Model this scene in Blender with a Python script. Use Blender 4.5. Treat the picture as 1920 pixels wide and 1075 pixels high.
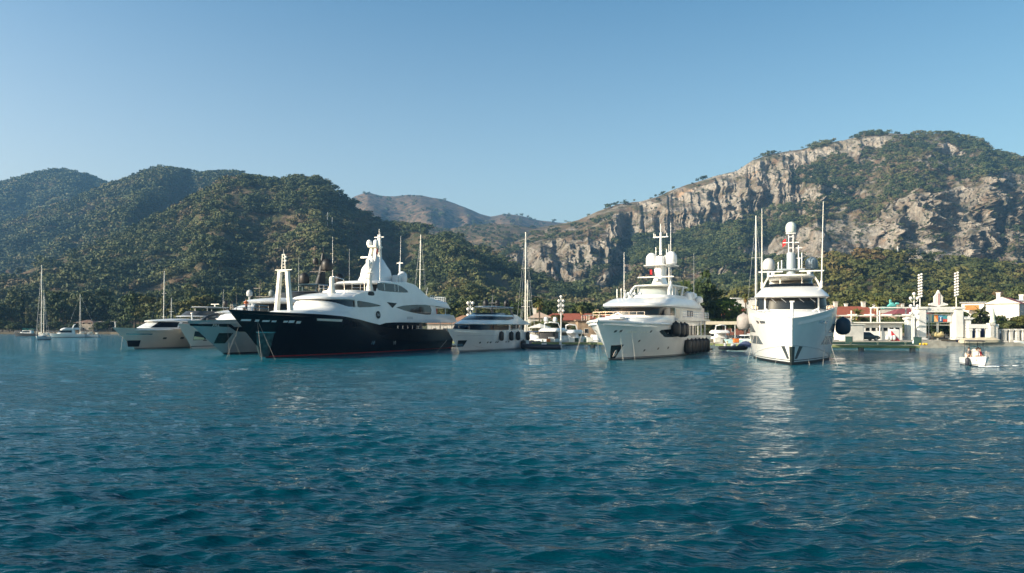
import bpy, bmesh, math, random
import numpy as np
from mathutils import Vector, Matrix
SC = bpy.context.scene
for _o in list(bpy.data.objects): bpy.data.objects.remove(_o)
R = math.radians
# ---------------------------------------------------------------- camera
CAM_H, F, HX, HY = 4.0, 1400.0, 960.0, 612.0      # metres, focal length and horizon in 1920x1075 pixels
cd = bpy.data.cameras.new('camera'); cam = bpy.data.objects.new('camera', cd)
SC.collection.objects.link(cam); SC.camera = cam
cam.location = (0, 0, CAM_H); cam.rotation_euler = (R(90), 0, 0)
cd.sensor_width = 36; cd.lens = 36 * F / 1920
cd.shift_y = (HY - 537.5) / 1920
cd.clip_start = 0.3; cd.clip_end = 20000
# ---------------------------------------------------------------- light
SUN_EL, SUN_AZ = 23.0, 23.0                       # elevation; degrees behind the camera plane, sun on the left
sdir = Vector((-math.cos(R(SUN_AZ)) * math.cos(R(SUN_EL)), -math.sin(R(SUN_AZ)) * math.cos(R(SUN_EL)), math.sin(R(SUN_EL))))
w = bpy.data.worlds.new('World'); SC.world = w; w.use_nodes = True
nt = w.node_tree; bg = nt.nodes['Background']
sky = nt.nodes.new('ShaderNodeTexSky'); sky.sky_type = 'NISHITA'; sky.sun_disc = False
sky.sun_elevation = R(SUN_EL)
sky.sun_rotation = math.atan2(sdir.x, sdir.y)      # clockwise from +Y
sky.air_density = 1.0; sky.dust_density = 3.5; sky.ozone_density = 2.5; sky.altitude = 0
tn = nt.nodes.new('ShaderNodeMix'); tn.data_type = 'RGBA'; tn.blend_type = 'MULTIPLY'; tn.inputs[0].default_value = 1
gc = nt.nodes.new('ShaderNodeTexCoord'); gs = nt.nodes.new('ShaderNodeSeparateXYZ'); gr = nt.nodes.new('ShaderNodeValToRGB')   # clearer, deeper blue air higher up
nt.links.new(gc.outputs['Generated'], gs.inputs[0]); nt.links.new(gs.outputs[2], gr.inputs[0])
ge = gr.color_ramp.elements; ge[0].position = 0.05; ge[0].color = (1.55, 1.24, .98, 1); ge[1].position = .42; ge[1].color = (.54, .76, .80, 1); e3 = ge.new(.62); e3.color = (.05, .22, .34, 1)
t2 = nt.nodes.new('ShaderNodeMix'); t2.data_type = 'RGBA'; t2.blend_type = 'MULTIPLY'; t2.inputs[0].default_value = 1      # sea haze brightens the sky towards the west
gx = nt.nodes.new('ShaderNodeMapRange'); gx.inputs[1].default_value = -.6; gx.inputs[2].default_value = .6; nt.links.new(gs.outputs[0], gx.inputs[0])
xr = nt.nodes.new('ShaderNodeValToRGB'); xe = xr.color_ramp.elements; xe[0].color = (1.0, 1.0, .98, 1); xe[1].color = (.60, .74, .74, 1); nt.links.new(gx.outputs[0], xr.inputs[0])
nt.links.new(gr.outputs[0], t2.inputs[6]); nt.links.new(xr.outputs[0], t2.inputs[7])
nt.links.new(sky.outputs[0], tn.inputs[6]); nt.links.new(t2.outputs[2], tn.inputs[7]); nt.links.new(tn.outputs[2], bg.inputs[0]); bg.inputs[1].default_value = 0.15
sd = bpy.data.lights.new('sun', 'SUN'); sun = bpy.data.objects.new('sun', sd)
SC.collection.objects.link(sun)
sd.energy = 4.6; sd.angle = R(0.53); sd.color = (1.0, 0.87, 0.70)
sun.rotation_euler = sdir.to_track_quat('Z', 'Y').to_euler()
sun.location = (-100, -60, 80)
SC.view_settings.view_transform = 'Standard'; SC.view_settings.look = 'None'
SC.view_settings.gamma = 1; SC.view_settings.exposure = 0.85
SC.render.engine = 'CYCLES'; SC.cycles.use_denoising = True
SC.cycles.max_bounces = 6; SC.cycles.diffuse_bounces = 2; SC.cycles.glossy_bounces = 3
SC.cycles.transmission_bounces = 4; SC.cycles.volume_bounces = 0; SC.cycles.transparent_max_bounces = 8
SC.cycles.caustics_reflective = False; SC.cycles.caustics_refractive = False
COL = SC.collection
rng = np.random.default_rng(7); random.seed(7)
def at(px, py, Y): return Vector(((px - HX) / F * Y, Y, CAM_H + (HY - py) / F * Y))
# ---------------------------------------------------------------- materials
def srgb(r, g, b):
    f = lambda c: ((c / 255) / 12.92) if c < 10.3 else (((c / 255) + .055) / 1.055) ** 2.4
    return (f(r), f(g), f(b), 1)
MATS = {}
def mat(name, col, rough=0.5, metal=0.0, spec=0.5, noise=0.0, nscale=1.0, bump=0.0, bscale=4.0, coat=0.0, alpha=None, trans=0.0, stretch=(1, 1, 1), emit=None):
    if name in MATS: return MATS[name]
    m = bpy.data.materials.new(name); m.use_nodes = True; MATS[name] = m
    t = m.node_tree; p = t.nodes['Principled BSDF']
    c = tuple(col[:3]) + (1,)
    p.inputs['Base Color'].default_value = c; p.inputs['Roughness'].default_value = rough
    p.inputs['Metallic'].default_value = metal; p.inputs['Specular IOR Level'].default_value = spec
    p.inputs['Coat Weight'].default_value = coat; p.inputs['Transmission Weight'].default_value = trans
    if noise or bump:
        tc = t.nodes.new('ShaderNodeTexCoord'); mp = t.nodes.new('ShaderNodeMapping'); mp.inputs['Scale'].default_value = stretch
        t.links.new(tc.outputs['Object'], mp.inputs[0])
    if noise:
        n = t.nodes.new('ShaderNodeTexNoise'); n.inputs['Scale'].default_value = nscale; n.inputs['Detail'].default_value = 6
        t.links.new(mp.outputs[0], n.inputs[0])
        rp = t.nodes.new('ShaderNodeValToRGB'); e = rp.color_ramp.elements
        e[0].position = 0.3; e[1].position = 0.7
        e[0].color = tuple(max(0, v * (1 - noise)) for v in c[:3]) + (1,); e[1].color = tuple(min(1, v * (1 + noise * .6)) for v in c[:3]) + (1,)
        t.links.new(n.outputs[0], rp.inputs[0]); t.links.new(rp.outputs[0], p.inputs['Base Color'])
    if bump:
        n2 = t.nodes.new('ShaderNodeTexNoise'); n2.inputs['Scale'].default_value = bscale; n2.inputs['Detail'].default_value = 4
        t.links.new(mp.outputs[0], n2.inputs[0])
        b = t.nodes.new('ShaderNodeBump'); b.inputs['Strength'].default_value = bump; b.inputs['Distance'].default_value = 0.1
        t.links.new(n2.outputs[0], b.inputs['Height']); t.links.new(b.outputs[0], p.inputs['Normal'])
    if emit: p.inputs['Emission Color'].default_value = c; p.inputs['Emission Strength'].default_value = emit
    return m
# ---------------------------------------------------------------- object helpers
def tag(o, label=None, cat=None, group=None, kind=None):
    if label: o['label'] = label
    if cat: o['category'] = cat
    if group: o['group'] = group
    if kind: o['kind'] = kind
    return o
def empty(name, loc=(0, 0, 0), rz=0, label=None, cat=None, group=None, parent=None):
    o = bpy.data.objects.new(name, None); COL.objects.link(o); o.location = loc; o.rotation_euler = (0, 0, rz)
    o.empty_display_size = 0.3
    if parent: o.parent = parent
    return tag(o, label, cat, group)
def mesh_np(name, V, Fq, mats, mi=None, smooth=False, parent=None, cols=None):
    """V (n,3); Fq (m,3|4) arrays"""
    V = np.asarray(V, dtype=np.float32); Fq = np.asarray(Fq, dtype=np.int32)
    me = bpy.data.meshes.new(name); k = Fq.shape[1]
    me.vertices.add(len(V)); me.vertices.foreach_set('co', V.ravel())
    me.loops.add(Fq.size); me.loops.foreach_set('vertex_index', Fq.ravel())
    me.polygons.add(len(Fq)); me.polygons.foreach_set('loop_start', np.arange(0, Fq.size, k, dtype=np.int32))
    me.polygons.foreach_set('loop_total', np.full(len(Fq), k, dtype=np.int32))
    if mi is not None: me.polygons.foreach_set('material_index', np.asarray(mi, dtype=np.int32))
    me.polygons.foreach_set('use_smooth', np.full(len(Fq), smooth, dtype=bool))
    for m in (mats if isinstance(mats, (list, tuple)) else [mats]): me.materials.append(m)
    if cols is not None:
        a = me.color_attributes.new('tint', 'FLOAT_COLOR', 'POINT')
        c = np.ones((len(V), 4), dtype=np.float32); c[:, :cols.shape[1]] = cols; a.data.foreach_set('color', c.ravel())
    me.update(calc_edges=True)
    o = bpy.data.objects.new(name, me); COL.objects.link(o)
    if parent: o.parent = parent
    return o
def copy_tree(o, parent=None):
    c = o.copy(); COL.objects.link(c)
    if parent: c.parent = parent
    for ch in o.children: copy_tree(ch, c)
    return c
class MB:
    """collects shapes into one mesh"""
    def __init__(s): s.v = []; s.f = []; s.m = []; s.sm = []
    def add(s, vs, fs, m=0, smooth=False):
        b = len(s.v); s.v += [tuple(p) for p in vs]; s.f += [tuple(i + b for i in f) for f in fs]
        s.m += [m] * len(fs); s.sm += [smooth] * len(fs); return s
    def box(s, c, d, m=0, rz=0, bev=0.0, top=None):
        x, y, z = d[0] / 2, d[1] / 2, d[2] / 2; tx, ty = (x, y) if top is None else (top[0] / 2, top[1] / 2)
        if bev <= 0:
            P = [(-x, -y, -z), (x, -y, -z), (x, y, -z), (-x, y, -z), (-tx, -ty, z), (tx, -ty, z), (tx, ty, z), (-tx, ty, z)]
            Fs = [(0, 3, 2, 1), (4, 5, 6, 7), (0, 1, 5, 4), (1, 2, 6, 5), (2, 3, 7, 6), (3, 0, 4, 7)]
        else:
            b = min(bev, x * .9, y * .9, z * .9); P = []; Fs = []
            def ring(X, Y, Z, bb): return [(-X + bb, -Y, Z), (X - bb, -Y, Z), (X, -Y + bb, Z), (X, Y - bb, Z), (X - bb, Y, Z), (-X + bb, Y, Z), (-X, Y - bb, Z), (-X, -Y + bb, Z)]
            P = ring(x - b, y - b, -z, b * .4) + ring(x, y, -z + b, b) + ring(tx, ty, z - b, b) + ring(tx - b, ty - b, z, b * .4)
            for r in range(3):
                for i in range(8): Fs.append((r * 8 + i, r * 8 + (i + 1) % 8, r * 8 + 8 + (i + 1) % 8, r * 8 + 8 + i))
            Fs.append(tuple(range(7, -1, -1))); Fs.append(tuple(range(24, 32)))
        ca, sa = math.cos(rz), math.sin(rz)
        return s.add([(c[0] + p[0] * ca - p[1] * sa, c[1] + p[0] * sa + p[1] * ca, c[2] + p[2]) for p in P], Fs, m)
    def tube(s, pts, r, n=8, m=0, caps=True, smooth=True):
        pts = [Vector(p) for p in pts]; rs = r if isinstance(r, (list, tuple)) else [r] * len(pts); V = []; Fs = []
        up = None
        for i, p in enumerate(pts):
            t = (pts[min(i + 1, len(pts) - 1)] - pts[max(i - 1, 0)]).normalized()
            if up is None: up = Vector((0, 0, 1)) if abs(t.z) < .9 else Vector((1, 0, 0))
            a = t.cross(up).normalized(); b = a.cross(t).normalized(); up = b
            for k in range(n):
                th = 2 * math.pi * k / n; V.append(p + (a * math.cos(th) + b * math.sin(th)) * rs[i])
        for i in range(len(pts) - 1):
            for k in range(n): Fs.append((i * n + k, i * n + (k + 1) % n, i * n + n + (k + 1) % n, i * n + n + k))
        s.add(V, Fs, m, smooth)
        if caps: s.add([V[k] for k in range(n)], [tuple(range(n))], m); s.add([V[-n + k] for k in range(n)], [tuple(range(n - 1, -1, -1))], m)
        return s
    def lathe(s, prof, c=(0, 0, 0), n=16, m=0, smooth=True, sx=1, sy=1):
        V = []; Fs = []
        for (r, z) in prof:
            for k in range(n):
                th = 2 * math.pi * k / n; V.append((c[0] + r * math.cos(th) * sx, c[1] + r * math.sin(th) * sy, c[2] + z))
        for i in range(len(prof) - 1):
            for k in range(n): Fs.append((i * n + k, i * n + (k + 1) % n, i * n + n + (k + 1) % n, i * n + n + k))
        s.add(V, Fs, m, smooth)
        if prof[0][0] > 1e-3: s.add(V[:n], [tuple(range(n - 1, -1, -1))], m)
        if prof[-1][0] > 1e-3: s.add(V[-n:], [tuple(range(n))], m)
        return s
    def ball(s, c, r, n=12, m=0, sz=1.0):
        k = max(5, n // 2); pr = [(max(1e-4, r * math.sin(math.pi * i / k)), -r * sz * math.cos(math.pi * i / k)) for i in range(k + 1)]
        return s.lathe(pr, c, n, m)
    def prism(s, poly, y0, y1, m=0, axis='y', smooth=False):
        """poly of (a,b): axis y -> (x,z), axis z -> (x,y), axis x -> (y,z)"""
        def P(a, b, t): return (a, t, b) if axis == 'y' else ((a, b, t) if axis == 'z' else (t, a, b))
        n = len(poly); V = [P(a, b, y0) for a, b in poly] + [P(a, b, y1) for a, b in poly]
        Fs = [(i, (i + 1) % n, n + (i + 1) % n, n + i) for i in range(n)] + [tuple(range(n - 1, -1, -1)), tuple(range(n, 2 * n))]
        return s.add(V, Fs, m, smooth)
    def loft(s, rings, m=0, smooth=True, close=True, cap0=True, cap1=True):
        n = len(rings[0]); V = [p for r in rings for p in r]; Fs = []
        for i in range(len(rings) - 1):
            for k in range(n if close else n - 1): Fs.append((i * n + k, i * n + (k + 1) % n, i * n + n + (k + 1) % n, i * n + n + k))
        s.add(V, Fs, m, smooth)
        if cap0: s.add(rings[0], [tuple(range(n - 1, -1, -1))], m)
        if cap1: s.add(rings[-1], [tuple(range(n))], m)
        return s
    def build(s, name, mats, parent=None, loc=None, fix=True):
        me = bpy.data.meshes.new(name); me.from_pydata(s.v, [], s.f)
        for mm in (mats if isinstance(mats, (list, tuple)) else [mats]): me.materials.append(mm)
        me.polygons.foreach_set('material_index', s.m); me.polygons.foreach_set('use_smooth', s.sm)
        if fix:
            bm = bmesh.new(); bm.from_mesh(me); bmesh.ops.remove_doubles(bm, verts=bm.verts, dist=1e-4)
            bmesh.ops.recalc_face_normals(bm, faces=bm.faces); bm.to_mesh(me); bm.free()
            if any(s.sm): me.set_sharp_from_angle(angle=R(42))
        me.update()
        o = bpy.data.objects.new(name, me); COL.objects.link(o)
        if parent: o.parent = parent
        if loc: o.location = loc
        return o
# ---------------------------------------------------------------- noise
_perm = rng.permutation(4096); _val = rng.random(4096).astype(np.float32)
def _h(ix, iy, seed): return _val[_perm[(_perm[(ix + seed * 131) & 4095] + iy) & 4095]]
def vnoise(x, y, seed=0):
    x0 = np.floor(x).astype(np.int64); y0 = np.floor(y).astype(np.int64); fx = x - x0; fy = y - y0
    fx = fx * fx * fx * (fx * (fx * 6 - 15) + 10); fy = fy * fy * fy * (fy * (fy * 6 - 15) + 10)
    a = _h(x0, y0, seed); b = _h(x0 + 1, y0, seed); c = _h(x0, y0 + 1, seed); d = _h(x0 + 1, y0 + 1, seed)
    return (a * (1 - fx) + b * fx) * (1 - fy) + (c * (1 - fx) + d * fx) * fy - 0.5
def fbm(x, y, oct=5, seed=0, gain=0.5, ridge=False):
    s = 0; a = 1.0; tot = 0
    for k in range(oct):
        n = vnoise(x, y, seed + k * 7)
        s = s + a * ((0.5 - 2 * np.abs(n)) if ridge else n); tot += a; a *= gain
        x, y = x * 1.93 + y * .37 + 3.1, y * 1.93 - x * .37 + 7.7
    return s / tot * 2
# ================================================================ WATER
def build_water():
    m = bpy.data.materials.new('sea_water'); m.use_nodes = True; t = m.node_tree; p = t.nodes['Principled BSDF']
    p.inputs['Base Color'].default_value = (0.0, 0.040, 0.062, 1); p.inputs['Specular IOR Level'].default_value = .65; p.inputs['Specular Tint'].default_value = (.5, .9, 1, 1); p.inputs['Roughness'].default_value = 0.07; p.inputs['IOR'].default_value = 1.333
    tc = t.nodes.new('ShaderNodeTexCoord'); last = None; h = None
    for sc, st, amp in ((0.55, (.5, 2.0, 1), 0.20), (1.7, (.5, 2.0, 1), 0.10), (4.2, (.55, 1.9, 1), 0.050), (13.0, (.7, 1.7, 1), 0.013)):
        mp = t.nodes.new('ShaderNodeMapping'); mp.inputs['Scale'].default_value = st; mp.inputs['Rotation'].default_value = (0, 0, 0.35 - sc * .05)
        t.links.new(tc.outputs['Object'], mp.inputs[0])
        n = t.nodes.new('ShaderNodeTexNoise'); n.inputs['Scale'].default_value = sc; n.inputs['Detail'].default_value = 2; n.inputs['Roughness'].default_value = .5
        t.links.new(mp.outputs[0], n.inputs[0])
        mu = t.nodes.new('ShaderNodeMath'); mu.operation = 'MULTIPLY'; mu.inputs[1].default_value = amp; t.links.new(n.outputs[0], mu.inputs[0])
        if h is None: h = mu
        else:
            ad = t.nodes.new('ShaderNodeMath'); ad.operation = 'ADD'; t.links.new(h.outputs[0], ad.inputs[0]); t.links.new(mu.outputs[0], ad.inputs[1]); h = ad
    b = t.nodes.new('ShaderNodeBump'); b.inputs['Strength'].default_value = 1.0
    at_ = t.nodes.new('ShaderNodeAttribute'); at_.attribute_name = 'tint'; t.links.new(at_.outputs['Color'], b.inputs['Distance'])
    t.links.new(h.outputs[0], b.inputs['Height']); t.links.new(b.outputs[0], p.inputs['Normal'])
    sx = t.nodes.new('ShaderNodeSeparateXYZ'); t.links.new(tc.outputs['Object'], sx.inputs[0])                      # base colour painted paler with distance, standing in for sky reflected on far water
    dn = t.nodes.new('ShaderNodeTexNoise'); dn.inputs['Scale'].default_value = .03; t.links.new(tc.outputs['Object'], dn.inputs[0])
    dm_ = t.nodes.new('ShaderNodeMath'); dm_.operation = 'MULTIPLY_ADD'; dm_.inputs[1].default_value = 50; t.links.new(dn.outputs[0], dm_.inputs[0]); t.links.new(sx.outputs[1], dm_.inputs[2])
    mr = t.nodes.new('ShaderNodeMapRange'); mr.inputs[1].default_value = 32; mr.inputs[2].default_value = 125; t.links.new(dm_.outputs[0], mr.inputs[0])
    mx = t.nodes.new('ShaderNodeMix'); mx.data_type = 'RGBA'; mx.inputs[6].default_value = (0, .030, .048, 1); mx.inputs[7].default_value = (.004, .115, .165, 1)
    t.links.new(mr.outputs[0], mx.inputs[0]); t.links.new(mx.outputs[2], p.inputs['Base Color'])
    # rows: fan grid, fine close to the camera
    pys = np.concatenate([np.arange(1500, 1110, -6.0), np.arange(1110, 700, -0.85), np.arange(700, 640, -0.6), np.arange(640, 613.2, -1.0), [612.6, 612.35]])
    Yr = np.concatenate([np.linspace(-60, 6, 50), CAM_H * F / (pys - HY)]); dY = np.gradient(Yr)
    u = np.concatenate([np.linspace(-1.6, -.74, 60)[:-1], np.linspace(-.74, .74, 1150), np.linspace(.74, 1.6, 60)[1:]])
    Y, U = np.meshgrid(Yr, u, indexing='ij'); Ye = np.maximum(Y, 6.3); X = np.clip(U, -.74, .74) * Ye + (U - np.clip(U, -.74, .74)) * np.maximum(Ye, 110); D = np.repeat(np.abs(dY)[:, None], len(u), 1)
    Z = np.zeros_like(X); OX = np.zeros_like(X); OY = np.zeros_like(X)
    g = np.random.default_rng(3); N = 110
    lam = np.exp(g.uniform(math.log(0.30), math.log(6.5), N)); main = R(-78)
    for L in lam:
        th = main + g.normal(0, .40); k = 2 * math.pi / L; kx, ky = math.cos(th) * k, math.sin(th) * k
        a = 0.0053 * L ** 0.85 * g.uniform(.5, 1.3)
        if L > 1.0: a *= (1.0 / L) ** .62
        att = np.clip((L / np.maximum(D * (.3 + .7 * abs(math.sin(th))), Y * .0014 + np.maximum(np.abs(U) - .742, 0) * 1e3) - 2.2) / 3, 0, 1)
        ph = kx * X + ky * Y + g.uniform(0, 6.28); c = np.cos(ph); s_ = np.sin(ph)
        Z += a * att * c; OX -= a * att * s_ * math.cos(th) * .9; OY -= a * att * s_ * math.sin(th) * .9
    gust = 0.75 + 0.9 * np.clip(fbm(X / 16, Y / 16, 3, 5) + .3, 0, 1)
    Z *= gust; OX *= gust; OY *= gust
    V = np.stack([X + OX, Y + OY, Z], -1).reshape(-1, 3); nr, nc = X.shape
    i = np.arange(nr * nc).reshape(nr, nc); Fq = np.stack([i[:-1, :-1], i[:-1, 1:], i[1:, 1:], i[1:, :-1]], -1).reshape(-1, 4)
    lod = (1.05 + .3 * np.clip((Y - 30) / 90, 0, 1)).reshape(-1)
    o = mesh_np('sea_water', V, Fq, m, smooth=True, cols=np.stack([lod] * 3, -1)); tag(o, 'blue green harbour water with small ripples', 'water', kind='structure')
build_water()
# ================================================================ HILLS
def pl(pts, x):
    p = sorted(pts); return np.interp(x, [q[0] for q in p], [q[1] for q in p])
def inpoly(poly, x, y):
    c = np.zeros(x.shape, bool); n = len(poly)
    for i in range(n):
        x1, y1 = poly[i]; x2, y2 = poly[(i + 1) % n]
        if y1 == y2: continue
        c ^= ((y1 > y) != (y2 > y)) & (x < (x2 - x1) * (y - y1) / (y2 - y1) + x1)
    return c
def ground_mat(name, soil, scrub, rock, rock2):
    m = bpy.data.materials.new(name); m.use_nodes = True; t = m.node_tree; p = t.nodes['Principled BSDF']
    p.inputs['Roughness'].default_value = .95; p.inputs['Specular IOR Level'].default_value = .15
    at_ = t.nodes.new('ShaderNodeAttribute'); at_.attribute_name = 'tint'; sp = t.nodes.new('ShaderNodeSeparateColor'); t.links.new(at_.outputs['Color'], sp.inputs[0])
    tc = t.nodes.new('ShaderNodeTexCoord')
    def noise(sc, det=8, st=(1, 1, 1), rg=.6):
        mp = t.nodes.new('ShaderNodeMapping'); mp.inputs['Scale'].default_value = st; t.links.new(tc.outputs['Object'], mp.inputs[0])
        n = t.nodes.new('ShaderNodeTexNoise'); n.inputs['Scale'].default_value = sc; n.inputs['Detail'].default_value = det; n.inputs['Roughness'].default_value = rg
        t.links.new(mp.outputs[0], n.inputs[0]); return n.outputs[0]
    def ramp(src, a, b, ca, cb):
        r_ = t.nodes.new('ShaderNodeValToRGB'); e = r_.color_ramp.elements; e[0].position = a; e[1].position = b; e[0].color = ca; e[1].color = cb
        t.links.new(src, r_.inputs[0]); return r_.outputs[0]
    def mix(f, a, b):
        x = t.nodes.new('ShaderNodeMix'); x.data_type = 'RGBA'; t.links.new(f, x.inputs[0]); t.links.new(a, x.inputs[6]); t.links.new(b, x.inputs[7]); return x.outputs[2]
    base = ramp(noise(.045), .42, .58, soil, scrub)
    rk = ramp(noise(.14, 10, (1, 1, .45), .75), .38, .62, tuple(c * .42 for c in rock[:3]) + (1,), rock)
    rk = mix(ramp(noise(.016, 5), .60, .68, (0, 0, 0, 1), (1, 1, 1, 1)), rk, ramp(noise(.1, 6), .35, .6, tuple(c * .6 for c in rock2[:3]) + (1,), rock2))
    c = mix(sp.outputs[0], base, rk); t.links.new(c, p.inputs['Base Color'])
    b = t.nodes.new('ShaderNodeBump'); b.inputs['Strength'].default_value = .9; b.inputs['Distance'].default_value = 4.0
    t.links.new(noise(.16, 8, (1, 1, .5), .65), b.inputs['Height']); t.links.new(b.outputs[0], p.inputs['Normal'])
    return m
GM = ground_mat('hill_ground', (.115, .085, .055, 1), (.06, .066, .032, 1), (.36, .31, .25, 1), (.40, .26, .16, 1))
GB = ground_mat('dry_hill_ground', (.15, .105, .07, 1), (.075, .072, .036, 1), (.39, .35, .295, 1), (.42, .29, .19, 1))
GD = ground_mat('far_dry_ground', (.16, .105, .07, 1), (.06, .055, .036, 1), (.3, .26, .22, 1), (.26, .17, .12, 1))
FOREST = []          # (points, tree height array, species array, lod)
def hill(name, label, x0, x1, step, ridge, base, Yr, Yb, spurs=(), cliffs=(), rocks=(), amp=12, wl=120, gm=GM, roughc=10, back=True, seed=1, dens=0, th=(8, 12), lod=0, treemask=None, rowstep=None, dmin=.4, ledge=0):
    px = np.arange(x0, x1 + step, step, dtype=float); nr = int(260 / (rowstep or step) * 1.4)
    top = pl(ridge, px); bot = pl(base, px); yr = pl(Yr, px); yb = pl(Yb, px)
    s = np.linspace(0, 1, nr)[:, None]; PX = np.repeat(px[None, :], nr, 0); PY = bot + (top - bot) * s
    wx = PX + 26 * fbm(PX / 45, PY / 45, 4, seed + 50); wy = PY + 16 * fbm(PX / 40, PY / 40, 4, seed + 60)
    cm = np.zeros_like(PX); rm = np.zeros_like(PX)
    for c in cliffs: cm = np.maximum(cm, inpoly(c, wx, wy))
    for c in rocks: rm = np.maximum(rm, inpoly(c, wx, wy))
    rm = np.maximum(rm, cm)
    if ledge: lb = fbm((PX * .8 + PY * 1.1) / 60, (PY * 1.0 - PX * ledge) / 9, 3, seed + 70) + .35 * fbm(PX / 12, PY / 12, 3, seed + 71); cm = cm * (lb < .10); rm = rm * (1 - .5 * ((lb > .22) & (rm > 0)))
    wgt = np.where(cm > 0, .18, 1.0) * (1 + .5 * fbm(PX / 30, PY / 14, 3, seed + 9))
    wgt = np.clip(wgt, .08, 3); cs = np.cumsum(wgt, 0); cs = (cs - cs[:1]) / (cs[-1:] - cs[:1])
    Y = yb + (yr - yb) * cs
    for (pt, pb, wd, a) in spurs:       # pixel column at the top and at the bottom of the spur, width, metres it stands forward
        c = pb + (pt - pb) * s; q = np.abs(PX - c) / wd; Y = Y - a * np.exp(-q ** 1.6) * (4 * s * (1 - s)) ** .6
    X = (PX - HX) / F * Y; Z = CAM_H + (HY - PY) / F * Y
    k = np.clip(s * 8, 0, 1) * (.25 + .75 * np.clip((1 - s) * 5, 0, 1))
    n1 = fbm(X / wl, Y / wl + Z / wl, 6, seed, .52, ridge=True)
    Y2 = Y - amp * 1.6 * n1 * k; Z2 = Z + amp * .35 * fbm(X / (wl * .5), Y / (wl * .5), 5, seed + 3) * k
    fl = fbm(X / 24 + Z / 60, Z / 34 + Y / 90, 5, seed + 21, .62, ridge=True); fl2 = fbm(X / 45 + 5, Z / 30, 4, seed + 31, .55) + .35 * fbm(X / 9 + Z / 40, Z / 12, 3, seed + 33, .6, ridge=True)
    cmf = cm.copy()
    for _ in range(2): cmf = (cmf + np.roll(cmf, 1, 1) + np.roll(cmf, -1, 1) + np.roll(cmf, 1, 0) + np.roll(cmf, -1, 0)) / 5
    Y2 = Y2 - cmf * roughc * (fl * 1.3 + fl2 * 1.5) * k
    X2 = X + amp * .5 * fbm(Y / wl, X / wl * 1.3 + Z / 50, 4, seed + 13) * k * np.clip(1 - s, 0, 1)
    Z2 = np.where(s == 0, -6, Z2)
    rows = [np.stack([X2, Y2, Z2], -1)]; rmm = rm
    if back:
        ex = []
        for j, (dy, dz) in enumerate(((12, 2), (60, -12), (150, -50), (300, -140), (480, -260))):
            ex.append(np.stack([X2[-1] * (1 + dy / Y2[-1]), Y2[-1] + dy, np.maximum(Z2[-1] + dz * (Z2[-1] / 300 + .2) + amp * .4 * fbm(X2[-1] / wl, Y2[-1] * 0 + j, 4, seed + j), -6)], -1))
        rows.append(np.stack(ex)); rmm = np.concatenate([rm, np.zeros((5, len(px)))])
    P = np.concatenate(rows); nR, nC = P.shape[:2]
    i = np.arange(nR * nC).reshape(nR, nC); Fq = np.stack([i[:-1, :-1], i[:-1, 1:], i[1:, 1:], i[1:, :-1]], -1).reshape(-1, 4)
    if ledge:
        oc = fbm(P[..., 0] / 22, P[..., 1] / 22 + P[..., 2] / 14, 4, seed + 91, .6); rmm = np.maximum(rmm, np.clip((oc - .10) * 6, 0, .9) * (P[..., 2] > 60))
    rfe = rmm * np.clip(.75 + 1.2 * fbm(P[..., 0] / 30, P[..., 1] / 30 + P[..., 2] / 30, 4, seed + 77), 0, 1)
    cols = np.stack([rfe, rmm, rmm], -1).reshape(-1, 3)
    o = mesh_np(name, P.reshape(-1, 3), Fq, gm, smooth=True, cols=cols); tag(o, label, 'hill', kind='structure')
    if dens:
        Q = P[:nr + (2 if back else 0)]; e1 = Q[1:, :-1] - Q[:-1, :-1]; e2 = Q[:-1, 1:] - Q[:-1, :-1]
        ar = np.abs(e1[..., 0] * e2[..., 1] - e1[..., 1] * e2[..., 0])          # plan area
        ar = np.minimum(ar, np.percentile(ar, 99)); sx = np.minimum(PX.shape[0], ar.shape[0])
        dm = np.ones_like(ar); cl = fbm(Q[:-1, :-1, 0] / 70, Q[:-1, :-1, 1] / 70, 4, seed + 40); dm *= np.clip(.78 + cl * 2.4, dmin, 1)
        if treemask is not None:
            tm = treemask(PX, PY, rm, wx, wy); tm = np.concatenate([tm, np.repeat(tm[-1:], Q.shape[0] - nr, 0)]); dm *= tm[:-1, :-1]
        pr = (ar * dm).ravel(); tot = pr.sum(); n = int(tot * dens); pr = pr / tot
        g = np.random.default_rng(seed + 100); idx = g.choice(len(pr), n, p=pr); r0, c0 = np.unravel_index(idx, ar.shape)
        a, b = g.random(n)[:, None], g.random(n)[:, None]
        pts = Q[r0, c0] + a * e1[r0, c0] + b * e2[r0, c0]
        keep = pts[:, 2] > 1.5; pts = pts[keep]
        rk = np.concatenate([rm, rm[-1:], rm[-1:]])[np.minimum(r0, nr - 1), c0][keep]
        h = g.uniform(th[0], th[1], len(pts)) * np.where(rk > 0, .5, 1) * g.choice([1, 1, 1, .6], len(pts))
        FOREST.append([name, label, pts, h, lod, seed])
    return P
RIDGE_C = [(-500, 600), (-100, 560), (0, 535), (100, 497), (200, 462), (300, 415), (370, 370), (420, 347), (470, 340), (520, 347), (560, 338), (590, 341), (620, 353), (650, 376), (700, 413), (745, 432), (800, 437), (860, 455), (900, 475), (950, 500), (1000, 528), (1060, 546), (1150, 560), (1260, 572), (1420, 590)]
hill('far_left_hill', 'blue hazy forested hill farthest at the left', -300, 560, 2.5, [(-300, 400), (-100, 372), (0, 352), (45, 338), (75, 330), (120, 325), (160, 333), (200, 349), (240, 368), (330, 410), (560, 490)],
     [(-300, 560), (560, 560)], [(-300, 2300), (560, 2500)], [(-300, 1700), (560, 1700)], spurs=[(120, 180, 60, 260), (20, 0, 50, 150), (230, 300, 40, 200)], amp=48, wl=330, seed=2, dens=.018, th=(14, 20), lod=2)
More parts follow.
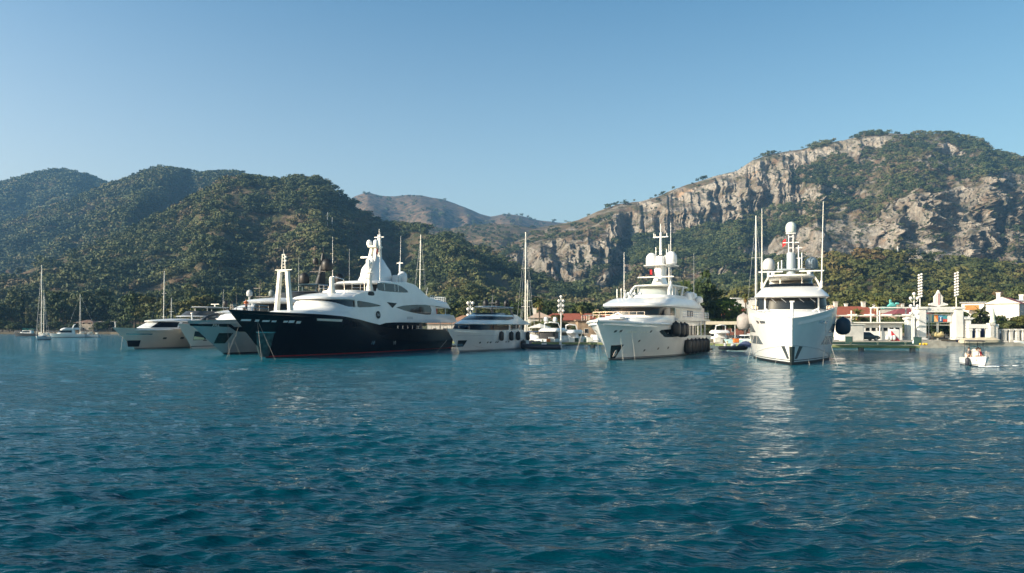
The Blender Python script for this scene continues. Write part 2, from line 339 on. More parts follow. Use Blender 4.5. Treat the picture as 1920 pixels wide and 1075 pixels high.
hill('left_ridge_hill', 'forested ridge with two summits behind the near left hill', -400, 700, 2, [(-400, 540), (-100, 458), (0, 432), (80, 404), (150, 378), (200, 354), (240, 341), (270, 328), (300, 320), (345, 324), (380, 329), (420, 327), (450, 329), (480, 340), (520, 352), (600, 400), (700, 450)],
     [(-400, 590), (700, 590)], [(-400, 1500), (300, 1750), (700, 1700)], [(-400, 1050), (700, 1100)], spurs=[(300, 170, 45, 240), (415, 330, 40, 220), (230, 40, 40, 150), (360, 280, 25, -120)], amp=42, wl=260, seed=3, dens=.026, th=(10, 15), lod=2)
hill('near_left_hill', 'near green pine covered hill at the left', -500, 1420, 2, RIDGE_C, [(-500, 607), (600, 604), (1420, 604)],
     [(-500, 700), (0, 820), (300, 1000), (560, 1080), (640, 1060), (720, 1000), (860, 900), (1000, 780), (1420, 640)],
     [(-500, 520), (0, 540), (560, 560), (900, 480), (1420, 480)], spurs=[(575, 640, 75, 130), (450, 330, 60, 90), (840, 905, 80, 90), (740, 740, 45, -90), (250, 120, 60, 60)], amp=18, wl=150, seed=4, dens=.036, dmin=.05, th=(5, 14), lod=1)
hill('distant_brown_hill', 'distant brown hill with rounded summits in the middle gap', 560, 1250, 2, [(560, 430), (640, 388), (665, 373), (690, 365), (715, 371), (740, 373), (765, 371), (790, 371), (830, 378), (870, 389), (900, 401), (920, 406), (945, 403), (975, 406), (1005, 414), (1040, 419), (1060, 420), (1150, 424), (1250, 440)],
     [(560, 500), (1250, 500)], [(560, 3000), (1250, 3200)], [(560, 2200), (1250, 2300)], spurs=[(690, 740, 35, 260), (790, 850, 45, 330), (950, 990, 30, 260), (870, 910, 20, 160)], amp=34, wl=300, gm=GD, seed=5, dens=.0006, th=(12, 18), lod=2, dmin=.05)
hill('dry_valley_hill', 'dry brown rolling slopes below the distant hill', 640, 1200, 2, [(640, 480), (700, 450), (760, 431), (800, 430), (840, 434), (880, 428), (920, 424), (960, 424), (1000, 430), (1060, 421), (1120, 420), (1200, 430)],
     [(640, 545), (1200, 545)], [(640, 1900), (1200, 2000)], [(640, 1250), (1200, 1200)], spurs=[(820, 870, 40, 170), (950, 900, 30, 150), (1000, 1010, 30, 120), (760, 770, 20, 80)], amp=26, wl=200, gm=GB, seed=6, dens=.0045, th=(6, 10), lod=2, dmin=.05)
CL1 = [(1112, 455), (1125, 428), (1150, 402), (1200, 382), (1300, 350), (1370, 326), (1410, 305), (1440, 294), (1530, 285), (1560, 300), (1510, 322), (1480, 345), (1540, 348), (1530, 372), (1450, 385), (1400, 402), (1330, 422), (1270, 442), (1200, 452), (1130, 458)]
CL2 = [(1530, 292), (1560, 274), (1590, 260), (1680, 253), (1690, 268), (1660, 280), (1610, 288), (1560, 296)]
CL3 = [(1735, 294), (1775, 262), (1805, 270), (1815, 292), (1780, 300)]
CL4 = [(940, 500), (955, 478), (1000, 465), (1060, 455), (1140, 455), (1175, 466), (1165, 500), (1110, 512), (1070, 530), (1020, 528), (980, 525)]
CL5 = [(1095, 548), (1150, 505), (1200, 500), (1190, 520), (1130, 548)]
CL6 = [(1640, 450), (1660, 395), (1740, 362), (1800, 352), (1860, 340), (1930, 330), (2100, 345), (2100, 400), (1930, 420), (1860, 450), (1800, 440), (1740, 450), (1690, 470)]
CL7 = [(1790, 500), (1800, 450), (1860, 440), (1960, 430), (2100, 450), (2100, 540), (1920, 515), (1850, 520)]
RK8 = [(1380, 480), (1480, 432), (1560, 412), (1640, 420), (1700, 460), (1800, 440), (1900, 430), (2100, 440), (2100, 600), (1900, 530), (1780, 515), (1640, 510), (1560, 500), (1460, 500)]
BRN = [(1040, 420), (1120, 395), (1200, 374), (1300, 342), (1390, 310), (1400, 330), (1300, 360), (1200, 390), (1100, 412)]
def tm_R(PX, PY, rm, wx, wy):
    t = np.where(rm > 0, .14, .62); t = np.where(inpoly(RK8, wx, wy), .17, t); t = np.where(inpoly(BRN, wx, wy), .05, t)
    t = np.where((wx < 1180) & (wy < 470), t * .25, t); t = np.where((wx > 1150) & (wx < 1600) & (wy > 425) & (wy < 580) & (rm < .5), 1.6, t)
    return t
hill('rocky_mountain', 'large rocky mountain with grey cliffs and pine belts at the right', 860, 2350, 1.25,
     [(860, 505), (930, 470), (1000, 440), (1050, 420), (1085, 413), (1120, 397), (1160, 383), (1200, 378), (1240, 367), (1290, 347), (1340, 331), (1380, 322), (1410, 302), (1440, 292), (1500, 284), (1540, 270), (1580, 264), (1620, 252), (1660, 250), (1700, 252), (1760, 252), (1800, 257), (1840, 267), (1855, 282), (1880, 292), (1920, 302), (2000, 330), (2150, 380), (2350, 430)],
     [(860, 580), (1000, 590), (1200, 596), (2350, 600)], [(860, 1250), (1050, 1500), (1400, 1500), (1700, 1480), (2350, 1400)], [(860, 760), (1050, 640), (1250, 560), (1600, 600), (2350, 600)],
     spurs=[(1060, 1045, 50, 60), (1240, 1210, 60, 55), (1700, 1780, 110, 90), (1400, 1330, 60, 60), (1560, 1500, 60, 50), (1180, 1150, 30, -60), (1880, 1960, 60, 90), (1810, 1850, 25, -60)],
     cliffs=[CL1, CL2, CL3, CL4, CL5, CL6, CL7], rocks=[RK8], amp=16, wl=110, roughc=13, gm=GB, seed=8, dens=.040, th=(6, 10), lod=2, dmin=.12, treemask=tm_R, rowstep=1.0, ledge=.42)
hill('front_right_hill', 'low pine covered hill in front of the mountain at the right', 1260, 2300, 2,
     [(1260, 596), (1330, 585), (1400, 562), (1480, 535), (1540, 506), (1600, 494), (1660, 493), (1720, 497), (1780, 503), (1840, 513), (1900, 516), (1960, 520), (2100, 540), (2300, 560)],
     [(1260, 604), (2300, 604)], [(1260, 480), (1500, 560), (1700, 640), (2300, 640)], [(1260, 380), (1700, 400), (2300, 400)], spurs=[(1640, 1640, 60, 30), (1840, 1830, 50, 25), (1740, 1750, 30, -25)], amp=7, wl=60, seed=9, dens=.022, dmin=.2, th=(9, 15), lod=1)
# ---------------------------------------------------------------- low ground round the bay
land = [(-700, 395), (-300, 385), (-200, 372), (-120, 330), (-60, 262), (-20, 205), (20, 182), (52, 160), (60, 156.5), (86.8, 156.5), (86.8, 161), (180, 161), (420, 170), (900, 900), (-900, 900)]
mb = MB(); mb.prism(land, -3, 1.15, axis='z'); mb.build('shore_ground', mat('shore_earth', (.085, .075, .055), .95, noise=.4, nscale=.08, bump=.6, bscale=.5)); tag(bpy.data.objects['shore_ground'], kind='structure')
# ================================================================ TREES
def leaf_mat(name, cols, tint=True, trans=.15):
    m = bpy.data.materials.new(name); m.use_nodes = True; t = m.node_tree; p = t.nodes['Principled BSDF']
    p.inputs['Roughness'].default_value = .7; p.inputs['Specular IOR Level'].default_value = .25
    a = t.nodes.new('ShaderNodeAttribute'); a.attribute_name = 'tint'
    sp = t.nodes.new('ShaderNodeSeparateColor'); t.links.new(a.outputs['Color'], sp.inputs[0])
    rp = t.nodes.new('ShaderNodeValToRGB'); t.links.new(sp.outputs[0], rp.inputs[0])
    e = rp.color_ramp.elements
    while len(e) < len(cols): e.new(.5)
    for i, c in enumerate(cols): e[i].position = i / (len(cols) - 1); e[i].color = tuple(c) + (1,)
    t.links.new(rp.outputs[0], p.inputs['Base Color'])
    return m
LM_PINE = leaf_mat('pine_foliage', [(.026, .042, .018), (.044, .064, .023), (.072, .092, .031), (.105, .112, .040), (.125, .098, .055)])
LM_OLIVE = leaf_mat('olive_foliage', [(.03, .042, .013), (.055, .066, .017), (.085, .09, .022), (.11, .10, .028), (.12, .08, .035)])
LM_DARK = leaf_mat('dark_foliage', [(.010, .022, .008), (.018, .034, .010), (.032, .052, .013), (.05, .075, .016), (.06, .08, .02)])
LM_BRIGHT = leaf_mat('bright_foliage', [(.05, .085, .012), (.08, .13, .016), (.12, .18, .022)])
BARK = mat('bark', (.10, .075, .055), .9, noise=.4, nscale=2, bump=.5, bscale=3)
def crown_proto(g, nl, per, size, flat=.75, spread=.5, zlo=.35, col=1.0, tris=True):
    """leaf clumps on a few lobes; unit height; returns V,F,shade"""
    lob = []
    for k in range(nl):
        a = g.uniform(0, 6.28); r = spread * math.sqrt(g.random()) * .55; z = g.uniform(zlo + .12, .86); rr = g.uniform(.16, .27) * (1.15 - .45 * abs(z - .6))
        lob.append((r * math.cos(a), r * math.sin(a), z, rr))
    V = []; Fs = []; sh = []
    for (x, y, z, rr) in lob:
        s0 = g.uniform(-.1, .1)
        for j in range(per):
            d = g.normal(size=3); d /= np.linalg.norm(d); d[2] = abs(d[2]) * .9 if g.random() < .72 else d[2]
            rad = rr * g.uniform(.7, 1.08); c = np.array([x, y, z]) + d * rad * np.array([1.15, 1.15, flat])
            n = d + g.normal(size=3) * .45; n /= np.linalg.norm(n); u = np.cross(n, g.normal(size=3)); u /= np.linalg.norm(u); v = np.cross(n, u); q = size * g.uniform(.6, 1.3)
            b = len(V); V += [c + u * q, c - u * q * .5 + v * q * .85, c - u * q * .6 - v * q * .8]; Fs.append((b, b + 1, b + 2)); sh += [s0 + g.uniform(-.06, .06)] * 3
    return np.array(V), np.array(Fs), np.array(sh)
def trunk_tri(V, Fs, sh, h=.5, r=.02):
    b = len(V); T = []
    for k in range(3):
        a = k * 2.094; T += [(r * math.cos(a), r * math.sin(a), -.12), (r * .6 * math.cos(a), r * .6 * math.sin(a), h)]
    f = [(b, b + 2, b + 3), (b, b + 3, b + 1), (b + 2, b + 4, b + 5), (b + 2, b + 5, b + 3), (b + 4, b, b + 1), (b + 4, b + 1, b + 5)]
    return np.vstack([V, T]), np.vstack([Fs, f]), np.concatenate([sh, [9] * 6])
gp = np.random.default_rng(11)
PROTO = {0: [crown_proto(gp, 9, 46, .06) for _ in range(5)], 1: [crown_proto(gp, 8, 17, .088) for _ in range(7)], 2: [crown_proto(gp, 6, 10, .13, spread=.5) for _ in range(7)]}
def forest(name, label, pts, h, lod, seed, mt, bias=0.0):
    g = np.random.default_rng(seed + 500); Vs = []; Fs = []; Cs = []; off = 0; pr = PROTO[lod]
    which = g.integers(0, len(pr), len(pts)); tone = np.clip(.38 + bias + .85 * fbm(pts[:, 0] / 45, pts[:, 1] / 45, 4, seed + 5) + g.normal(0, .16, len(pts)), 0, 1)
    for k, (V, Fq, sh) in enumerate(pr):
        sel = np.where(which == k)[0]; n = len(sel)
        if not n: continue
        a = g.uniform(0, 6.28, n); ca, sa = np.cos(a), np.sin(a); hh = h[sel]; wd = hh * g.uniform(.9, 1.6, n)
        P = np.empty((n, len(V), 3), np.float32)
        P[:, :, 0] = (V[None, :, 0] * ca[:, None] - V[None, :, 1] * sa[:, None]) * wd[:, None]; P[:, :, 1] = (V[None, :, 0] * sa[:, None] + V[None, :, 1] * ca[:, None]) * wd[:, None]
        P[:, :, 2] = (V[None, :, 2] - .1) * hh[:, None]; P += pts[sel][:, None, :]
        Vs.append(P.reshape(-1, 3)); Fs.append((Fq[None] + (off + np.arange(n) * len(V))[:, None, None]).reshape(-1, 3)); off += n * len(V)
        Cs.append(np.clip(tone[sel][:, None] + sh[None], 0, 1).reshape(-1))
    V = np.vstack(Vs); Fq = np.vstack(Fs); C = np.concatenate(Cs)
    o = mesh_np(name, V, Fq, mt, cols=np.stack([C, C, C], -1)); tag(o, label, 'forest', kind='stuff'); return o
for (nm, lb, pts, h, lod, sd_) in FOREST:
    forest(nm.replace('_hill', '').replace('_mountain', '') + '_woods', 'mass of trees covering the ' + {'far_left_hill': 'hazy farthest left hill', 'left_ridge_hill': 'two summit ridge behind the near left hill', 'near_left_hill': 'near left hill', 'distant_brown_hill': 'distant brown hill', 'dry_valley_hill': 'dry valley slopes', 'rocky_mountain': 'rocky mountain slopes', 'front_right_hill': 'low hill in front of the mountain'}[nm],
           pts, h, lod, sd_, LM_OLIVE if nm == 'front_right_hill' else LM_PINE, .12 if nm == 'near_left_hill' else 0)
print('forest trees', sum(len(f[2]) for f in FOREST))
# ================================================================ BOAT TOOLS
WHITE = mat('white_gelcoat', (.78, .79, .78), .22, coat=.4, noise=.05, nscale=.6)
CREAM = mat('cream_paint', (.76, .74, .66), .35, noise=.05, nscale=1)
OFFW = mat('off_white_deck', (.62, .58, .50), .6, noise=.12, nscale=2)
TEAK = mat('teak_deck', (.34, .24, .15), .7, noise=.3, nscale=6, stretch=(.2, 6, 1))
GLASS = mat('dark_glass', (.008, .011, .014), .10, spec=.45, coat=.15)
GLASSB = mat('blue_black_glass', (.004, .006, .013), .16, spec=.12)
NAVY = mat('navy_black_hull', (.0022, .0026, .008), .16, spec=.3, coat=.12)
SILV = mat('silver_grey_hull', (.56, .53, .49), .28, metal=.15, coat=.5, noise=.05, nscale=.5)
SILVB = mat('blue_grey_hull', (.40, .45, .48), .18, metal=.25, coat=.7, noise=.05, nscale=.5)
RED = mat('red_antifouling', (.30, .012, .02), .5)
BLACK = mat('black_rubber', (.012, .012, .014), .5, noise=.3, nscale=4)
ANTIF = mat('dark_antifouling', (.012, .016, .03), .5)
CHROME = mat('polished_steel', (.75, .76, .78), .18, metal=.9)
GREYP = mat('light_grey_paint', (.45, .47, .48), .5)
DGREY = mat('dark_grey_paint', (.05, .055, .06), .4)
ROPE = mat('mooring_rope', (.38, .37, .34), .8)
CHAIN = mat('steel_chain', (.22, .22, .21), .6)
BLUEC = mat('blue_canvas', (.02, .06, .16), .8)
CANV = mat('beige_canvas', (.55, .48, .35), .85, noise=.1, nscale=2)
REDF = mat('red_flag_cloth', (.55, .02, .025), .8)
ORANGE = mat('orange_plastic', (.75, .20, .04), .5)
TEALP = mat('teal_cloth', (.03, .35, .33), .7)
SKIN = mat('skin', (.45, .27, .18), .6)
H0 = math.atan2(-.93, -.37)
class Hull:
    def __init__(s, L, B, ov, sheer, e=(1.7, 3.0), t0=(.40, .62), p=1.0, wlf=.86, stern=.9, bulw=.8, draft=1.0, fine=1.2):
        s.xs = -L; s.B = B; s.ov = ov; s.sh = sorted(sheer); s.e = e; s.t0 = t0; s.p = p; s.wlf = wlf; s.st = stern; s.bulw = bulw; s.draft = draft; s.fine = fine
        s.zt = s.sheer(ov)
    def sheer(s, x): return float(np.interp(x, [q[0] for q in s.sh], [q[1] for q in s.sh]))
    def bow(s, z): return s.ov * (max(z, 0) / s.zt) ** s.p + min(z, 0) * 1.3
    def y(s, x, z):
        xb = s.bow(z); t = (x - s.xs) / (xb - s.xs)
        if t >= 1: return 0.0
        t = max(t, 0); v = min(1, max(0, z / s.sheer(x))) ** s.fine
        e = s.e[0] + (s.e[1] - s.e[0]) * v; t0 = s.t0[0] + (s.t0[1] - s.t0[0]) * v
        f = 1 - ((t - t0) / (1 - t0)) ** e if t > t0 else 1.0
        f *= s.st + (1 - s.st) * min(1, t / .35); m = s.wlf + (1 - s.wlf) * min(1, max(0, z / s.sheer(x)) ** .7)
        return s.B / 2 * max(0, f) * m * (1 + min(z, 0) * .3)
    def grid(s, zrows, nt=56):
        """zrows: absolute heights (<10) or fractions given as ('f', v)"""
        G = []
        for zr in zrows:
            row = []
            for i in range(nt + 1):
                q = i / nt; t = 1 - (1 - q) ** 1.7
                x = s.xs + t * (s.ov - s.xs); z = 0
                for _ in range(12):
                    z = zr if not isinstance(zr, tuple) else zr[2] + (s.sheer(x) - zr[2]) * zr[1]
                    x = s.xs + t * (s.bow(z) - s.xs)
                row.append((x, s.y(x, z) if i < nt else 0.0, z))
            G.append(row)
        return G
    def build(s, name, parent, low, mats, cap=None, nt=56, deckmat=None, bowcap=True):
        """low: [(z, material index of the band above it)], then fractions up to the sheer with index 'mi' """
        zr = [-s.draft] + [z for z, _ in low] + [('f', v, low[-1][0]) for v in (.12, .25, .4, .55, .7, .85, .95, 1.0)]
        mi = [low[0][1] if i == 0 else low[min(i - 1, len(low) - 1)][1] for i in range(len(zr))]
        mi = [0 if False else (low[0][2] if len(low[0]) > 2 else ANTIF and 0)] if False else mi
        mb = MB(); G = s.grid(zr, nt); n = nt + 1
        for sd in (1, -1):
            for r in range(len(G) - 1):
                m = s.lowidx if r == 0 else mi[r]
                V = [(x, y * sd, z) for (x, y, z) in G[r]] + [(x, y * sd, z) for (x, y, z) in G[r + 1]]
                mb.add(V, [(i, i + 1, n + i + 1, n + i) for i in range(nt)], m, True)
        # transom
        for r in range(len(G) - 1):
            a, b = G[r][0], G[r + 1][0]; m = s.lowidx if r == 0 else mi[r]
            mb.add([(a[0], a[1], a[2]), (a[0], -a[1], a[2]), (b[0], -b[1], b[2]), (b[0], b[1], b[2])], [(0, 1, 2, 3)], m)
        # bulwark top rail, inner side and deck
        top = G[-1]; ci = s.capidx
        inner = []
        for (x, y, z) in top: inner.append((min(x, s.ov - .35), max(0.0, y - .18 - (.25 if y < .8 else 0)), z))
        deck = [(x, max(0, y - .02), z - s.bulw) for (x, y, z) in inner]
        for sd in (1, -1):
            T = [(x, y * sd, z + .015) for (x, y, z) in top]; I = [(x, y * sd, z + .015) for (x, y, z) in inner]; D = [(x, y * sd, z) for (x, y, z) in deck]
            mb.add(T + I, [(i, i + 1, n + i + 1, n + i) for i in range(nt)], ci, False)
            mb.add(I + D, [(i, i + 1, n + i + 1, n + i) for i in range(nt)], ci, True)
        mb.add([(x, y, z) for (x, y, z) in deck] + [(x, -y, z) for (x, y, z) in deck], [(i, i + 1, n + i + 1, n + i) for i in range(nt)], s.deckidx, False)
        return mb.build(name, mats, parent)
    lowidx = 0; capidx = 1; deckidx = 2
    def patch(s, mb, poly, off=.025, m=0, sides=(1,), sub=6, th=.06):
        """polygon in (x,z) laid on the hull side"""
        pts = []
        for i in range(len(poly)):
            (x0, z0), (x1, z1) = poly[i], poly[(i + 1) % len(poly)]
            k = max(1, int(abs(x1 - x0) / .8) + 1) if sub else 1
            for j in range(k): pts.append((x0 + (x1 - x0) * j / k, z0 + (z1 - z0) * j / k))
        bm = bmesh.new(); vs = [bm.verts.new((x, 0, z)) for x, z in pts]
        es = [bm.edges.new((vs[i], vs[(i + 1) % len(vs)])) for i in range(len(vs))]
        bmesh.ops.triangle_fill(bm, edges=es, use_beauty=True, use_dissolve=False)
        bm.verts.index_update(); Fs = [tuple(v.index for v in f.verts) for f in bm.faces]; bm.free()
        for sd in sides:
            O = [(x, sd * (s.y(x, z) + off), z) for x, z in pts]; I = [(x, sd * (s.y(x, z) + off - th), z) for x, z in pts]; n = len(pts)
            mb.add(O, Fs, m); mb.add(O + I, [(i, (i + 1) % n, n + (i + 1) % n, n + i) for i in range(n)], m)
        return mb
def outl(xf, xa, w, rf, n=14, ex=2.3, ra=.5, nside=8):
    """ring: front centre -> port -> aft -> starboard"""
    rf = min(rf, xf - xa - .01); H = []
    for i in range(n + 1):
        th = i / n * math.pi / 2; H.append((xf - rf + rf * max(0, math.cos(th)) ** (2 / ex), w * max(0, math.sin(th)) ** (2 / ex)))
    ra = min(ra, w * .9, (xf - rf - xa) * .5 + .001)
    for i in range(1, nside + 1): H.append((xf - rf + (xa + ra - xf + rf) * i / nside, w))
    for i in range(1, 5):
        th = i / 4 * math.pi / 2; H.append((xa + ra - ra * math.sin(th), w - ra + ra * math.cos(th)))
    return H + [(x, -y) for (x, y) in reversed(H[1:])]
def tier(mb, levels, m=0, n=14, ex=2.3, cap=True, smooth=True, zf=None, ra=.5):
    """levels: (z, xf, xa, w, rf)"""
    rings = []
    for (z, xf, xa, w_, rf) in levels: rings.append([(x, y, z + (zf(x) if zf else 0)) for x, y in outl(xf, xa, w_, rf, n, ex, ra)])
    mb.loft(rings, m, smooth, True, cap, cap); return mb
def lerpl(l0, l1, z):
    k = (z - l0[0]) / (l1[0] - l0[0]); return tuple(a + (b - a) * k for a, b in zip(l0, l1))
def wband(mb, l0, l1, z0, z1, xcut, m=0, off=.03, ex=2.3, n=14, ra=.5, xmax=1e9, sides=(1, -1), mull=None):
    """a strip of glass that follows a tier between z0 and z1, from the front back to xcut"""
    a, b = lerpl(l0, l1, z0), lerpl(l0, l1, z1)
    for sd in sides:
        P = []
        for (z, xf, xa, w_, rf) in (a, b): P.append([(x, y * sd, z) for x, y in outl(xf + off, xa - off, w_ + off, rf, n, ex, ra)[:n + 9 + 4]])
        k = [i for i in range(len(P[0])) if xcut <= P[0][i][0] + 1e-6 and P[0][i][0] <= xmax]
        if len(k) < 2: continue
        last = k[-1]
        rows = [[P[0][i] for i in k], [P[1][i] for i in k]]
        if last + 1 < len(P[0]) and P[0][last][0] > xcut + .01:   # exact cut
            for r in (0, 1):
                p, q = P[r][last], P[r][last + 1]
                if abs(p[0] - q[0]) > 1e-3: f = min(1, max(0, (p[0] - xcut) / (p[0] - q[0]))); rows[r].append(tuple(p[j] + (q[j] - p[j]) * f for j in range(3)))
                else: rows[r].append(q)
        nn = len(rows[0]); inn = [[(x - .08 * (1 if abs(y) < 1e-3 else 0), y - sd * .08 if abs(y) > .1 else y, z) for x, y, z in r] for r in rows]
        V = rows[0] + rows[1] + inn[0] + inn[1]
        Fs = [(i, i + 1, nn + i + 1, nn + i) for i in range(nn - 1)] + [(nn + i, nn + i + 1, 3 * nn + i + 1, 3 * nn + i) for i in range(nn - 1)] + [(i, 2 * nn + i, 2 * nn + i + 1, i + 1) for i in range(nn - 1)]
        mb.add(V, Fs, m, True)
    return mb
def panel(mb, poly, yf, th=.12, m=0, sides=(1, -1)):
    """flat or leaning side sheet; poly in (x,z), yf(x,z) gives the distance from the centre line"""
    bm = bmesh.new(); vs = [bm.verts.new((x, 0, z)) for x, z in poly]
    for i in range(len(vs)): bm.edges.new((vs[i], vs[(i + 1) % len(vs)]))
    bmesh.ops.triangle_fill(bm, edges=bm.edges[:], use_beauty=True); bm.verts.index_update(); Fs = [tuple(v.index for v in f.verts) for f in bm.faces]; bm.free(); n = len(poly)
    for sd in sides:
        O = [(x, sd * yf(x, z), z) for x, z in poly]; I = [(x, sd * (yf(x, z) - th), z) for x, z in poly]
        mb.add(O, Fs, m); mb.add(I, Fs, m); mb.add(O + I, [(i, (i + 1) % n, n + (i + 1) % n, n + i) for i in range(n)], m)
    return mb
def smoothpoly(pts, k=3, closed=True):
    """Catmull-Rom through the points"""
    out = []; n = len(pts)
    for i in range(n if closed else n - 1):
        p0, p1, p2, p3 = pts[(i - 1) % n], pts[i], pts[(i + 1) % n], pts[(i + 2) % n]
        if not closed: p0 = pts[max(0, i - 1)]; p3 = pts[min(n - 1, i + 2)]
        for j in range(k):
            t = j / k; out.append(tuple(.5 * ((2 * p1[c]) + (-p0[c] + p2[c]) * t + (2 * p0[c] - 5 * p1[c] + 4 * p2[c] - p3[c]) * t * t + (-p0[c] + 3 * p1[c] - 3 * p2[c] + p3[c]) * t ** 3) for c in (0, 1)))
    if not closed: out.append(pts[-1])
    return out
def railing(mb, pts, h=.9, r=.025, post=1.5, rails=2, m=0):
    pts = [Vector(p) for p in pts]; up = Vector((0, 0, 1))
    for k in range(rails): mb.tube([p + up * h * (k + 1) / rails for p in pts], r, 5, m)
    for a, b in zip(pts[:-1], pts[1:]):
        L = (b - a).length; n = max(1, int(L / post))
        for i in range(n + 1): p = a + (b - a) * i / n; mb.tube([p, p + up * h], r, 5, m)
    return mb
def dome(name, parent, c, r, mt, h=None, n=20, ped=.5):
    h = h or r * 2.1; mb = MB(); c = Vector(c)
    if ped: mb.tube([c - Vector((0, 0, ped)), c], r * .28, 10)
    pr = [(r * .55, 0), (r * .9, .04 * h), (r, .14 * h), (r, h * .48)] + [(r * math.cos(a), h * .48 + h * .52 * math.sin(a)) for a in [i * math.pi / 16 for i in range(1, 9)]]
    pr[-1] = (1e-3, h); mb.lathe(pr, tuple(c), n); return mb.build(name, mt, parent)
def whip(name, parent, p, top, r=.05, m=WHITE):
    mb = MB(); mb.tube([p, top], [r, r * .35], 6); mb.tube([p, Vector(p) + (Vector(top) - Vector(p)) * .08], r * 1.7, 6); return mb.build(name, m, parent)
def text_obj(name, txt, size, mt, parent, M, extr=.012, font_off=0.0, space=1.0):
    cu = bpy.data.curves.new(name, 'FONT'); cu.body = txt; cu.size = size; cu.extrude = extr; cu.align_x = 'CENTER'; cu.align_y = 'CENTER'; cu.offset = font_off; cu.resolution_u = 3; cu.space_character = space
    o = bpy.data.objects.new(name, cu); COL.objects.link(o); bpy.context.view_layer.update()
    me = bpy.data.meshes.new_from_object(o.evaluated_get(bpy.context.evaluated_depsgraph_get())); bpy.data.objects.remove(o)
    me.materials.clear(); me.materials.append(mt); o = bpy.data.objects.new(name, me); COL.objects.link(o)
    if parent: o.parent = parent
    o.matrix_local = M; return o
def side_mat(x, y, z, side=1, lean=0.0):
    """text lying on a side: reads from aft to forward on port seen from outside"""
    xa = Vector((-1 if side > 0 else 1, 0, 0)); za = Vector((0, side, lean)).normalized(); ya = za.cross(xa).normalized()
    M = Matrix((xa, ya, za)).transposed().to_4x4(); M.translation = Vector((x, y, z)); return M
def flag(name, parent, p, w=.9, h=.6, mt=None, d=(1, 0), hang=0.0):
    mb = MB(); V = []; n = 8
    for i in range(n + 1):
        t = i / n
        for j in range(3): V.append((p[0] + d[0] * w * t - d[1] * .08 * math.sin(t * 7), p[1] + d[1] * w * t + d[0] * .08 * math.sin(t * 7), p[2] - h * j / 2 - hang * t * t))
    mb.add(V, [(i * 3 + j, i * 3 + j + 1, i * 3 + j + 4, i * 3 + j + 3) for i in range(n) for j in range(2)], 0, True)
    return mb.build(name, mt or REDF, parent, fix=False)
def fender(loc, r, L, mt, label, group, name='fender', tilt=0, cat='fender'):
    mb = MB(); pr = [(1e-3, -L / 2), (r * .45, -L / 2 + r * .08), (r * .8, -L / 2 + r * .28), (r, -L / 2 + r * .7), (r, L / 2 - r * .7), (r * .8, L / 2 - r * .28), (r * .45, L / 2 - r * .08), (r * .2, L / 2 + .02), (r * .14, L / 2 + .12), (1e-3, L / 2 + .16)]
    mb.lathe(pr, n=16); o = mb.build(name, mt); o.location = loc; o.rotation_euler = (tilt, tilt * .5, 0); tag(o, label, cat, group); return o
def lines(name, parent, segs, r=.035, mt=None, sag=.03):
    for a, b in segs:
        a, b = Vector(a), Vector(b); mb = MB(); pts = []
        for i in range(9):
            t = i / 8; p = a.lerp(b, t); p.z -= sag * (a - b).length * 4 * t * (1 - t) * (.4 if abs(a.x - b.x) + abs(a.y - b.y) < 1 else 1); pts.append(p)
        mb.tube(pts, r, 5); mb.build(name, mt or ROPE, parent)
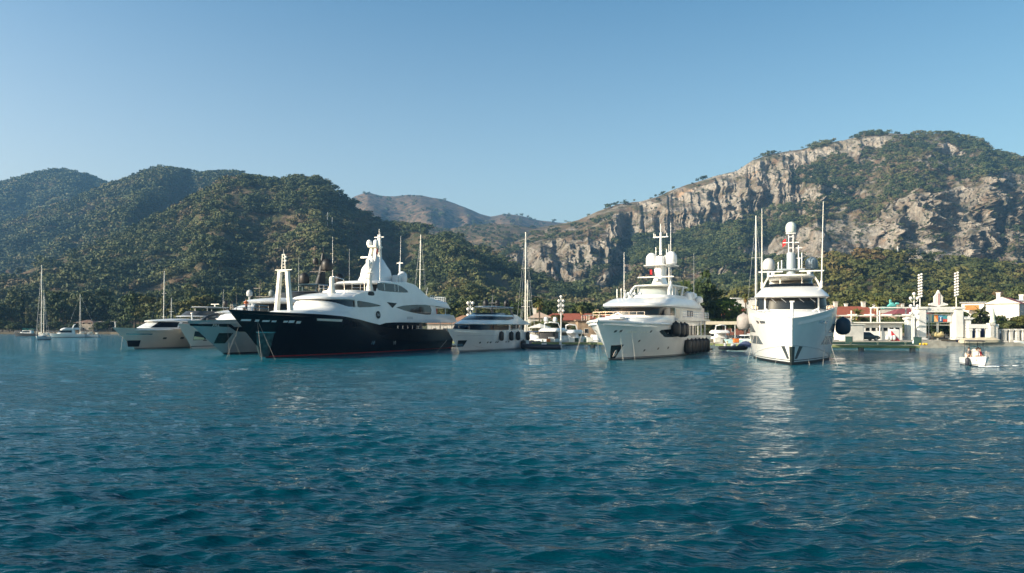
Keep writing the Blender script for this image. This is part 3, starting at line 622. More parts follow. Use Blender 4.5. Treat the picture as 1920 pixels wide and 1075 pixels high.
# ================================================================ YACHT K: dark hulled superyacht
def yacht_navy():
    root = empty('superyacht', (-30.6, 93.0, 0), H0, 'very large superyacht with black hull, white upper decks and a round dark emblem', 'superyacht')
    h = Hull(44, 9.6, 6.6, [(-44, 2.2), (-42.6, 2.3), (-41.4, 3.45), (-24, 3.6), (-21, 3.75), (-18, 4.2), (-14, 4.85), (-10, 5.3), (-6, 5.5), (1.9, 5.72), (6.6, 5.95)], e=(1.75, 2.7), t0=(.36, .60), p=1.0, wlf=.9, stern=.88, bulw=.35, fine=1.1)
    h.lowidx = 0; h.capidx = 1; h.deckidx = 2
    h.build('hull', root, [(-.02, 3), (.14, 0), (.30, 1)], [RED, NAVY, TEAK, ANTIF], nt=70)
    # white side shell with flowing outline
    yf = lambda x, z: 4.72 - max(0, z - 5.2) * .085 - max(0, (x + 15)) ** 2 * .03
    P = [(-10.4, 5.3), (-12.2, 5.1), (-14, 4.86), (-17, 4.45), (-18.9, 4.22), (-20.5, 4.5), (-24, 4.62), (-32, 4.62), (-44.6, 4.7), (-44.2, 5.1), (-43.2, 5.95), (-38, 5.86), (-33, 5.9), (-29, 6.1), (-26, 6.45), (-23.6, 6.85),
         (-26, 7.2), (-29.5, 7.45), (-33, 7.5), (-38, 7.35), (-42.3, 7.05), (-41.4, 7.8), (-38.2, 7.9), (-35.6, 8.35), (-33.6, 9.1), (-31.6, 10.0), (-30.2, 10.55), (-29.6, 10.7), (-27, 10.95), (-24.5, 10.75), (-22, 10.62), (-19.5, 10.5), (-18.5, 9.1), (-15, 8.75), (-13.2, 8.4), (-12.3, 7.95), (-12.3, 7.62), (-13, 7.58), (-13.3, 7.5), (-13.3, 6.7), (-12.5, 6.6)]
    mb = MB(); panel(mb, P, yf, .16)
    # foredeck coaming and main house
    tier(mb, [(5.0, .2, -43.4, 4.45, 14), (5.75, -.9, -43.2, 4.45, 14), (6.05, -2.4, -43.0, 4.3, 12.5)], ex=2.0)
    A0, A1 = (6.0, -7.6, -37.5, 4.35, 6.2), (7.75, -8.4, -37.5, 4.2, 5.8)
    tier(mb, [(5.95, -5.6, -37.6, 4.42, 8.0), (6.35, -6.4, -37.6, 4.42, 7.4), (6.62, -7.6, -37.6, 4.36, 6.4), A1], ex=2.3)
    # bridge brow and sloping roof
    tier(mb, [(7.60, -8.2, -41.5, 4.40, 6.4), (7.72, -7.7, -41.6, 4.48, 6.8), (7.95, -7.8, -41.6, 4.48, 6.8), (8.12, -8.4, -41.4, 4.35, 6.6), (8.5, -10.6, -37.5, 4.2, 6), (8.82, -13.5, -34.2, 4.1, 5)], ex=2.3)
    mb.build('superstructure', WHITE, root)
    mb = MB(); B0, B1 = (8.8, -19.4, -29, 3.75, 3.2), (10.3, -20.2, -28.5, 3.6, 3.2)
    tier(mb, [B0, B1], m=1)
    tier(mb, [(10.22, -18.2, -29.6, 3.95, 4.0), (10.34, -17.7, -29.8, 4.1, 4.4), (10.62, -18.1, -29.8, 4.1, 4.4), (10.78, -19.4, -29.2, 3.9, 3.6)], m=0)
    tier(mb, [(8.86, -14.2, -31, 4.0, 5.0), (9.15, -14.4, -30.6, 3.98, 5.0)], m=0)
    mb.build('sky_lounge', [WHITE, GLASS], root)
    # glazing
    mb = MB(); wband(mb, A0, A1, 6.68, 7.58, -12.9, off=.06, ra=.5); mb.build('bridge_window', GLASS, root)
    for k in range(7):   # mullions of the wheelhouse glass
        pass
    g = MB(); panel(g, smoothpoly([(-13.4, 7.5), (-13.4, 6.72), (-14.6, 6.68), (-17, 6.78), (-19.4, 7.0), (-17, 7.32), (-14.5, 7.5)], 3), lambda x, z: yf(x, z) + .03, .1); g.build('side_window', GLASS, root)
    g = MB(); panel(g, [(-12.9, 7.55), (-12.9, 6.7), (-13.3, 6.7), (-13.3, 7.55)], lambda x, z: yf(x, z) + .05, .1); g.build('window_frame', CREAM, root)
    g = MB(); panel(g, smoothpoly([(-19.0, 10.3), (-19.0, 9.3), (-21.5, 9.2), (-24, 9.2), (-27.7, 9.3), (-26.6, 9.9), (-24.6, 10.35), (-22, 10.4)], 2), lambda x, z: yf(x, z) + .03, .1); g.build('side_window', GLASS, root)
    g = MB(); [panel(g, [(x, 10.3), (x, 9.3), (x - .16, 9.3), (x - .16, 10.3)], lambda a, z: yf(a, z) + .05, .06) for x in (-20.6, -23.6, -24.6)]; g.build('window_frame', CREAM, root)
    g = MB(); panel(g, [(-21.1, 7.58), (-24.0, 7.5), (-22.6, 6.75)], lambda x, z: yf(x, z) + .03, .1); g.build('side_window', GLASSB, root)
    g = MB(); panel(g, smoothpoly([(-16.4, 8.95), (-17.6, 8.95), (-17.7, 8.45), (-16.2, 8.45)], 3), lambda x, z: yf(x, z) + .03, .1); g.build('side_window', GLASSB, root)
    g = MB(); panel(g, smoothpoly([(-23.7, 6.85), (-27, 6.35), (-31, 6.0), (-34.8, 5.95), (-34.8, 7.4), (-31, 7.42), (-27, 7.25)], 2), lambda x, z: yf(x, z) - .05, .08); g.build('side_window', GLASS, root)
    # emblem disc and lettering
    g = MB(); panel(g, [(-18.45 + .56 * math.cos(a * math.pi / 12), 5.66 + .56 * math.sin(a * math.pi / 12)) for a in range(24)], lambda x, z: yf(x, z) + .05, .06); em = g.build('emblem', GLASSB, root)
    for sd in (1, -1): text_obj('lettering', 'llnl', .62, GREYP, em, side_mat(-18.45, sd * (yf(-18.45, 5.66) + .065), 5.66, sd), .008, space=.9)
    g = MB(); panel(g, [(-26.8, 5.5), (-28.6, 5.5), (-28.6, 5.1), (-26.8, 5.1)], lambda x, z: yf(x, z) + .03, .05); g.build('vent_grille', GREYP, root)
    # main deck recess aft: dark glazed wall, stanchions
    g = MB(); tier(g, [(3.2, -17, -34, 3.7, .5), (4.75, -17, -34, 3.7, .5)], m=0); g.build('saloon_window', GLASSB, root)
    g = MB(); [g.tube([(x, sd * 4.45, 3.5), (x, sd * 4.45, 4.75)], .09, 8) for x in (-38.6, -43.0) for sd in (1, -1)]; [g.tube([(x, sd * 4.4, 3.5), (x, sd * 4.4, 4.1)], .05, 6) for x in (-24.5, -26, -27.5, -29, -30.5) for sd in (1, -1)]
    railing(g, [(-31, 4.4, 3.3), (-41.5, 4.3, 3.3)], .75); railing(g, [(-31, -4.4, 3.3), (-41.5, -4.3, 3.3)], .75); g.build('railing', CHROME, root)
    g = MB(); tier(g, [(4.58, -19, -43.9, 4.5, 1), (4.72, -19, -43.9, 4.5, 1)]); tier(g, [(7.1, -30, -41.9, 4.3, 1), (7.25, -30, -41.9, 4.3, 1)]); g.build('deck_slab', WHITE, root)
    g = MB(); g.box((-36.0, 0, 5.75), (5, 5.5, .5), bev=.15); g.box((-37.5, 1.5, 6.2), (1.2, 3.5, .5), bev=.15); [g.box((x, 2.4, 6.15), (.7, .7, .9), bev=.1) for x in (-33.5, -34.9, -39.4)]; g.build('deck_furniture', CREAM, root)
    g = MB(); g.tube([(-38.9, 3.3, 5.9), (-38.9, 3.3, 7.1)], .05, 6); g.box((-38.9, 3.35, 6.5), (.75, .5, 1.1), bev=.2); g.build('furled_parasol', REDF, root)
    g = MB(); [g.tube([(-41.2, sd * 4.1, 5.9), (-41.2, sd * 4.1, 7.15)], .08, 8) for sd in (1, -1)]; g.build('stanchion', WHITE, root)
    g = MB(); railing(g, [(-35.4, 4.2, 7.95), (-41.3, 4.1, 7.85), (-41.3, -4.1, 7.85), (-35.4, -4.2, 7.95)], 1.15, .035, .8, 4); g.build('railing', WHITE, root)
    g = MB(); [g.lathe([(1e-3, 0), (.5, .05), (.55, .5), (.5, .95), (1e-3, 1.05)], (x, 3.0, 7.85), 12) for x in (-35.9, -37.1, -38.2)]; g.build('life_raft', WHITE, root)
    # hull details: portlights, fairleads, name recesses
    for x, z in ((-17.8, 1.62), (-23.4, 1.5)):
        g = MB(); h.patch(g, [(x + .22 * math.cos(a), z + .3 * math.sin(a)) for a in [i * math.pi / 5 for i in range(10)]], .03, 0, (1, -1), sub=0); h.patch(g, [(x + .42 + .1 * math.cos(a), z + .28 * math.sin(a)) for a in [i * math.pi / 5 for i in range(10)]], .03, 0, (1, -1), sub=0); g.build('porthole', CHROME, root)
    for x0, x1, z0, z1 in ((4.75, 3.7, 4.62, 4.84), (3.2, 2.75, 4.55, 4.8), (2.35, 1.5, 4.53, 4.73), (1.2, .65, 4.5, 4.7), (-.3, -.85, 4.46, 4.68), (-1.0, -1.75, 4.42, 4.72), (-2.1, -2.7, 4.34, 4.64)):
        g = MB(); h.patch(g, [(x0, z1), (x1, z1), (x1, z0), (x0, z0)], .03, 0, (1, -1), sub=0); g.build('fairlead', mat('bright_steel', (.72, .74, .78), .35), root)
    g = MB(); h.patch(g, [(-4.9, 5.0), (-9.6, 4.92), (-9.6, 4.6), (-5.1, 4.72)], .03, 0, (1, -1)); g.build('hull_window', CREAM, root)
    g = MB(); h.patch(g, [(-5.6, 4.6), (-9.6, 4.55), (-9.5, 3.75), (-7.9, 3.95)], .03, 0, (1, -1)); g.build('hull_window', GLASS, root)
    g = MB(); h.patch(g, [(-10.2, 4.98), (-13.8, 4.5), (-14.2, 3.9), (-10.2, 3.9)], .03, 0, (1, -1)); g.build('hull_window', GLASSB, root)
    g = MB(); h.patch(g, [(2.35, 3.25), (.15, 3.2), (-.25, .2), (1.2, .2)], .03, 0, (1, -1)); g.build('anchor_plate', mat('anchor_plate_steel', (.10, .16, .17), .35, metal=.6, noise=.5, nscale=1.2), root)
    g = MB(); h.patch(g, [(2.45, 3.33), (.05, 3.28), (.05, 3.18), (2.45, 3.23)], .05, 0, (1, -1)); g.build('anchor_plate_edge', CHROME, root)
    y3 = h.y(3.0, 4.6)
    lines('mooring_line', root, [((2.9, y3 + .05, 4.6), (4.6, 3.2, -.1)), ((2.8, y3 + .05, 4.6), (2.2, 3.2, -.1)), ((3.9, -h.y(3.9, 4.5), 4.6), (4.6, -2.2, -.1))], .019, CHAIN, 0.0)
    # A frame bow mast
    g = MB()
    for sd in (1, -1):
        g.loft([[(-3.3 + a, sd * (1.12 - .12 * max(0, z - 5.7) ** .9) + b, z) for a, b in ((.34 - .02 * (z - 5.7), .2), (-.34 + .02 * (z - 5.7), .2), (-.34 + .02 * (z - 5.7), -.2), (.34 - .02 * (z - 5.7), -.2))] for z in (5.6, 7.2, 8.8, 10.0, 10.6, 11.1)], smooth=False)
    g.box((-3.3, 0, 11.1), (.5, .95, .2), bev=.05); g.box((-3.3, 0, 11.25), (.16, 2.6, .10)); af = g.build('bow_mast', CREAM, root)
    g = MB(); [g.tube([(-3.3, sd * .28, 11.2), (-3.3, sd * .16, 13.3)], .075, 6) for sd in (1, -1)]; [g.tube([(-3.3, -.26, z), (-3.3, .26, z)], .05, 5) for z in (11.6, 12.0, 12.4, 12.8, 13.2)]; g.ball((-3.3, .4, 12.4), .13, 8); g.ball((-3.3, .4, 12.9), .13, 8); g.tube([(-3.3, 0, 13.2), (-3.3, 0, 13.9)], .03, 5); g.build('ladder', CREAM, af)
    # foredeck gear
    g = MB(); railing(g, [(6.0, .1, 5.9), (4.6, 1.5, 5.85), (2.5, 2.4, 5.75)], .7, .03, 1.0); railing(g, [(6.0, -.1, 5.9), (4.6, -1.5, 5.85), (2.5, -2.4, 5.75)], .7, .03, 1.0); g.build('bow_railing', CHROME, root)
    g = MB(); g.lathe([(.3, 0), (.34, .3), (.18, .5), (.2, .75), (1e-3, .8)], (3.0, .8, 5.5), 12); g.lathe([(.3, 0), (.34, .3), (.18, .5), (.2, .75), (1e-3, .8)], (3.0, -.8, 5.5), 12); g.build('windlass', DGREY, root)
    whip('jack_staff', root, (5.2, 0, 5.7), (5.2, 0, 7.9), .035, DGREY)
    # upper deck gear: covered chairs, searchlight posts, whips
    for x, y in ((-11.6, 1.5), (-18.2, 3.4)):
        g = MB(); g.lathe([(.55, 0), (.5, .5), (.3, 1.2), (.36, 1.8), (.3, 2.3), (1e-3, 2.45)], (x, y, 8.5 if x > -12 else 9.1), 12); g.build('covered_searchlight', CREAM, root)
    g = MB(); g.tube([(-11.9, 1.5, 10.9), (-14.0, 1.8, 10.6), (-14.3, 1.8, 8.8)], .06, 6); g.tube([(-17.0, 3.3, 9.0), (-17.0, 3.3, 10.7), (-18.1, 3.3, 11.1)], .06, 6); g.build('davit', CHROME, root)
    g = MB(); railing(g, [(-14.6, 2.8, 9.0), (-17.8, 3.5, 9.1)], .95, .03, 1.1); railing(g, [(-14.6, -2.8, 9.0), (-17.8, -3.5, 9.1)], .95, .03, 1.1); g.build('railing', CHROME, root)
    # mast house
    g = MB(); tier(g, [(10.7, -21.2, -28.6, 1.5, 2), (11.6, -21.9, -28.3, 1.4, 2), (12.8, -22.2, -27.9, 1.25, 2), (13.5, -22.9, -27.4, .95, 1.5), (14.3, -23.7, -27.0, .65, 1.0), (14.9, -24.4, -26.4, .35, .6)]); ms = g.build('mast', WHITE, root)
    g = MB(); [g.loft([[(x0 + a, y + b, z) for a, b in ((.3, .2), (-.3, .2), (-.3, -.2), (.3, -.2))] for x0, y, z in q], smooth=False) for q in (((-24.2, .5, 14.0), (-24.9, .35, 16.3)), ((-24.2, -.5, 14.0), (-24.9, -.35, 16.3)), ((-26.6, 0, 13.5), (-25.9, 0, 16.4)))]; g.box((-25.1, 0, 16.35), (2.0, 1.6, .3), bev=.08); g.build('mast_leg', CREAM, ms)
    dome('radar_dome', ms, (-24.6, .45, 16.5), .42, WHITE, .95, ped=0); dome('radar_dome', ms, (-24.6, -.75, 16.5), .42, WHITE, .95, ped=0)
    g = MB(); [g.tube([(-26.3 + a, b, 14.5), (-26.3 + a * .4, b * .5, 18.4)], .09, 6) for a, b in ((.3, .25), (-.3, .25), (.3, -.25), (-.3, -.25))]; [g.box((-26.3, 0, z), (.62, .5, .10)) for z in (15.0, 15.6, 16.2, 16.8, 17.4, 18.0)]; g.tube([(-26.3, 0, 18.3), (-26.3, 0, 19.3)], .05, 6); g.box((-26.3, 0, 18.0), (.15, 1.7, .12)); g.build('mast_ladder', WHITE, ms)
    g = MB(); g.box((-21.7, .9, 13.1), (.5, .6, 2.0), bev=.1); g.box((-21.5, .8, 14.4), (.35, 2.0, .25)); g.box((-21.8, .9, 12.2), (1.2, 1.0, .35), bev=.1); g.build('radar_scanner', WHITE, ms)
    g = MB(); rr = random.Random(4)
    for k in range(16): z = 11.4 + k * .16; g.ball((-21.2 - (z - 11.2) * .45 + rr.uniform(-.2, .2), 1.3 + rr.uniform(-.5, .3), z), rr.uniform(.12, .22), 8)
    g.build('horn_and_lights', CREAM, ms)
    flag('flag', ms, (-24.0, .9, 16.0), .6, .9, REDF, (-.5, .2))
    dome('radar_dome', root, (-30.2, 1.9, 11.1), .8, WHITE, 1.75, ped=.7); dome('radar_dome', root, (-30.2, -1.9, 11.1), .8, WHITE, 1.75, ped=.7)
    g = MB(); [g.box((x, 2.0, 11.4), (.5, .9, 1.4), bev=.12) for x in (-27.7, -28.6)]; g.build('locker', WHITE, root)
    for p, q in (((-22.3, 2.6, 10.7), (-22.3, 2.6, 18.2)), ((-31.3, .8, 10.4), (-31.6, .8, 18.8)), ((-19.8, 1.8, 10.7), (-19.8, 1.8, 12.6)), ((-20.5, 1.9, 10.7), (-20.5, 1.9, 12.8))): whip('whip_antenna', root, p, q, .06)
    g = MB(); g.tube([(-31.3, .8, 10.5), (-31.3, .8, 14.5)], .15, 8); g.box((-31.3, .8, 14.3), (.2, 1.1, .14)); g.build('antenna_post', WHITE, root)
    whip('ensign_staff', root, (-40.9, 0, 7.3), (-42.4, 0, 10.9), .07)
    g = MB(); g.box((-44.9, 0, .45), (2.4, 7.6, .35), bev=.1); g.build('swim_platform', TEAK, root)
    return root
yacht_navy()
# ================================================================ YACHT G: right hand white superyacht seen from the bow
def yacht_bow_on():
    root = empty('superyacht', (28.8, 76.8, 0), math.atan2(-76.8, -28.2), 'large white superyacht facing the camera bow on, with tall pedestal dome mast', 'superyacht')
    h = Hull(44, 9.9, 2.4, [(-44, 3.4), (-30, 4.0), (-29.5, 6.1), (-10, 6.15), (-7, 6.05), (-3.5, 5.6), (0, 5.05), (2.4, 4.78)], e=(1.9, 2.1), t0=(.50, .68), p=1.1, wlf=.93, stern=.9, bulw=.75, fine=.9)
    h.lowidx = 0; h.capidx = 1; h.deckidx = 2
    h.build('hull', root, [(-.02, 3), (.30, 1), (.42, 3), (.50, 1)], [ANTIF, WHITE, OFFW, BLACK], nt=64)
    # stem plate, anchor pockets, knuckle line
    ST = mat('stem_steel', (.05, .06, .055), .35, metal=.6, noise=.5, nscale=1.5)
    g = MB(); zs = [0.15 + i * .22 for i in range(9)]
    L = [(h.bow(z) + .06, 0, z) for z in zs]
    for sd in (1, -1):
        E = [(h.bow(z) - .35 - .06 * z, sd * (h.y(h.bow(z) - .35 - .06 * z, z) + .05), z) for z in zs]
        g.add(L + E, [(i, i + 1, len(zs) + i + 1, len(zs) + i) for i in range(len(zs) - 1)], 0, False)
    g.build('stem_plate', ST, root, fix=True)
    for sd in (1, -1):
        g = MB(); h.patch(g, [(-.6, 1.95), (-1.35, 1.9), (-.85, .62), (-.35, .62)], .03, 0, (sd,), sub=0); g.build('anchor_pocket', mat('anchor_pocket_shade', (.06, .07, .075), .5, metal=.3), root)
        g = MB(); T = []; 
        for i in range(29):
            q = i / 28; x = .9 - q * 17; z = 2.05 - 1.55 * (q ** 1.25); x = min(x, h.bow(z) - .02); T.append((x, sd * (h.y(x, z) + .01), z))
        g.tube(T, .045, 5); g.build('spray_rail', GREYP, root)
        g = MB(); h.patch(g, [(-3.0, 4.55), (-4.6, 4.6), (-4.55, 4.3), (-3.1, 4.3)], .03, 0, (sd,), sub=0); g.build('fairlead', CHROME, root)
        g = MB(); h.patch(g, [(-3.9, 4.3), (-5.4, 4.35), (-5.3, 4.08), (-3.9, 4.1)] if False else [(-5.0, 4.6), (-5.9, 4.62), (-5.8, 4.3), (-5.0, 4.3)], .03, 0, (sd,), sub=0); g.build('fairlead', CHROME, root)
        g = MB(); h.patch(g, [(-9.0, 4.3), (-14, 4.3), (-14, 3.3), (-8.2, 3.3)], .03, 0, (sd,)); h.patch(g, [(-7.6, 2.9), (-14, 2.9), (-14, 1.95), (-6.8, 1.95)], .03, 0, (sd,)); g.build('hull_window', mat('hull_window_grey', (.16, .18, .19), .15, spec=.8, coat=.5), root)
        g = MB(); [h.patch(g, [(x, 4.3), (x - 2.4, 4.3), (x - 2.4, 3.3), (x, 3.3)], .03, 0, (sd,)) for x in (-17, -20.5, -24)]; g.build('hull_window', GLASS, root)
    # superstructure
    A0, A1 = (5.0, -9.6, -38, 4.1, 3.2), (7.4, -9.9, -38, 3.75, 3.0)
    g = MB(); tier(g, [(4.9, -3.4, -39, 4.1, 6.5), (5.45, -4.0, -39, 4.1, 6), (5.75, -5.5, -39, 3.9, 5)]); tier(g, [A0, A1])
    tier(g, [(7.30, -8.4, -41, 3.85, 3.4), (7.42, -8.2, -41, 4.12, 3.6), (7.62, -8.5, -41, 4.08, 3.5), (8.65, -13.0, -40, 3.4, 3.0), (8.78, -13.5, -40, 3.3, 3.0)], ex=2.6)
    tier(g, [(8.7, -22, -38, 3.0, 1.0), (10.1, -24, -36, 2.6, 1.0)], ex=3)
    g.build('superstructure', WHITE, root)
    g = MB(); wband(g, A0, A1, 5.95, 7.28, -20, off=.06); g.build('bridge_window', GLASS, root)
    g = MB()
    for y in (-2.9, 2.9):
        for z0 in (5.95,): g.box((-10.15, y, 6.62), (.10, .16, 1.3))
    g.build('window_frame', WHITE, root)
    g = MB(); [g.tube([(-9.72, y, 7.2), (-9.66, y + .55, 6.75)], .03, 4) for y in (-2.2, -1.1, .8, 2.0)]; g.build('wiper', CHROME, root)
    g = MB()   # flybridge screen and hardtop on legs
    tier(g, [(8.72, -14.0, -20, 3.1, 3.2), (9.2, -14.5, -20, 3.0, 3.0)], m=1, cap=False)
    g.build('wind_screen', [WHITE, GLASS], root)
    g = MB(); tier(g, [(10.05, -15.2, -27, 2.6, 2.6), (10.15, -14.9, -27.2, 2.75, 2.8), (10.36, -15.1, -27, 2.65, 2.7)])
    for sd in (1, -1):
        g.loft([[(x + a, sd * y + b, z) for a, b in ((.5, .11), (-.5, .11), (-.5, -.11), (.5, -.11))] for x, y, z in ((-15.6, 3.35, 8.6), (-16.4, 3.05, 9.4), (-17.2, 2.7, 10.1))], smooth=False)
        g.tube([(-16.2, sd * 1.25, 8.8), (-16.2, sd * 1.25, 10.1)], .09, 8)
    g.build('hardtop', CREAM, root)
    # mast: radars on pedestals, pylon, dome
    BG = mat('blue_grey_mast', (.34, .40, .44), .4)
    g = MB(); g.lathe([(.75, 11.2), (.55, 11.6), (.5, 12.1)], (-19, 0, 0), 16); g.box((-19, 0, 12.15), (1.6, 3.4, .22), bev=.08); g.lathe([(.5, 12.2), (.54, 12.6), (.50, 14.2), (.4, 14.35)], (-19, 0, 0), 20)
    ms = g.build('mast', BG, root); ms.location.z = -1.0
    g = MB(); [g.tube([(-19 + a, b, 14.2), (-19 + a, b, 16.7)], .055, 6) for a, b in ((.26, .26), (-.26, .26), (.26, -.26), (-.26, -.26))]; [g.box((-19, 0, z), (.62, .62, .08)) for z in (14.9, 15.6, 16.3)]; g.box((-19, 0, 15.6), (.2, 1.9, .1)); g.box((-19, 0, 16.72), (1.0, 1.2, .12), bev=.04); g.build('mast_ladder', WHITE, ms)
    dome('radar_dome', ms, (-19, 0, 16.8), .64, mat('pale_green_dome', (.55, .62, .58), .4), 1.45, ped=0)
    for sd in (1, -1):
        g = MB(); g.lathe([(.3, 11.2), (.22, 11.5), (.25, 11.75)], (-17.6, sd * 2.1, 0), 12); g.build('radar_pedestal', WHITE, ms)
        g = MB(); g.box((-17.6, sd * 2.4, 11.85), (.22, 2.9, .16), bev=.04); g.build('radar_scanner', WHITE, ms)
    g = MB(); [g.tube([(-19, y, 12.2), (-19, y, 12.2 + q)], .07, 6) for y, q in ((-1.5, 1.0), (-1.1, 1.2), (1.0, 1.5), (1.3, 2.1), (.9, 3.0))]; g.box((-19, .95, 13.6), (.1, .8, .08)); g.box((-19, .95, 14.9), (.1, .9, .08)); g.build('antenna_post', WHITE, ms)
    dome('radar_dome', root, (-21, -2.7, 11.3), .76, GREYP, 1.6, ped=.9); dome('radar_dome', root, (-21, 2.5, 11.3), .76, mat('slate_blue_dome', (.16, .22, .27), .35), 1.6, ped=.9)
    flag('flag', ms, (-19, -.6, 16.1), .45, .8, REDF, (-.3, -.9), hang=.3)
    whip('whip_antenna', root, (-14.5, -3.35, 8.6), (-14.5, -3.35, 18.4), .09, CREAM); whip('whip_antenna', root, (-14.5, 3.4, 8.6), (-14.5, 3.6, 18.9), .09, CREAM)
    g = MB(); g.tube([(-.4, 0, 4.3), (-.4, 0, 6.5)], [.19, .14], 10); g.box((-.4, 0, 6.55), (.25, .45, .14)); g.build('jack_staff', WHITE, root)
    g = MB(); g.box((-3.2, 0, 4.55), (1.0, 1.6, .5), bev=.12); [g.lathe([(.3, 0), (.32, .3), (.18, .45), (.2, .6), (1e-3, .62)], (-2.2, y, 4.3), 12) for y in (-.9, .9)]; g.build('windlass', DGREY, root)
    g = MB(); [railing(g, [(-5.5, sd * 3.55, 5.85), (-12, sd * 4.45, 6.15), (-20, sd * 4.6, 6.15)], .35, .03, 1.5, 1) for sd in (1, -1)]; g.build('railing', CHROME, root)
    g = MB(); g.tube([(-4.6, -3.6, 5.0), (-5.2, -2.6, 5.9), (-5.9, -1.9, 5.5)], .07, 6); g.tube([(-5.2, 3.2, 5.0), (-5.4, 2.6, 5.9), (-5.9, 1.9, 5.5)], .07, 6); g.build('folded_crane', WHITE, root)
    yv = h.y(-1.8, 4.2)
    lines('mooring_line', root, [((-3.3, 3.4, 4.4), (-1.5, 3.0, -.1)), ((-3.3, 3.4, 3.6), (.8, 4.3, -.1)), ((-3.3, -3.5, 4.4), (-2.0, -3.6, -.1)), ((-4.5, -3.9, 3.0), (-4.0, -4.6, -.1)), ((-1, -1.5, .6), (-.6, -1.7, -.1)), ((-1, 1.6, .6), (-.6, 1.7, -.1))], .018, ROPE, 0.0)
    return root
yacht_bow_on()
# ================================================================ YACHT F: centre white explorer yacht
def yacht_explorer():
    H = R(-118)
    root = empty('superyacht', (11.4, 88.2, 0), H, 'white full bodied explorer yacht with two large round domes and black fenders on its side', 'superyacht')
    h = Hull(34.5, 8.9, 4.0, [(-34.5, 2.6), (-17.6, 2.75), (-17.3, 3.0), (-16.9, 4.25), (-15, 4.3), (-1.5, 4.5), (4.0, 4.75)], e=(1.75, 3.3), t0=(.42, .60), p=1.1, wlf=.9, stern=.9, bulw=.55, fine=1.5)
    h.lowidx = 0; h.capidx = 1; h.deckidx = 2
    h.build('hull', root, [(-.02, 0), (.10, 1), (.14, 0), (.24, 1)], [ANTIF, WHITE, OFFW, ANTIF], nt=64)
    # rounded rub rail under the bulwark
    g = MB()
    for sd in (1, -1):
        T = []
        for i in range(36):
            q = i / 35; x = 3.95 - q ** 1.5 * 20; z = h.sheer(x) - .12; T.append((x, sd * (h.y(x, z) + .03), z))
        g.tube(T, .16, 8)
    g.build('rub_rail', WHITE, root)
    g = MB(); h.patch(g, smoothpoly([(-7.6, 3.55), (-17.2, 3.5), (-17.0, 2.75), (-10.4, 2.6), (-8.8, 2.85)], 3), .03, 0, (1, -1)); g.build('side_deck_opening', GLASS, root)
    for sd in (1, -1):
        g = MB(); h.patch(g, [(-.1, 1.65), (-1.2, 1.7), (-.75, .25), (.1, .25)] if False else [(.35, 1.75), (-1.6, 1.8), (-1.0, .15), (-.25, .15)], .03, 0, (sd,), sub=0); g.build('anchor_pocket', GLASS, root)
        g = MB(); h.patch(g, [(-.6, 1.2), (-1.2, 1.2), (-.85, .4), (-.5, .4)], .07, 0, (sd,), sub=0); g.build('anchor', CHROME, root)
    g = MB(); [h.patch(g, [(x, z + .07), (x - w_, z + .07), (x - w_, z - .07), (x, z - .07)], .03, 0, (1, -1), sub=0) for x, z, w_ in ((-1.0, 3.3, 1.4), (-3.1, 3.28, .2), (-3.6, 3.28, .3), (-4.3, 3.28, .3))]; g.build('fairlead', CREAM, root)
    for x, z in ((.9, 3.4), (.2, 3.42), (-5.1, 3.35), (-4.0, 2.2), (-6.2, 1.0), (-9.3, 1.15), (-12, 1.2)):
        g = MB(); h.patch(g, [(x + .14, z + .12), (x - .14, z + .16), (x - .18, z - .1), (x + .1, z - .14)], .03, 0, (1, -1), sub=0); g.build('porthole', DGREY, root)
    # superstructure
    A0, A1 = (4.3, -8.0, -31, 3.95, 4.2), (6.7, -8.4, -31, 3.9, 4.0)
    g = MB(); tier(g, [(4.1, -1.2, -28, 4.0, 6.5), (4.75, -1.8, -28, 4.05, 6.2), (5.1, -2.9, -28, 3.9, 5.6)], ex=2.4); tier(g, [A0, A1], ex=2.6)
    tier(g, [(6.45, -6.6, -27.6, 4.2, 5.0), (6.6, -6.1, -27.8, 4.4, 5.4), (6.85, -6.2, -27.8, 4.4, 5.4), (7.5, -8.8, -26.5, 4.1, 4.5), (7.75, -10.6, -26, 3.9, 4.0)], ex=2.6)
    g.build('superstructure', WHITE, root)
    g = MB(); wband(g, A0, A1, 5.42, 6.42, -14.2, off=.06, ex=2.6); g.build('bridge_window', GLASS, root)
    g = MB(); panel(g, [(-14.8, 6.3), (-16.4, 6.3), (-16.4, 5.0), (-14.8, 5.0)], lambda x, z: 4.0, .1); g.build('side_door', OFFW, root)
    g = MB(); [panel(g, [(x, 6.2), (x - 1.2, 6.2), (x - 1.2, 5.3), (x, 5.3)], lambda a, z: 4.0, .1) for x in (-20.6, -22.2)]; g.build('side_window', GLASSB, root)
    g = MB(); panel(g, [(-14, 5.05), (-31.5, 5.0), (-31.5, 4.75), (-14, 4.8)], lambda x, z: 4.5, .3); tier(g, [(4.75, -14, -33, 4.35, .8), (4.9, -14, -33, 4.35, .8)]); g.build('deck_slab', WHITE, root)
    g = MB(); railing(g, [(-16.5, 4.4, 5.0), (-31.0, 4.4, 5.0), (-31, -4.4, 5.0)], 1.0, .03, .9, 3); g.build('railing', CHROME, root)
    g = MB(); railing(g, [(2.6, 1.4, 4.72), (3.2, 0, 4.72), (2.6, -1.4, 4.72), (0, -3.4, 4.7)], .55, .03, 1.0, 1); railing(g, [(-3.4, 3.3, 5.05), (-3.0, 1.5, 5.05), (-3.0, -1.5, 5.05), (-3.4, -3.3, 5.05)], .7, .03, .9, 2); g.build('bow_railing', CHROME, root)
    g = MB(); g.tube([(-1.2, -.6, 4.9), (-1.9, .5, 5.6), (-2.2, 1.4, 5.0)], .12, 6); g.box((-1.6, .2, 5.0), (1.6, 2.0, .35), bev=.1); g.build('foredeck_tender_cover', WHITE, root)
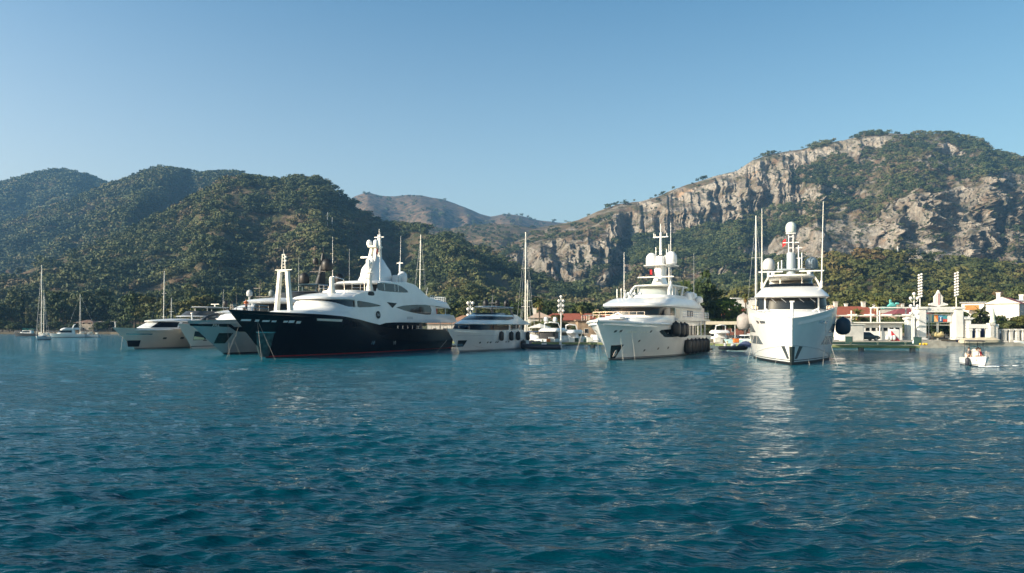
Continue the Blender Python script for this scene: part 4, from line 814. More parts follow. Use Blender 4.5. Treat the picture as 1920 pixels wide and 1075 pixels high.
    # aft main deck under the slab
    g = MB(); tier(g, [(2.2, -17.5, -28, 3.4, .4), (4.8, -17.5, -28, 3.4, .4)]); g.build('saloon', GLASS, root)
    g = MB(); [g.tube([(x, sd * 4.1, 2.6), (x, sd * 4.1, 4.8)], .13, 8) for x in (-27.5, -30) for sd in (1, -1)]; g.build('stanchion', WHITE, root)
    # flybridge
    g = MB(); tier(g, [(7.6, -13.5, -25.5, 3.3, 3), (8.25, -14.0, -25, 3.2, 3)], cap=False); g.build('flybridge_coaming', WHITE, root)
    g = MB(); tier(g, [(7.7, -15.6, -22, 2.6, 2.4), (9.45, -16.8, -22, 2.3, 2.2)]); g.build('flybridge_cabin', [mat('frosted_glass', (.35, .40, .40), .15, spec=.8)], root)
    g = MB(); tier(g, [(9.45, -16.2, -25, 2.7, 2.6), (9.55, -15.7, -25.4, 2.9, 3.0), (9.72, -15.9, -25.3, 2.85, 2.9), (9.8, -17, -25, 2.4, 2.4)]); g.build('hardtop', CREAM, root)
    for sd in (1, -1):
        g = MB(); g.tube([(-15.4, sd * 2.85, 7.7), (-16.0, sd * 2.65, 8.9), (-17.2, sd * 2.5, 9.5)], [.22, .2, .25], 8); g.tube([(-21, sd * 2.9, 7.8), (-22.5, sd * 2.8, 9.5)], .16, 8); g.tube([(-17.5, sd * 2.7, 8.2), (-17.5, sd * 2.7, 9.5)], .06, 6); g.tube([(-19, sd * 2.7, 8.2), (-19, sd * 2.7, 9.5)], .06, 6); g.build('hardtop_leg', WHITE, root)
    g = MB(); [g.tube([(x, y, 7.8), (x, y, 7.8 + q)], .08, 6) for x, y, q in ((-12.0, -3.3, 1.2), (-12.5, -2.9, 1.3), (-13, -2.5, 1.1))]; [g.ball((-13.4 - a * .35, -2.6 + a * .3, 8.2 + .2 * (a % 2)), .26, 10) for a in range(6)]; g.build('searchlight_cluster', WHITE, root)
    g = MB(); [g.lathe([(.65, 0), (.7, .5), (.5, 1.2), (1e-3, 1.5)], (-24.3 - a * 1.6, 3.0, 7.6 - .0), 12, sx=1.4) for a in range(3)]; g.build('covered_jet_ski', WHITE, root)
    dome('radar_dome', root, (-26.2, 4.2, 7.4), .55, WHITE, 1.0)
    # mast
    g = MB(); tier(g, [(9.75, -18.8, -22.2, 1.0, 1.0), (10.4, -19.1, -22.0, .75, .7), (11.2, -19.8, -21.8, .6, .6), (12.0, -19.6, -22.1, .7, .7), (12.9, -20.1, -21.8, .62, .6), (14.0, -20.3, -21.6, .55, .5)]); tier(g, [(12.55, -19.0, -23, 2.2, 1.4), (12.7, -18.9, -23, 2.3, 1.4)]); ms = g.build('mast', WHITE, root)
    g = MB(); g.box((-18.6, 0, 10.9), (.25, 5.2, .18), bev=.05); g.box((-18.9, 0, 10.6), (.4, .5, .5)); g.build('radar_scanner', CREAM, ms)
    g = MB(); g.tube([(-21, 0, 14.2), (-21, 0, 17.4)], [.2, .14], 8); g.box((-21, 0, 16.75), (.15, 2.2, .12)); [g.tube([(-21, y, 16.7), (-21, y, 16.7 + q)], .05, 5) for y, q in ((-1, .7), (-.8, .5), (.9, .6), (0, 1.9))]; [g.tube([(-21, y, 12.7), (-21, y, 12.7 + q)], .06, 5) for y, q in ((.85, 2.3), (-.7, 2.6), (.6, 1.4))]; g.build('mast_pole', WHITE, ms)
    dome('radar_dome', ms, (-21.0, -1.35, 12.75), .80, WHITE, 1.8, ped=.2); dome('radar_dome', ms, (-21.4, 1.4, 12.8), .84, WHITE, 1.9, ped=.2)
    flag('flag', ms, (-19.3, -.7, 12.0), .6, .7, REDF, (.2, -.6))
    whip('whip_antenna', root, (-16.5, -3.9, 7.6), (-16.5, -3.9, 14.4), .07); whip('whip_antenna', root, (-25.5, 3.6, 7.6), (-25.5, 3.6, 14.7), .07, CREAM); whip('whip_antenna', root, (-24, .6, 9.8), (-24, .6, 19.1), .09, WHITE)
    flag('flag', root, (-25.5, 3.6, 10.6), .5, .35, CANV, (.3, -.9))
    lines('mooring_line', root, [((.6, 1.6, 3.5), (1.3, 2.3, -.1)), ((.4, 3.0, 3.5), (.1, 3.3, -.1)), ((.5, -3.0, 3.6), (1.2, -3.9, -.1)), ((.5, -3.0, 3.6), (-1.0, -5.0, -.1)), ((3.2, -.2, 3.4), (1.4, -.6, 0.0))], .018, ROPE, 0.0)
    g = MB(); g.box((-35.6, 0, .35), (2.6, 7.5, .3), bev=.1); g.build('swim_platform', TEAK, root)
    ca, sa = math.cos(H), math.sin(H)
    def wl(x, y, z): return (11.4 + x * ca - y * sa, 88.2 + x * sa + y * ca, z)
    for k, (x, z, lb) in enumerate(((-11.2, 3.6, 'black round fender hanging by the side opening of the explorer yacht, nearer the bow'), (-13.6, 3.5, 'second black round fender on the side opening of the explorer yacht'), (-15.4, 3.5, 'third black round fender on the side opening of the explorer yacht'))):
        fender(wl(x, 4.95, z), .62, 1.9, BLACK, lb, 'black fenders on the explorer yacht')
    for k in range(6):
        fender(wl(-18.0 - k * 2.1, 4.7, 1.2), .52, 2.0, BLACK, ['foremost', 'second', 'third', 'fourth', 'fifth', 'aftmost'][k] + ' of the black fenders hanging low along the after side of the explorer yacht', 'black fenders on the explorer yacht')
    return root
yacht_explorer()
# ================================================================ smaller moored yachts
def yacht_white_mid():
    X, Y, H = -8.2, 117.0, H0
    root = empty('motor_yacht', (X, Y, 0), H, 'white motor yacht with black window bands and black fenders right of the dark superyacht', 'motor yacht')
    h = Hull(23.5, 6.6, 4.4, [(-23.5, 2.4), (-21.5, 3.0), (-8, 3.25), (0, 3.45), (4.4, 3.65)], e=(1.7, 2.5), t0=(.36, .56), p=.95, wlf=.88, stern=.92, bulw=.4)
    h.build('hull', root, [(-.02, 0), (.06, 1), (.12, 0), (.20, 1)], [ANTIF, WHITE, OFFW, ANTIF], nt=52)
    g = MB(); A0, A1 = (3.1, .6, -15, 2.75, 7.0), (4.5, -1.2, -15, 2.7, 6.0)
    tier(g, [(3.0, 1.2, -21.5, 2.85, 8), (3.35, .8, -21.5, 2.85, 7.5)]); tier(g, [A0, A1])
    tier(g, [(4.25, -1.0, -23.2, 2.9, 6.0), (4.36, -.8, -23.4, 3.05, 6.4), (4.46, -1.0, -23.4, 3.05, 6.4), (5.0, -3.2, -19, 2.75, 5.0), (5.75, -5.6, -17.5, 2.5, 4.2), (5.95, -6.4, -17.0, 2.4, 4)], ex=2.2)
    g.build('superstructure', WHITE, root)
    g = MB(); wband(g, A0, A1, 3.42, 4.28, -8.5, off=.06); panel(g, [(-7, 4.15), (-7, 3.4), (-13.5, 3.4), (-13.5, 4.2)], lambda x, z: 2.88, .1); g.build('lower_window_band', GLASSB, root)
    B0, B1 = (5.0, -3.2, -19, 2.75, 5.0), (5.75, -5.6, -17.5, 2.5, 4.2)
    g = MB(); wband(g, B0, B1, 5.06, 5.66, -16, off=.06, ex=2.2); g.build('upper_window_band', GLASSB, root)
    yy = lambda x, z: 3.05 - max(0, z - 4.4) * .22
    g = MB(); panel(g, [(-9, 4.3), (-12, 4.55), (-16, 4.6), (-23.8, 4.3), (-23.4, 4.5), (-20.5, 5.1), (-17.8, 5.95), (-16.5, 6.1), (-16.2, 5.3), (-12, 4.95), (-9, 4.6)], yy, .12); g.build('side_wing', WHITE, root)
    g = MB(); tier(g, [(5.95, -6.9, -14, 2.3, 3.5), (6.25, -7.5, -14, 2.2, 3.5)], cap=False); g.build('flybridge_screen', GLASS, root)
    g = MB(); tier(g, [(7.15, -8.5, -18.2, 1.9, 2.2), (7.25, -8.1, -18.5, 2.05, 2.6), (7.4, -8.6, -18.2, 1.9, 2.4)]); g.build('hardtop', GREYP, root)
    g = MB(); [g.tube([(-9.5, y, 6.0), (-9.5, y, 7.2)], .1, 6) for y in (-1.5, 1.5)]; [g.loft([[(x + a, sd * 1.8 + b, z) for a, b in ((.5, .07), (-.5, .07), (-.5, -.07), (.5, -.07))] for x, z in ((-18.6, 5.3), (-16.6, 7.2))], smooth=False) for sd in (1, -1)]; g.build('hardtop_leg', DGREY, root)
    g = MB(); g.tube([(-13, 0, 7.3), (-13.3, 0, 9.6)], [.25, .05], 8); g.box((-12.6, 0, 8.0), (.15, 1.9, .14)); g.build('mast', DGREY, root)
    for y, x in ((-1.1, -12.6), (.9, -13.2), (1.6, -15.5)): dome('radar_dome', root, (x, y, 7.45), .48, BLACK, 1.15, ped=0)
    g = MB(); [h.patch(g, [(x + .14, 1.5), (x - .14, 1.5), (x - .14, 1.25), (x + .14, 1.25)], .03, 0, (1, -1), sub=0) for x in (-3.6,)]; g.build('porthole', GLASS, root)
    for x in (-5.6, -6.4, -8.0, -8.6, -11.6, -12.8): g = MB(); h.patch(g, [(x + .14, 1.5), (x - .14, 1.5), (x - .14, 1.25), (x + .14, 1.25)], .03, 0, (1, -1), sub=0); g.build('porthole', GLASS, root)
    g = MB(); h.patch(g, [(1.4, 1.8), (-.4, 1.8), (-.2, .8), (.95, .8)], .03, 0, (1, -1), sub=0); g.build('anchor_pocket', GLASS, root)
    g = MB(); h.patch(g, [(1.2, 1.25), (.1, 1.25), (.0, .95), (1.0, .95)], .07, 0, (1, -1), sub=0); g.build('anchor', CHROME, root)
    g = MB(); [g.tube([(2.2 - i * 3.9, sd * (h.y(2.2 - i * 3.9, 2.6) + .02), 2.55), (2.2 - i * 3.9 - 3.9, sd * (h.y(2.2 - i * 3.9 - 3.9, 2.55) + .02), 2.5 - i * .02)], .035, 5) for i in range(5) for sd in (1, -1)]; g.build('rub_rail', GREYP, root)
    g = MB(); pts = [(4.0, .2, 3.6), (2.8, 1.2, 3.55), (1, 2.1, 3.45), (-2, 2.8, 3.4)]; railing(g, pts[:3], .55, .02, 1.4, 1); railing(g, [(x, -y, z) for x, y, z in pts[:3]], .55, .02, 1.4, 1); g.build('bow_railing', CHROME, root)
    g = MB(); g.box((-20, 0, 3.3), (3.0, 3.5, .5), bev=.15); g.box((-15.5, 1.6, 3.5), (1.2, 1.2, .9), bev=.2); g.tube([(-20, 2.6, 3.1), (-20, 2.6, 4.4)], .12, 8); g.tube([(-20, -2.6, 3.1), (-20, -2.6, 4.4)], .12, 8); g.build('cockpit_furniture', CREAM, root)
    g = MB(); g.box((-24.3, 0, .5), (2.4, 5.6, .3), bev=.1); g.build('swim_platform', TEAK, root)
    lines('mooring_line', root, [((2.6, .7, 1.9), (5.6, 2.2, -.1)), ((-.1, 2.2, 1.0), (-6.5, 3.3, .2)), ((2.6, -.9, 1.9), (4.2, -2, -.1))], .022, ROPE, 0.01)
    ca, sa = math.cos(H), math.sin(H)
    for k, (x, z, r) in enumerate(((-8.6, 2.35, .38), (-12.9, 2.3, .38), (-16.2, 2.3, .38), (-21.5, 2.2, .38), (-19.0, .75, .5))):
        y = h.y(x, z) + r
        fender((X + x * ca - y * sa, Y + x * sa + y * ca, z), r, 1.55, BLACK, ('foremost black fender on the white motor yacht with black window bands', 'second black fender on the white motor yacht with black window bands', 'third black fender on the white motor yacht with black window bands', 'black fender at the stern corner of the white motor yacht with black window bands', 'low black fender near the waterline of the white motor yacht with black window bands')[k], 'black fenders on the white motor yacht')
yacht_white_mid()
def yacht_flared():
    X, Y, H = -40.8, 105.7, H0
    root = empty('motor_yacht', (X, Y, 0), H, 'blue grey hulled yacht with black bow stripe and black domes beside the dark superyacht', 'motor yacht')
    h = Hull(40, 8.4, 6.8, [(-40, 4.2), (-12, 4.9), (-2, 4.95), (3, 4.85), (6.8, 4.75)], e=(1.7, 2.6), t0=(.38, .58), p=1.0, wlf=.88, bulw=.5)
    h.build('hull', root, [(-.02, 0), (.25, 1), (.4, 1), (.55, 1)], [ANTIF, SILVB, OFFW, ANTIF], nt=60)
    g = MB(); h.patch(g, [(6.3, 4.33), (1.0, 4.3), (.2, 3.9), (-2, 3.85), (-2, 3.2), (-.5, 3.25), (.9, 3.9), (6.1, 4.05)], .03, 0, (1, -1)); g.build('bow_stripe', NAVY, root)
    for sd in (1,): text_obj('lettering', 'JOUL', .44, WHITE, root, side_mat(3.0, h.y(3.0, 4.1) + .22, 4.12, sd, -.35) @ Matrix.Rotation(R(-20), 4, 'Y'), .01)
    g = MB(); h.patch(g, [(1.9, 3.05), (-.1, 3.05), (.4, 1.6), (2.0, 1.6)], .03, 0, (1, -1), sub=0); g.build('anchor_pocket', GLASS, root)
    g = MB(); h.patch(g, [(3.9, 2.15), (3.2, 2.15), (3.3, 1.98), (3.8, 1.98)], .03, 0, (1, -1), sub=0); g.build('hawse_hole', DGREY, root)
    g = MB(); tier(g, [(4.5, .5, -36, 3.7, 7), (5.6, -.6, -36, 3.6, 7), (5.9, -2.0, -36, 3.5, 6)]); A0, A1 = (5.8, -7.0, -34, 3.5, 5), (7.6, -8.4, -34, 3.4, 4.6); tier(g, [A0, A1])
    tier(g, [(7.5, -6.0, -36, 3.8, 5.5), (7.7, -5.6, -36, 3.95, 6), (8.0, -6.5, -36, 3.7, 5.5), (8.4, -10, -34, 3.4, 4.5)]); g.build('superstructure', WHITE, root)
    g = MB(); wband(g, A0, A1, 6.2, 7.4, -30, off=.05); g.build('window_band', GLASS, root)
    g = MB(); tier(g, [(8.3, -12, -30, 3.1, 3), (9.3, -13, -30, 3.0, 3)]); g.build('upper_lounge', DGREY, root)
    g = MB(); tier(g, [(9.45, -16.8, -29, 3.5, 3), (9.55, -16.4, -29.3, 3.6, 3.2), (9.72, -17.0, -29, 3.4, 3)]); g.build('hardtop', DGREY, root)
    g = MB(); tier(g, [(10.75, -18.4, -26.0, 2.2, 2), (10.85, -18.0, -26.2, 2.3, 2), (11.0, -18.6, -26, 2.1, 2)]); [g.tube([(x, y, 9.6), (x, y, 10.8)], .16, 8) for x in (-19.5, -24.5) for y in (-1.3, 1.3)]; g.build('radar_arch', mat('teal_grey_arch', (.05, .10, .13), .35), root)
    g = MB(); tier(g, [(10.9, -21.2, -23.6, .55, .5), (13.0, -22.2, -23.6, .4, .4), (16.4, -23.0, -23.7, .16, .15)]); g.box((-21.5, .2, 13.2), (.15, 3.2, .12)); g.box((-22.6, 0, 14.3), (.12, 2.0, .12)); g.tube([(-23.3, 0, 16.3), (-23.3, 0, 17.6)], .04, 5); ms = g.build('mast', BLACK, root)
    dome('radar_dome', ms, (-22.3, -.85, 14.5), .48, BLACK, 1.2, ped=.1); dome('radar_dome', ms, (-23.0, 1.0, 13.4), .95, BLACK, 2.1, ped=.1)
    dome('radar_dome', root, (-21.3, -2.4, 11.2), .85, BLACK, 1.9, ped=.4); dome('radar_dome', root, (-24.5, 2.4, 11.2), .85, BLACK, 1.9, ped=.4)
    whip('whip_antenna', root, (-20.6, -3.0, 9.6), (-20.6, -3.0, 15.6), .05, GREYP); whip('whip_antenna', root, (-27.2, 2.6, 9.6), (-27.2, 2.6, 17.5), .05, GREYP); whip('whip_antenna', root, (-26, 0, 9.6), (-26, 0, 19.6), .07, WHITE)
    g = MB(); g.box((3.0, 0, 4.85), (1.6, 1.6, .6), bev=.15); g.tube([(4.5, .1, 4.6), (3.2, .3, 5.4), (1.8, .6, 5.7)], .2, 6); g.build('bow_crane', DGREY, root)
    g = MB(); g.tube([(5.8, 0, 4.6), (5.9, 0, 5.7)], .09, 8); g.box((5.9, 0, 5.75), (.25, .3, .12)); g.build('bow_light', WHITE, root)
    y1 = h.y(1.6, 3.9)
    lines('mooring_line', root, [((1.4, y1 + .3, 4.3), (2.4, 3.2, -.1)), ((1.3, y1 + .3, 4.3), (.7, 3.6, -.1)), ((.6, 1.6, 1.7), (.4, 1.2, -.1))], .018, CHAIN, 0)
yacht_flared()
def yacht_slot():
    X, Y, H = -57.0, 133.0, H0
    root = empty('motor_yacht', (X, Y, 0), H, 'pale grey yacht with square anchor recess, second moored yacht from the left', 'motor yacht')
    h = Hull(32, 7.0, 3.2, [(-32, 3.8), (-8, 4.4), (0, 4.5), (3.2, 4.4)], e=(1.8, 2.6), t0=(.4, .58), wlf=.9, bulw=.4)
    h.build('hull', root, [(-.02, 3), (.2, 1), (.35, 0), (.48, 1)], [ANTIF, SILV, OFFW, SILV], nt=50)
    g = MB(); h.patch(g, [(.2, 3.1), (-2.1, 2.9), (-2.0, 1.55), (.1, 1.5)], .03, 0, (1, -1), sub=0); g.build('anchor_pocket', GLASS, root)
    g = MB(); h.patch(g, [(.1, 2.2), (-1.6, 1.95), (-1.9, 1.6), (.1, 1.6)], .07, 0, (1, -1), sub=0); g.build('anchor', mat('pale_lime_anchor', (.60, .62, .40), .5), root)
    g = MB(); tier(g, [(4.2, -1, -30, 3.1, 6), (5.4, -3.4, -30, 3.0, 5)]); A0, A1 = (5.3, -6.6, -29, 2.95, 4.5), (6.5, -7.8, -29, 2.8, 4); tier(g, [A0, A1]); tier(g, [(6.4, -6.9, -30, 3.1, 5), (6.6, -6.6, -30, 3.2, 5), (7.2, -10, -28, 2.8, 4)])
    tier(g, [(7.2, -11, -24, 2.4, 3), (7.9, -12.5, -24, 2.2, 3), (8.2, -14, -23, 1.8, 2.5)]); g.build('superstructure', WHITE, root)
    g = MB(); wband(g, A0, A1, 5.5, 6.35, -24, off=.05); g.build('window_band', GLASS, root)
    g = MB(); g.tube([(-17.6, 0, 8.1), (-17.8, 0, 13.4)], [.2, .06], 8); g.box((-17.5, 0, 9.9), (.15, 5.2, .14)); g.box((-17.4, -.4, 11.6), (.12, 1.8, .12)); g.box((-16.8, 0, 9.2), (.2, 2.6, .14)); g.build('mast', DGREY, root)
    dome('radar_dome', root, (-17.0, -2.0, 10.0), .6, GREYP, 1.3, ped=1.6); dome('radar_dome', root, (-18.8, 2.0, 10.0), .6, mat('dull_green_dome', (.16, .19, .18), .5), 1.3, ped=1.6)
    for x, y in ((-14.6, 1.0), (-15.0, -1.0)): dome('searchlight', root, (x, y, 8.15), .38, WHITE, .85, ped=.1)
    lines('mooring_line', root, [((-1.2, 2.2, 1.7), (-3.8, 5.4, -.1)), ((1.0, .8, 1.0), (1.6, 1.2, -.1))], .022, ROPE, 0)
yacht_slot()
def yacht_far_left():
    X, Y, H = -65.6, 130.0, H0
    root = empty('motor_yacht', (X, Y, 0), H, 'leftmost moored yacht, warm silver hull with sharp raked bow and two long side windows', 'motor yacht')
    h = Hull(30, 7.2, 4.6, [(-30, 3.0), (-8, 3.45), (0, 3.65), (4.6, 3.8)], e=(1.5, 2.1), t0=(.34, .52), p=.95, wlf=.86, bulw=.35)
    h.build('hull', root, [(-.02, 0), (.05, 1), (.10, 0), (.2, 1)], [ANTIF, SILV, OFFW, ANTIF], nt=50)
    g = MB(); h.patch(g, [(1.7, 1.55), (-.5, 1.55), (-.5, .45), (1.5, .45)], .03, 0, (1, -1), sub=0); g.build('hull_window', GLASSB, root)
    g = MB(); h.patch(g, [(2.2, 2.75), (-2.1, 2.7), (-2.1, 2.5), (2.2, 2.55)], .03, 0, (1, -1)); g.build('chrome_strip', CHROME, root)
    for x in (-4.6, -7.9): g = MB(); h.patch(g, [(x + .32, 2.0), (x - .32, 2.0), (x - .32, 1.72), (x + .32, 1.72)], .03, 0, (1, -1), sub=0); g.build('porthole', GLASS, root)
    A0, A1 = (3.5, -.4, -24, 2.75, 6.4), (4.9, -3.4, -24, 2.45, 5)
    g = MB(); tier(g, [(3.3, 1.6, -27, 3.0, 8), (3.55, 1.2, -27, 2.95, 7.5)]); tier(g, [A0, A1]); tier(g, [(4.85, -2.6, -26, 2.6, 5.2), (4.98, -2.6, -26, 2.65, 5.2), (5.15, -3.6, -25, 2.4, 4.8), (5.4, -7.5, -24, 2.2, 3.5)]); tier(g, [(5.75, -10.2, -26.5, 2.55, 3), (5.85, -9.8, -26.8, 2.7, 3.3), (6.0, -10.4, -26.5, 2.5, 3)]); g.build('superstructure', WHITE, root)
    g = MB(); wband(g, A0, A1, 3.8, 4.75, -6.6, off=.05, xmax=-1.6); g.build('side_window', GLASSB, root)
    g = MB(); wband(g, A0, A1, 3.75, 4.72, -14, off=.05, xmax=-6.9); g.build('side_window', GLASSB, root)
    g = MB(); tier(g, [(6.0, -11, -22, 2.2, 2.5), (6.9, -12.4, -22, 2.1, 2.5)]); g.build('flybridge_screen', DGREY, root)
    g = MB(); tier(g, [(7.55, -14.0, -20.5, 2.0, 1.5), (7.65, -13.7, -20.7, 2.1, 1.6), (7.78, -14.0, -20.5, 2.0, 1.5)]); [g.tube([(x, y, 6.2), (x, y, 7.6)], .1, 6) for x in (-15.2, -19.5) for y in (-1.5, 1.5)]; g.build('hardtop', GREYP, root)
    dome('radar_dome', root, (-21, .6, 8.0), .48, BLACK, 1.2, ped=.9); g = MB(); g.box((-18.8, 0, 8.35), (.14, 2.0, .12)); g.tube([(-18.8, 0, 7.7), (-18.8, 0, 8.4)], .14, 6); g.build('radar_scanner', WHITE, root)
    g = MB(); g.tube([(4.0, 0, 3.7), (4.05, 0, 4.7)], .07, 8); g.build('bow_light', WHITE, root)
    whip('whip_antenna', root, (-22, -1, 7.8), (-22.2, -1, 11.5), .04, GREYP)
    lines('mooring_line', root, [((3.0, .6, 2.5), (4.3, 1.6, -.1))], .03, ROPE, 0)
yacht_far_left()
# ================================================================ sailing boats and small craft
def sailboat(loc, rz, L, mast_h, label, hullm=WHITE, B=None, mizzen=None, heel=0, spread=2, awn=None, clutter=0, rake=.02):
    root = empty('sailing_boat', loc, rz, label, 'sailing boat', 'sailing boats with bare masts')
    B = B or L * .3; z1 = L * .095
    h = Hull(L, B, L * .09, [(-L, z1 * .85), (-L * .5, z1 * .85), (L * .09, z1 * 1.2)], e=(1.7, 2.0), t0=(.2, .35), wlf=.85, stern=.7, bulw=.1)
    h.build('hull', root, [(-.02, 0), (.10, 1), (.16, 0), (.22, 1)], [ANTIF, hullm, OFFW, ANTIF], nt=26)
    g = MB(); tier(g, [(z1 * .8, -L * .22, -L * .7, B * .26, L * .12), (z1 * 1.3, -L * .28, -L * .7, B * .22, L * .1)], n=6); g.build('cabin', WHITE, root)
    g = MB(); panel(g, [(-L * .33, z1 * 1.2), (-L * .33, z1 * 1.05), (-L * .62, z1 * 1.05), (-L * .62, z1 * 1.2)], lambda x, z: B * .25, .03); g.build('cabin_window', GLASS, root)
    for mx, mh in ((-L * .38, mast_h),) + (((-L * mizzen[0], mizzen[1]),) if mizzen else ()):
        g = MB(); r = .10 * (mh / 15) ** .5; g.tube([(mx, 0, z1), (mx - mh * rake, 0, mh)], [r * 1.2, r * .8], 8); g.tube([(mx - .1, 0, z1 * 1.9), (mx - L * .4, 0, z1 * 1.8)], .12, 8)
        for k in range(spread): zz = mh * (k + 1) / (spread + 1) * 1.02; g.tube([(mx - zz * rake, -.9, zz), (mx - zz * rake, .9, zz)], .03, 5)
        g.build('mast', CREAM, root)
        tp = (mx - mh * rake, 0, mh * .99)
        g = MB(); [g.tube([tp, q], .018, 4, caps=False) for q in ((L * .08, 0, z1 * 1.2), (-L * .97, 0, z1 * .9), (mx, B * .45, z1), (mx, -B * .45, z1))]; g.build('rigging', GREYP, root)
    if awn:
        g = MB(); tier(g, [(z1 * 2.4, -L * .58, -L * .9, B * .4, .8), (z1 * 2.6, -L * .6, -L * .88, B * .36, .8)], n=5); [g.tube([(x, y, z1), (x, y, z1 * 2.45)], .03, 5) for x in (-L * .62, -L * .86) for y in (-B * .33, B * .33)]; g.build('bimini', awn, root)
    if clutter:
        rr = random.Random(clutter); g = MB()
        for k in range(9): g.box((-rr.uniform(.4, .95) * L, rr.uniform(-.3, .3) * B, z1 + rr.uniform(.2, .9)), (rr.uniform(.3, .9), rr.uniform(.3, .7), rr.uniform(.3, .9)), bev=.1)
        g.build('deck_gear', CREAM, root)
    return root
def pxloc(px, Y, z=0): return ((px - HX) / F * Y, Y, z)
sailboat(pxloc(70, 215), R(-72), 10.5, 22.0, 'white two masted sailing boat leftmost in the bay, lit from the left', mizzen=(.62, 14), clutter=3)
sailboat(pxloc(128, 268), R(188), 10.5, 15.5, 'white sailing boat with dark canopy beside the rounded motor boat at the left', awn=DGREY, clutter=5, rake=0)
sailboat(pxloc(281, 205), R(-112), 12, 19.5, 'sailing boat whose tall mast rises behind the leftmost silver yacht', mizzen=(.6, 12))
sailboat(pxloc(770, 168), R(-100), 17, 25.5, 'sailing boat with tall white mast and long backstay behind the dark hulled superyacht', rake=.05)
sailboat(pxloc(976, 152), R(-100), 16, 24.0, 'sailing boat with tall mast behind the stern of the black banded white yacht', mizzen=(.55, 14), rake=.03)
sailboat(pxloc(1421, 138), R(-105), 16, 25.3, 'sailing boat with tall cream mast behind the left side of the bow on superyacht', rake=0)
sailboat(pxloc(1252, 168), R(-105), 14, 23, 'sailing boat masked by the explorer yacht, only its mast in view', rake=0)
def motor_boat(loc, rz, L, label, cat='motor boat', name='motor_boat', hullm=WHITE, cabin=True, fly=True, group=None, canopy=None, rails=True, domes=0, deck=1.0, rd=False):
    root = empty(name, loc, rz, label, cat, group or 'small motor boats of the marina')
    B = L * .32; z1 = .09 * L + .45
    h = Hull(L, B, L * .10, [(-L, z1 * .85), (-L * .4, z1 * .95), (L * .1, z1 * 1.15)], e=(1.7, 2.4), t0=(.4, .55), wlf=.86, bulw=.15)
    h.build('hull', root, [(-.02, 0), (.10, 1), (.16, 0), (.22, 1)], [ANTIF, hullm, OFFW, ANTIF], nt=26)
    if cabin:
        A0, A1 = (z1 * .9, -L * .14, -L * .72, B * .40, L * .16), (z1 * .9 + 1.15 * deck, -L * .27, -L * .70, B * .34, L * .12)
        g = MB(); tier(g, [A0, A1], n=8); g.build('cabin', WHITE, root)
        g = MB(); wband(g, A0, A1, z1 * .9 + .4 * deck, z1 * .9 + .98 * deck, -L * .6, off=.04, n=8); g.build('cabin_window', GLASS, root)
        if fly:
            g = MB(); z2 = z1 * .9 + 1.15 * deck; tier(g, [(z2, -L * .24, -L * .86, B * .40, L * .12), (z2 + .25, -L * .26, -L * .86, B * .41, L * .12), (z2 + .7, -L * .36, -L * .8, B * .34, L * .1)], n=8)
            for sd in (1, -1): g.tube([(-L * .62, sd * B * .36, z2 + .3), (-L * .68, sd * B * .30, z2 + 1.7), (-L * .72, 0, z2 + 1.9)], .12, 6)
            g.build('flybridge', WHITE, root)
            for k in range(domes): dome('radar_dome', root, (-L * .72, (k - (domes - 1) / 2) * 1.9, z2 + 2.0), .45, WHITE, .95, ped=.15)
        if rd: g = MB(); tier(g, [(.9, -L * .7, -L * .9, B * .34, .3), (2.7, -L * .7, -L * .9, B * .34, .3)], n=4); g.build('aft_door', BLACK, root)
    else:
        g = MB(); g.box((-L * .5, 0, z1 + .35), (L * .12, B * .35, .9), bev=.12); g.box((-L * .75, 0, z1 + .1), (L * .12, B * .7, .5), bev=.1); g.build('console', OFFW, root)
        g = MB(); g.box((-L * .99, 0, z1 * .7), (.55, .5, 1.1), bev=.12); g.build('outboard_motor', BLACK, root)
    if canopy:
        zc = z1 + 1.55; g = MB(); tier(g, [(zc, -L * .28, -L * .8, B * .42, .5), (zc + .1, -L * .3, -L * .78, B * .4, .5)], n=4); [g.tube([(x, y, z1 * .9), (x, y, zc)], .022, 5) for x in (-L * .45, -L * .76) for y in (-B * .36, B * .36)]; g.build('canopy', canopy, root)
    if rails:
        g = MB(); pts = [(L * .07, 0.05, z1 * 1.1), (-L * .05, B * .28, z1 * 1.08), (-L * .25, B * .42, z1)]; railing(g, pts, .55, .022, 1.0, 1); railing(g, [(x, -y, z) for x, y, z in pts], .55, .022, 1.0, 1); g.build('railing', CHROME, root)
    return root
motor_boat(pxloc(97, 262), R(215), 10, 'white rounded motor boat at the left, between the two sailing boats', domes=0, deck=1.35)
motor_boat(pxloc(30, 300), R(190), 9, 'small dark canopied boat near the left edge of the bay', hullm=DGREY, canopy=TEALP, cabin=True, fly=False)
motor_boat(pxloc(1060, 160), R(70), 15, 'white flybridge cruiser stern on to the pier with a white globe lamp before it', domes=2, rd=True, deck=1.15)
motor_boat(pxloc(1095, 170), R(64), 12, 'white cruiser with dark side window right of the flybridge cruiser', fly=True)
motor_boat(pxloc(1122, 163), R(75), 8, 'small white boat tucked left of the explorer yacht bow', fly=False)
motor_boat(pxloc(1365, 150), R(180), 9, 'pale turquoise small cruiser alongside the pier between the two white superyachts', hullm=mat('pale_turquoise', (.42, .62, .64), .35), fly=False)
motor_boat(pxloc(1384, 165), R(200), 10, 'white cabin cruiser behind the pale turquoise boat', fly=False)
motor_boat(pxloc(1330, 175), R(95), 11, 'white cruiser behind the stern of the explorer yacht', fly=True)
motor_boat(pxloc(1905, 150), R(190), 6.5, 'small white speedboat by the quay at the right edge', cabin=False)
motor_boat(pxloc(1011, 156), R(80), 10, 'blue canvas covered boat right of the white motor yacht stern', hullm=ANTIF, cabin=True, fly=False, canopy=BLUEC)
motor_boat(pxloc(1612, 162), R(80), 7, 'small white boat on the quay side left of the parked car', cabin=False)
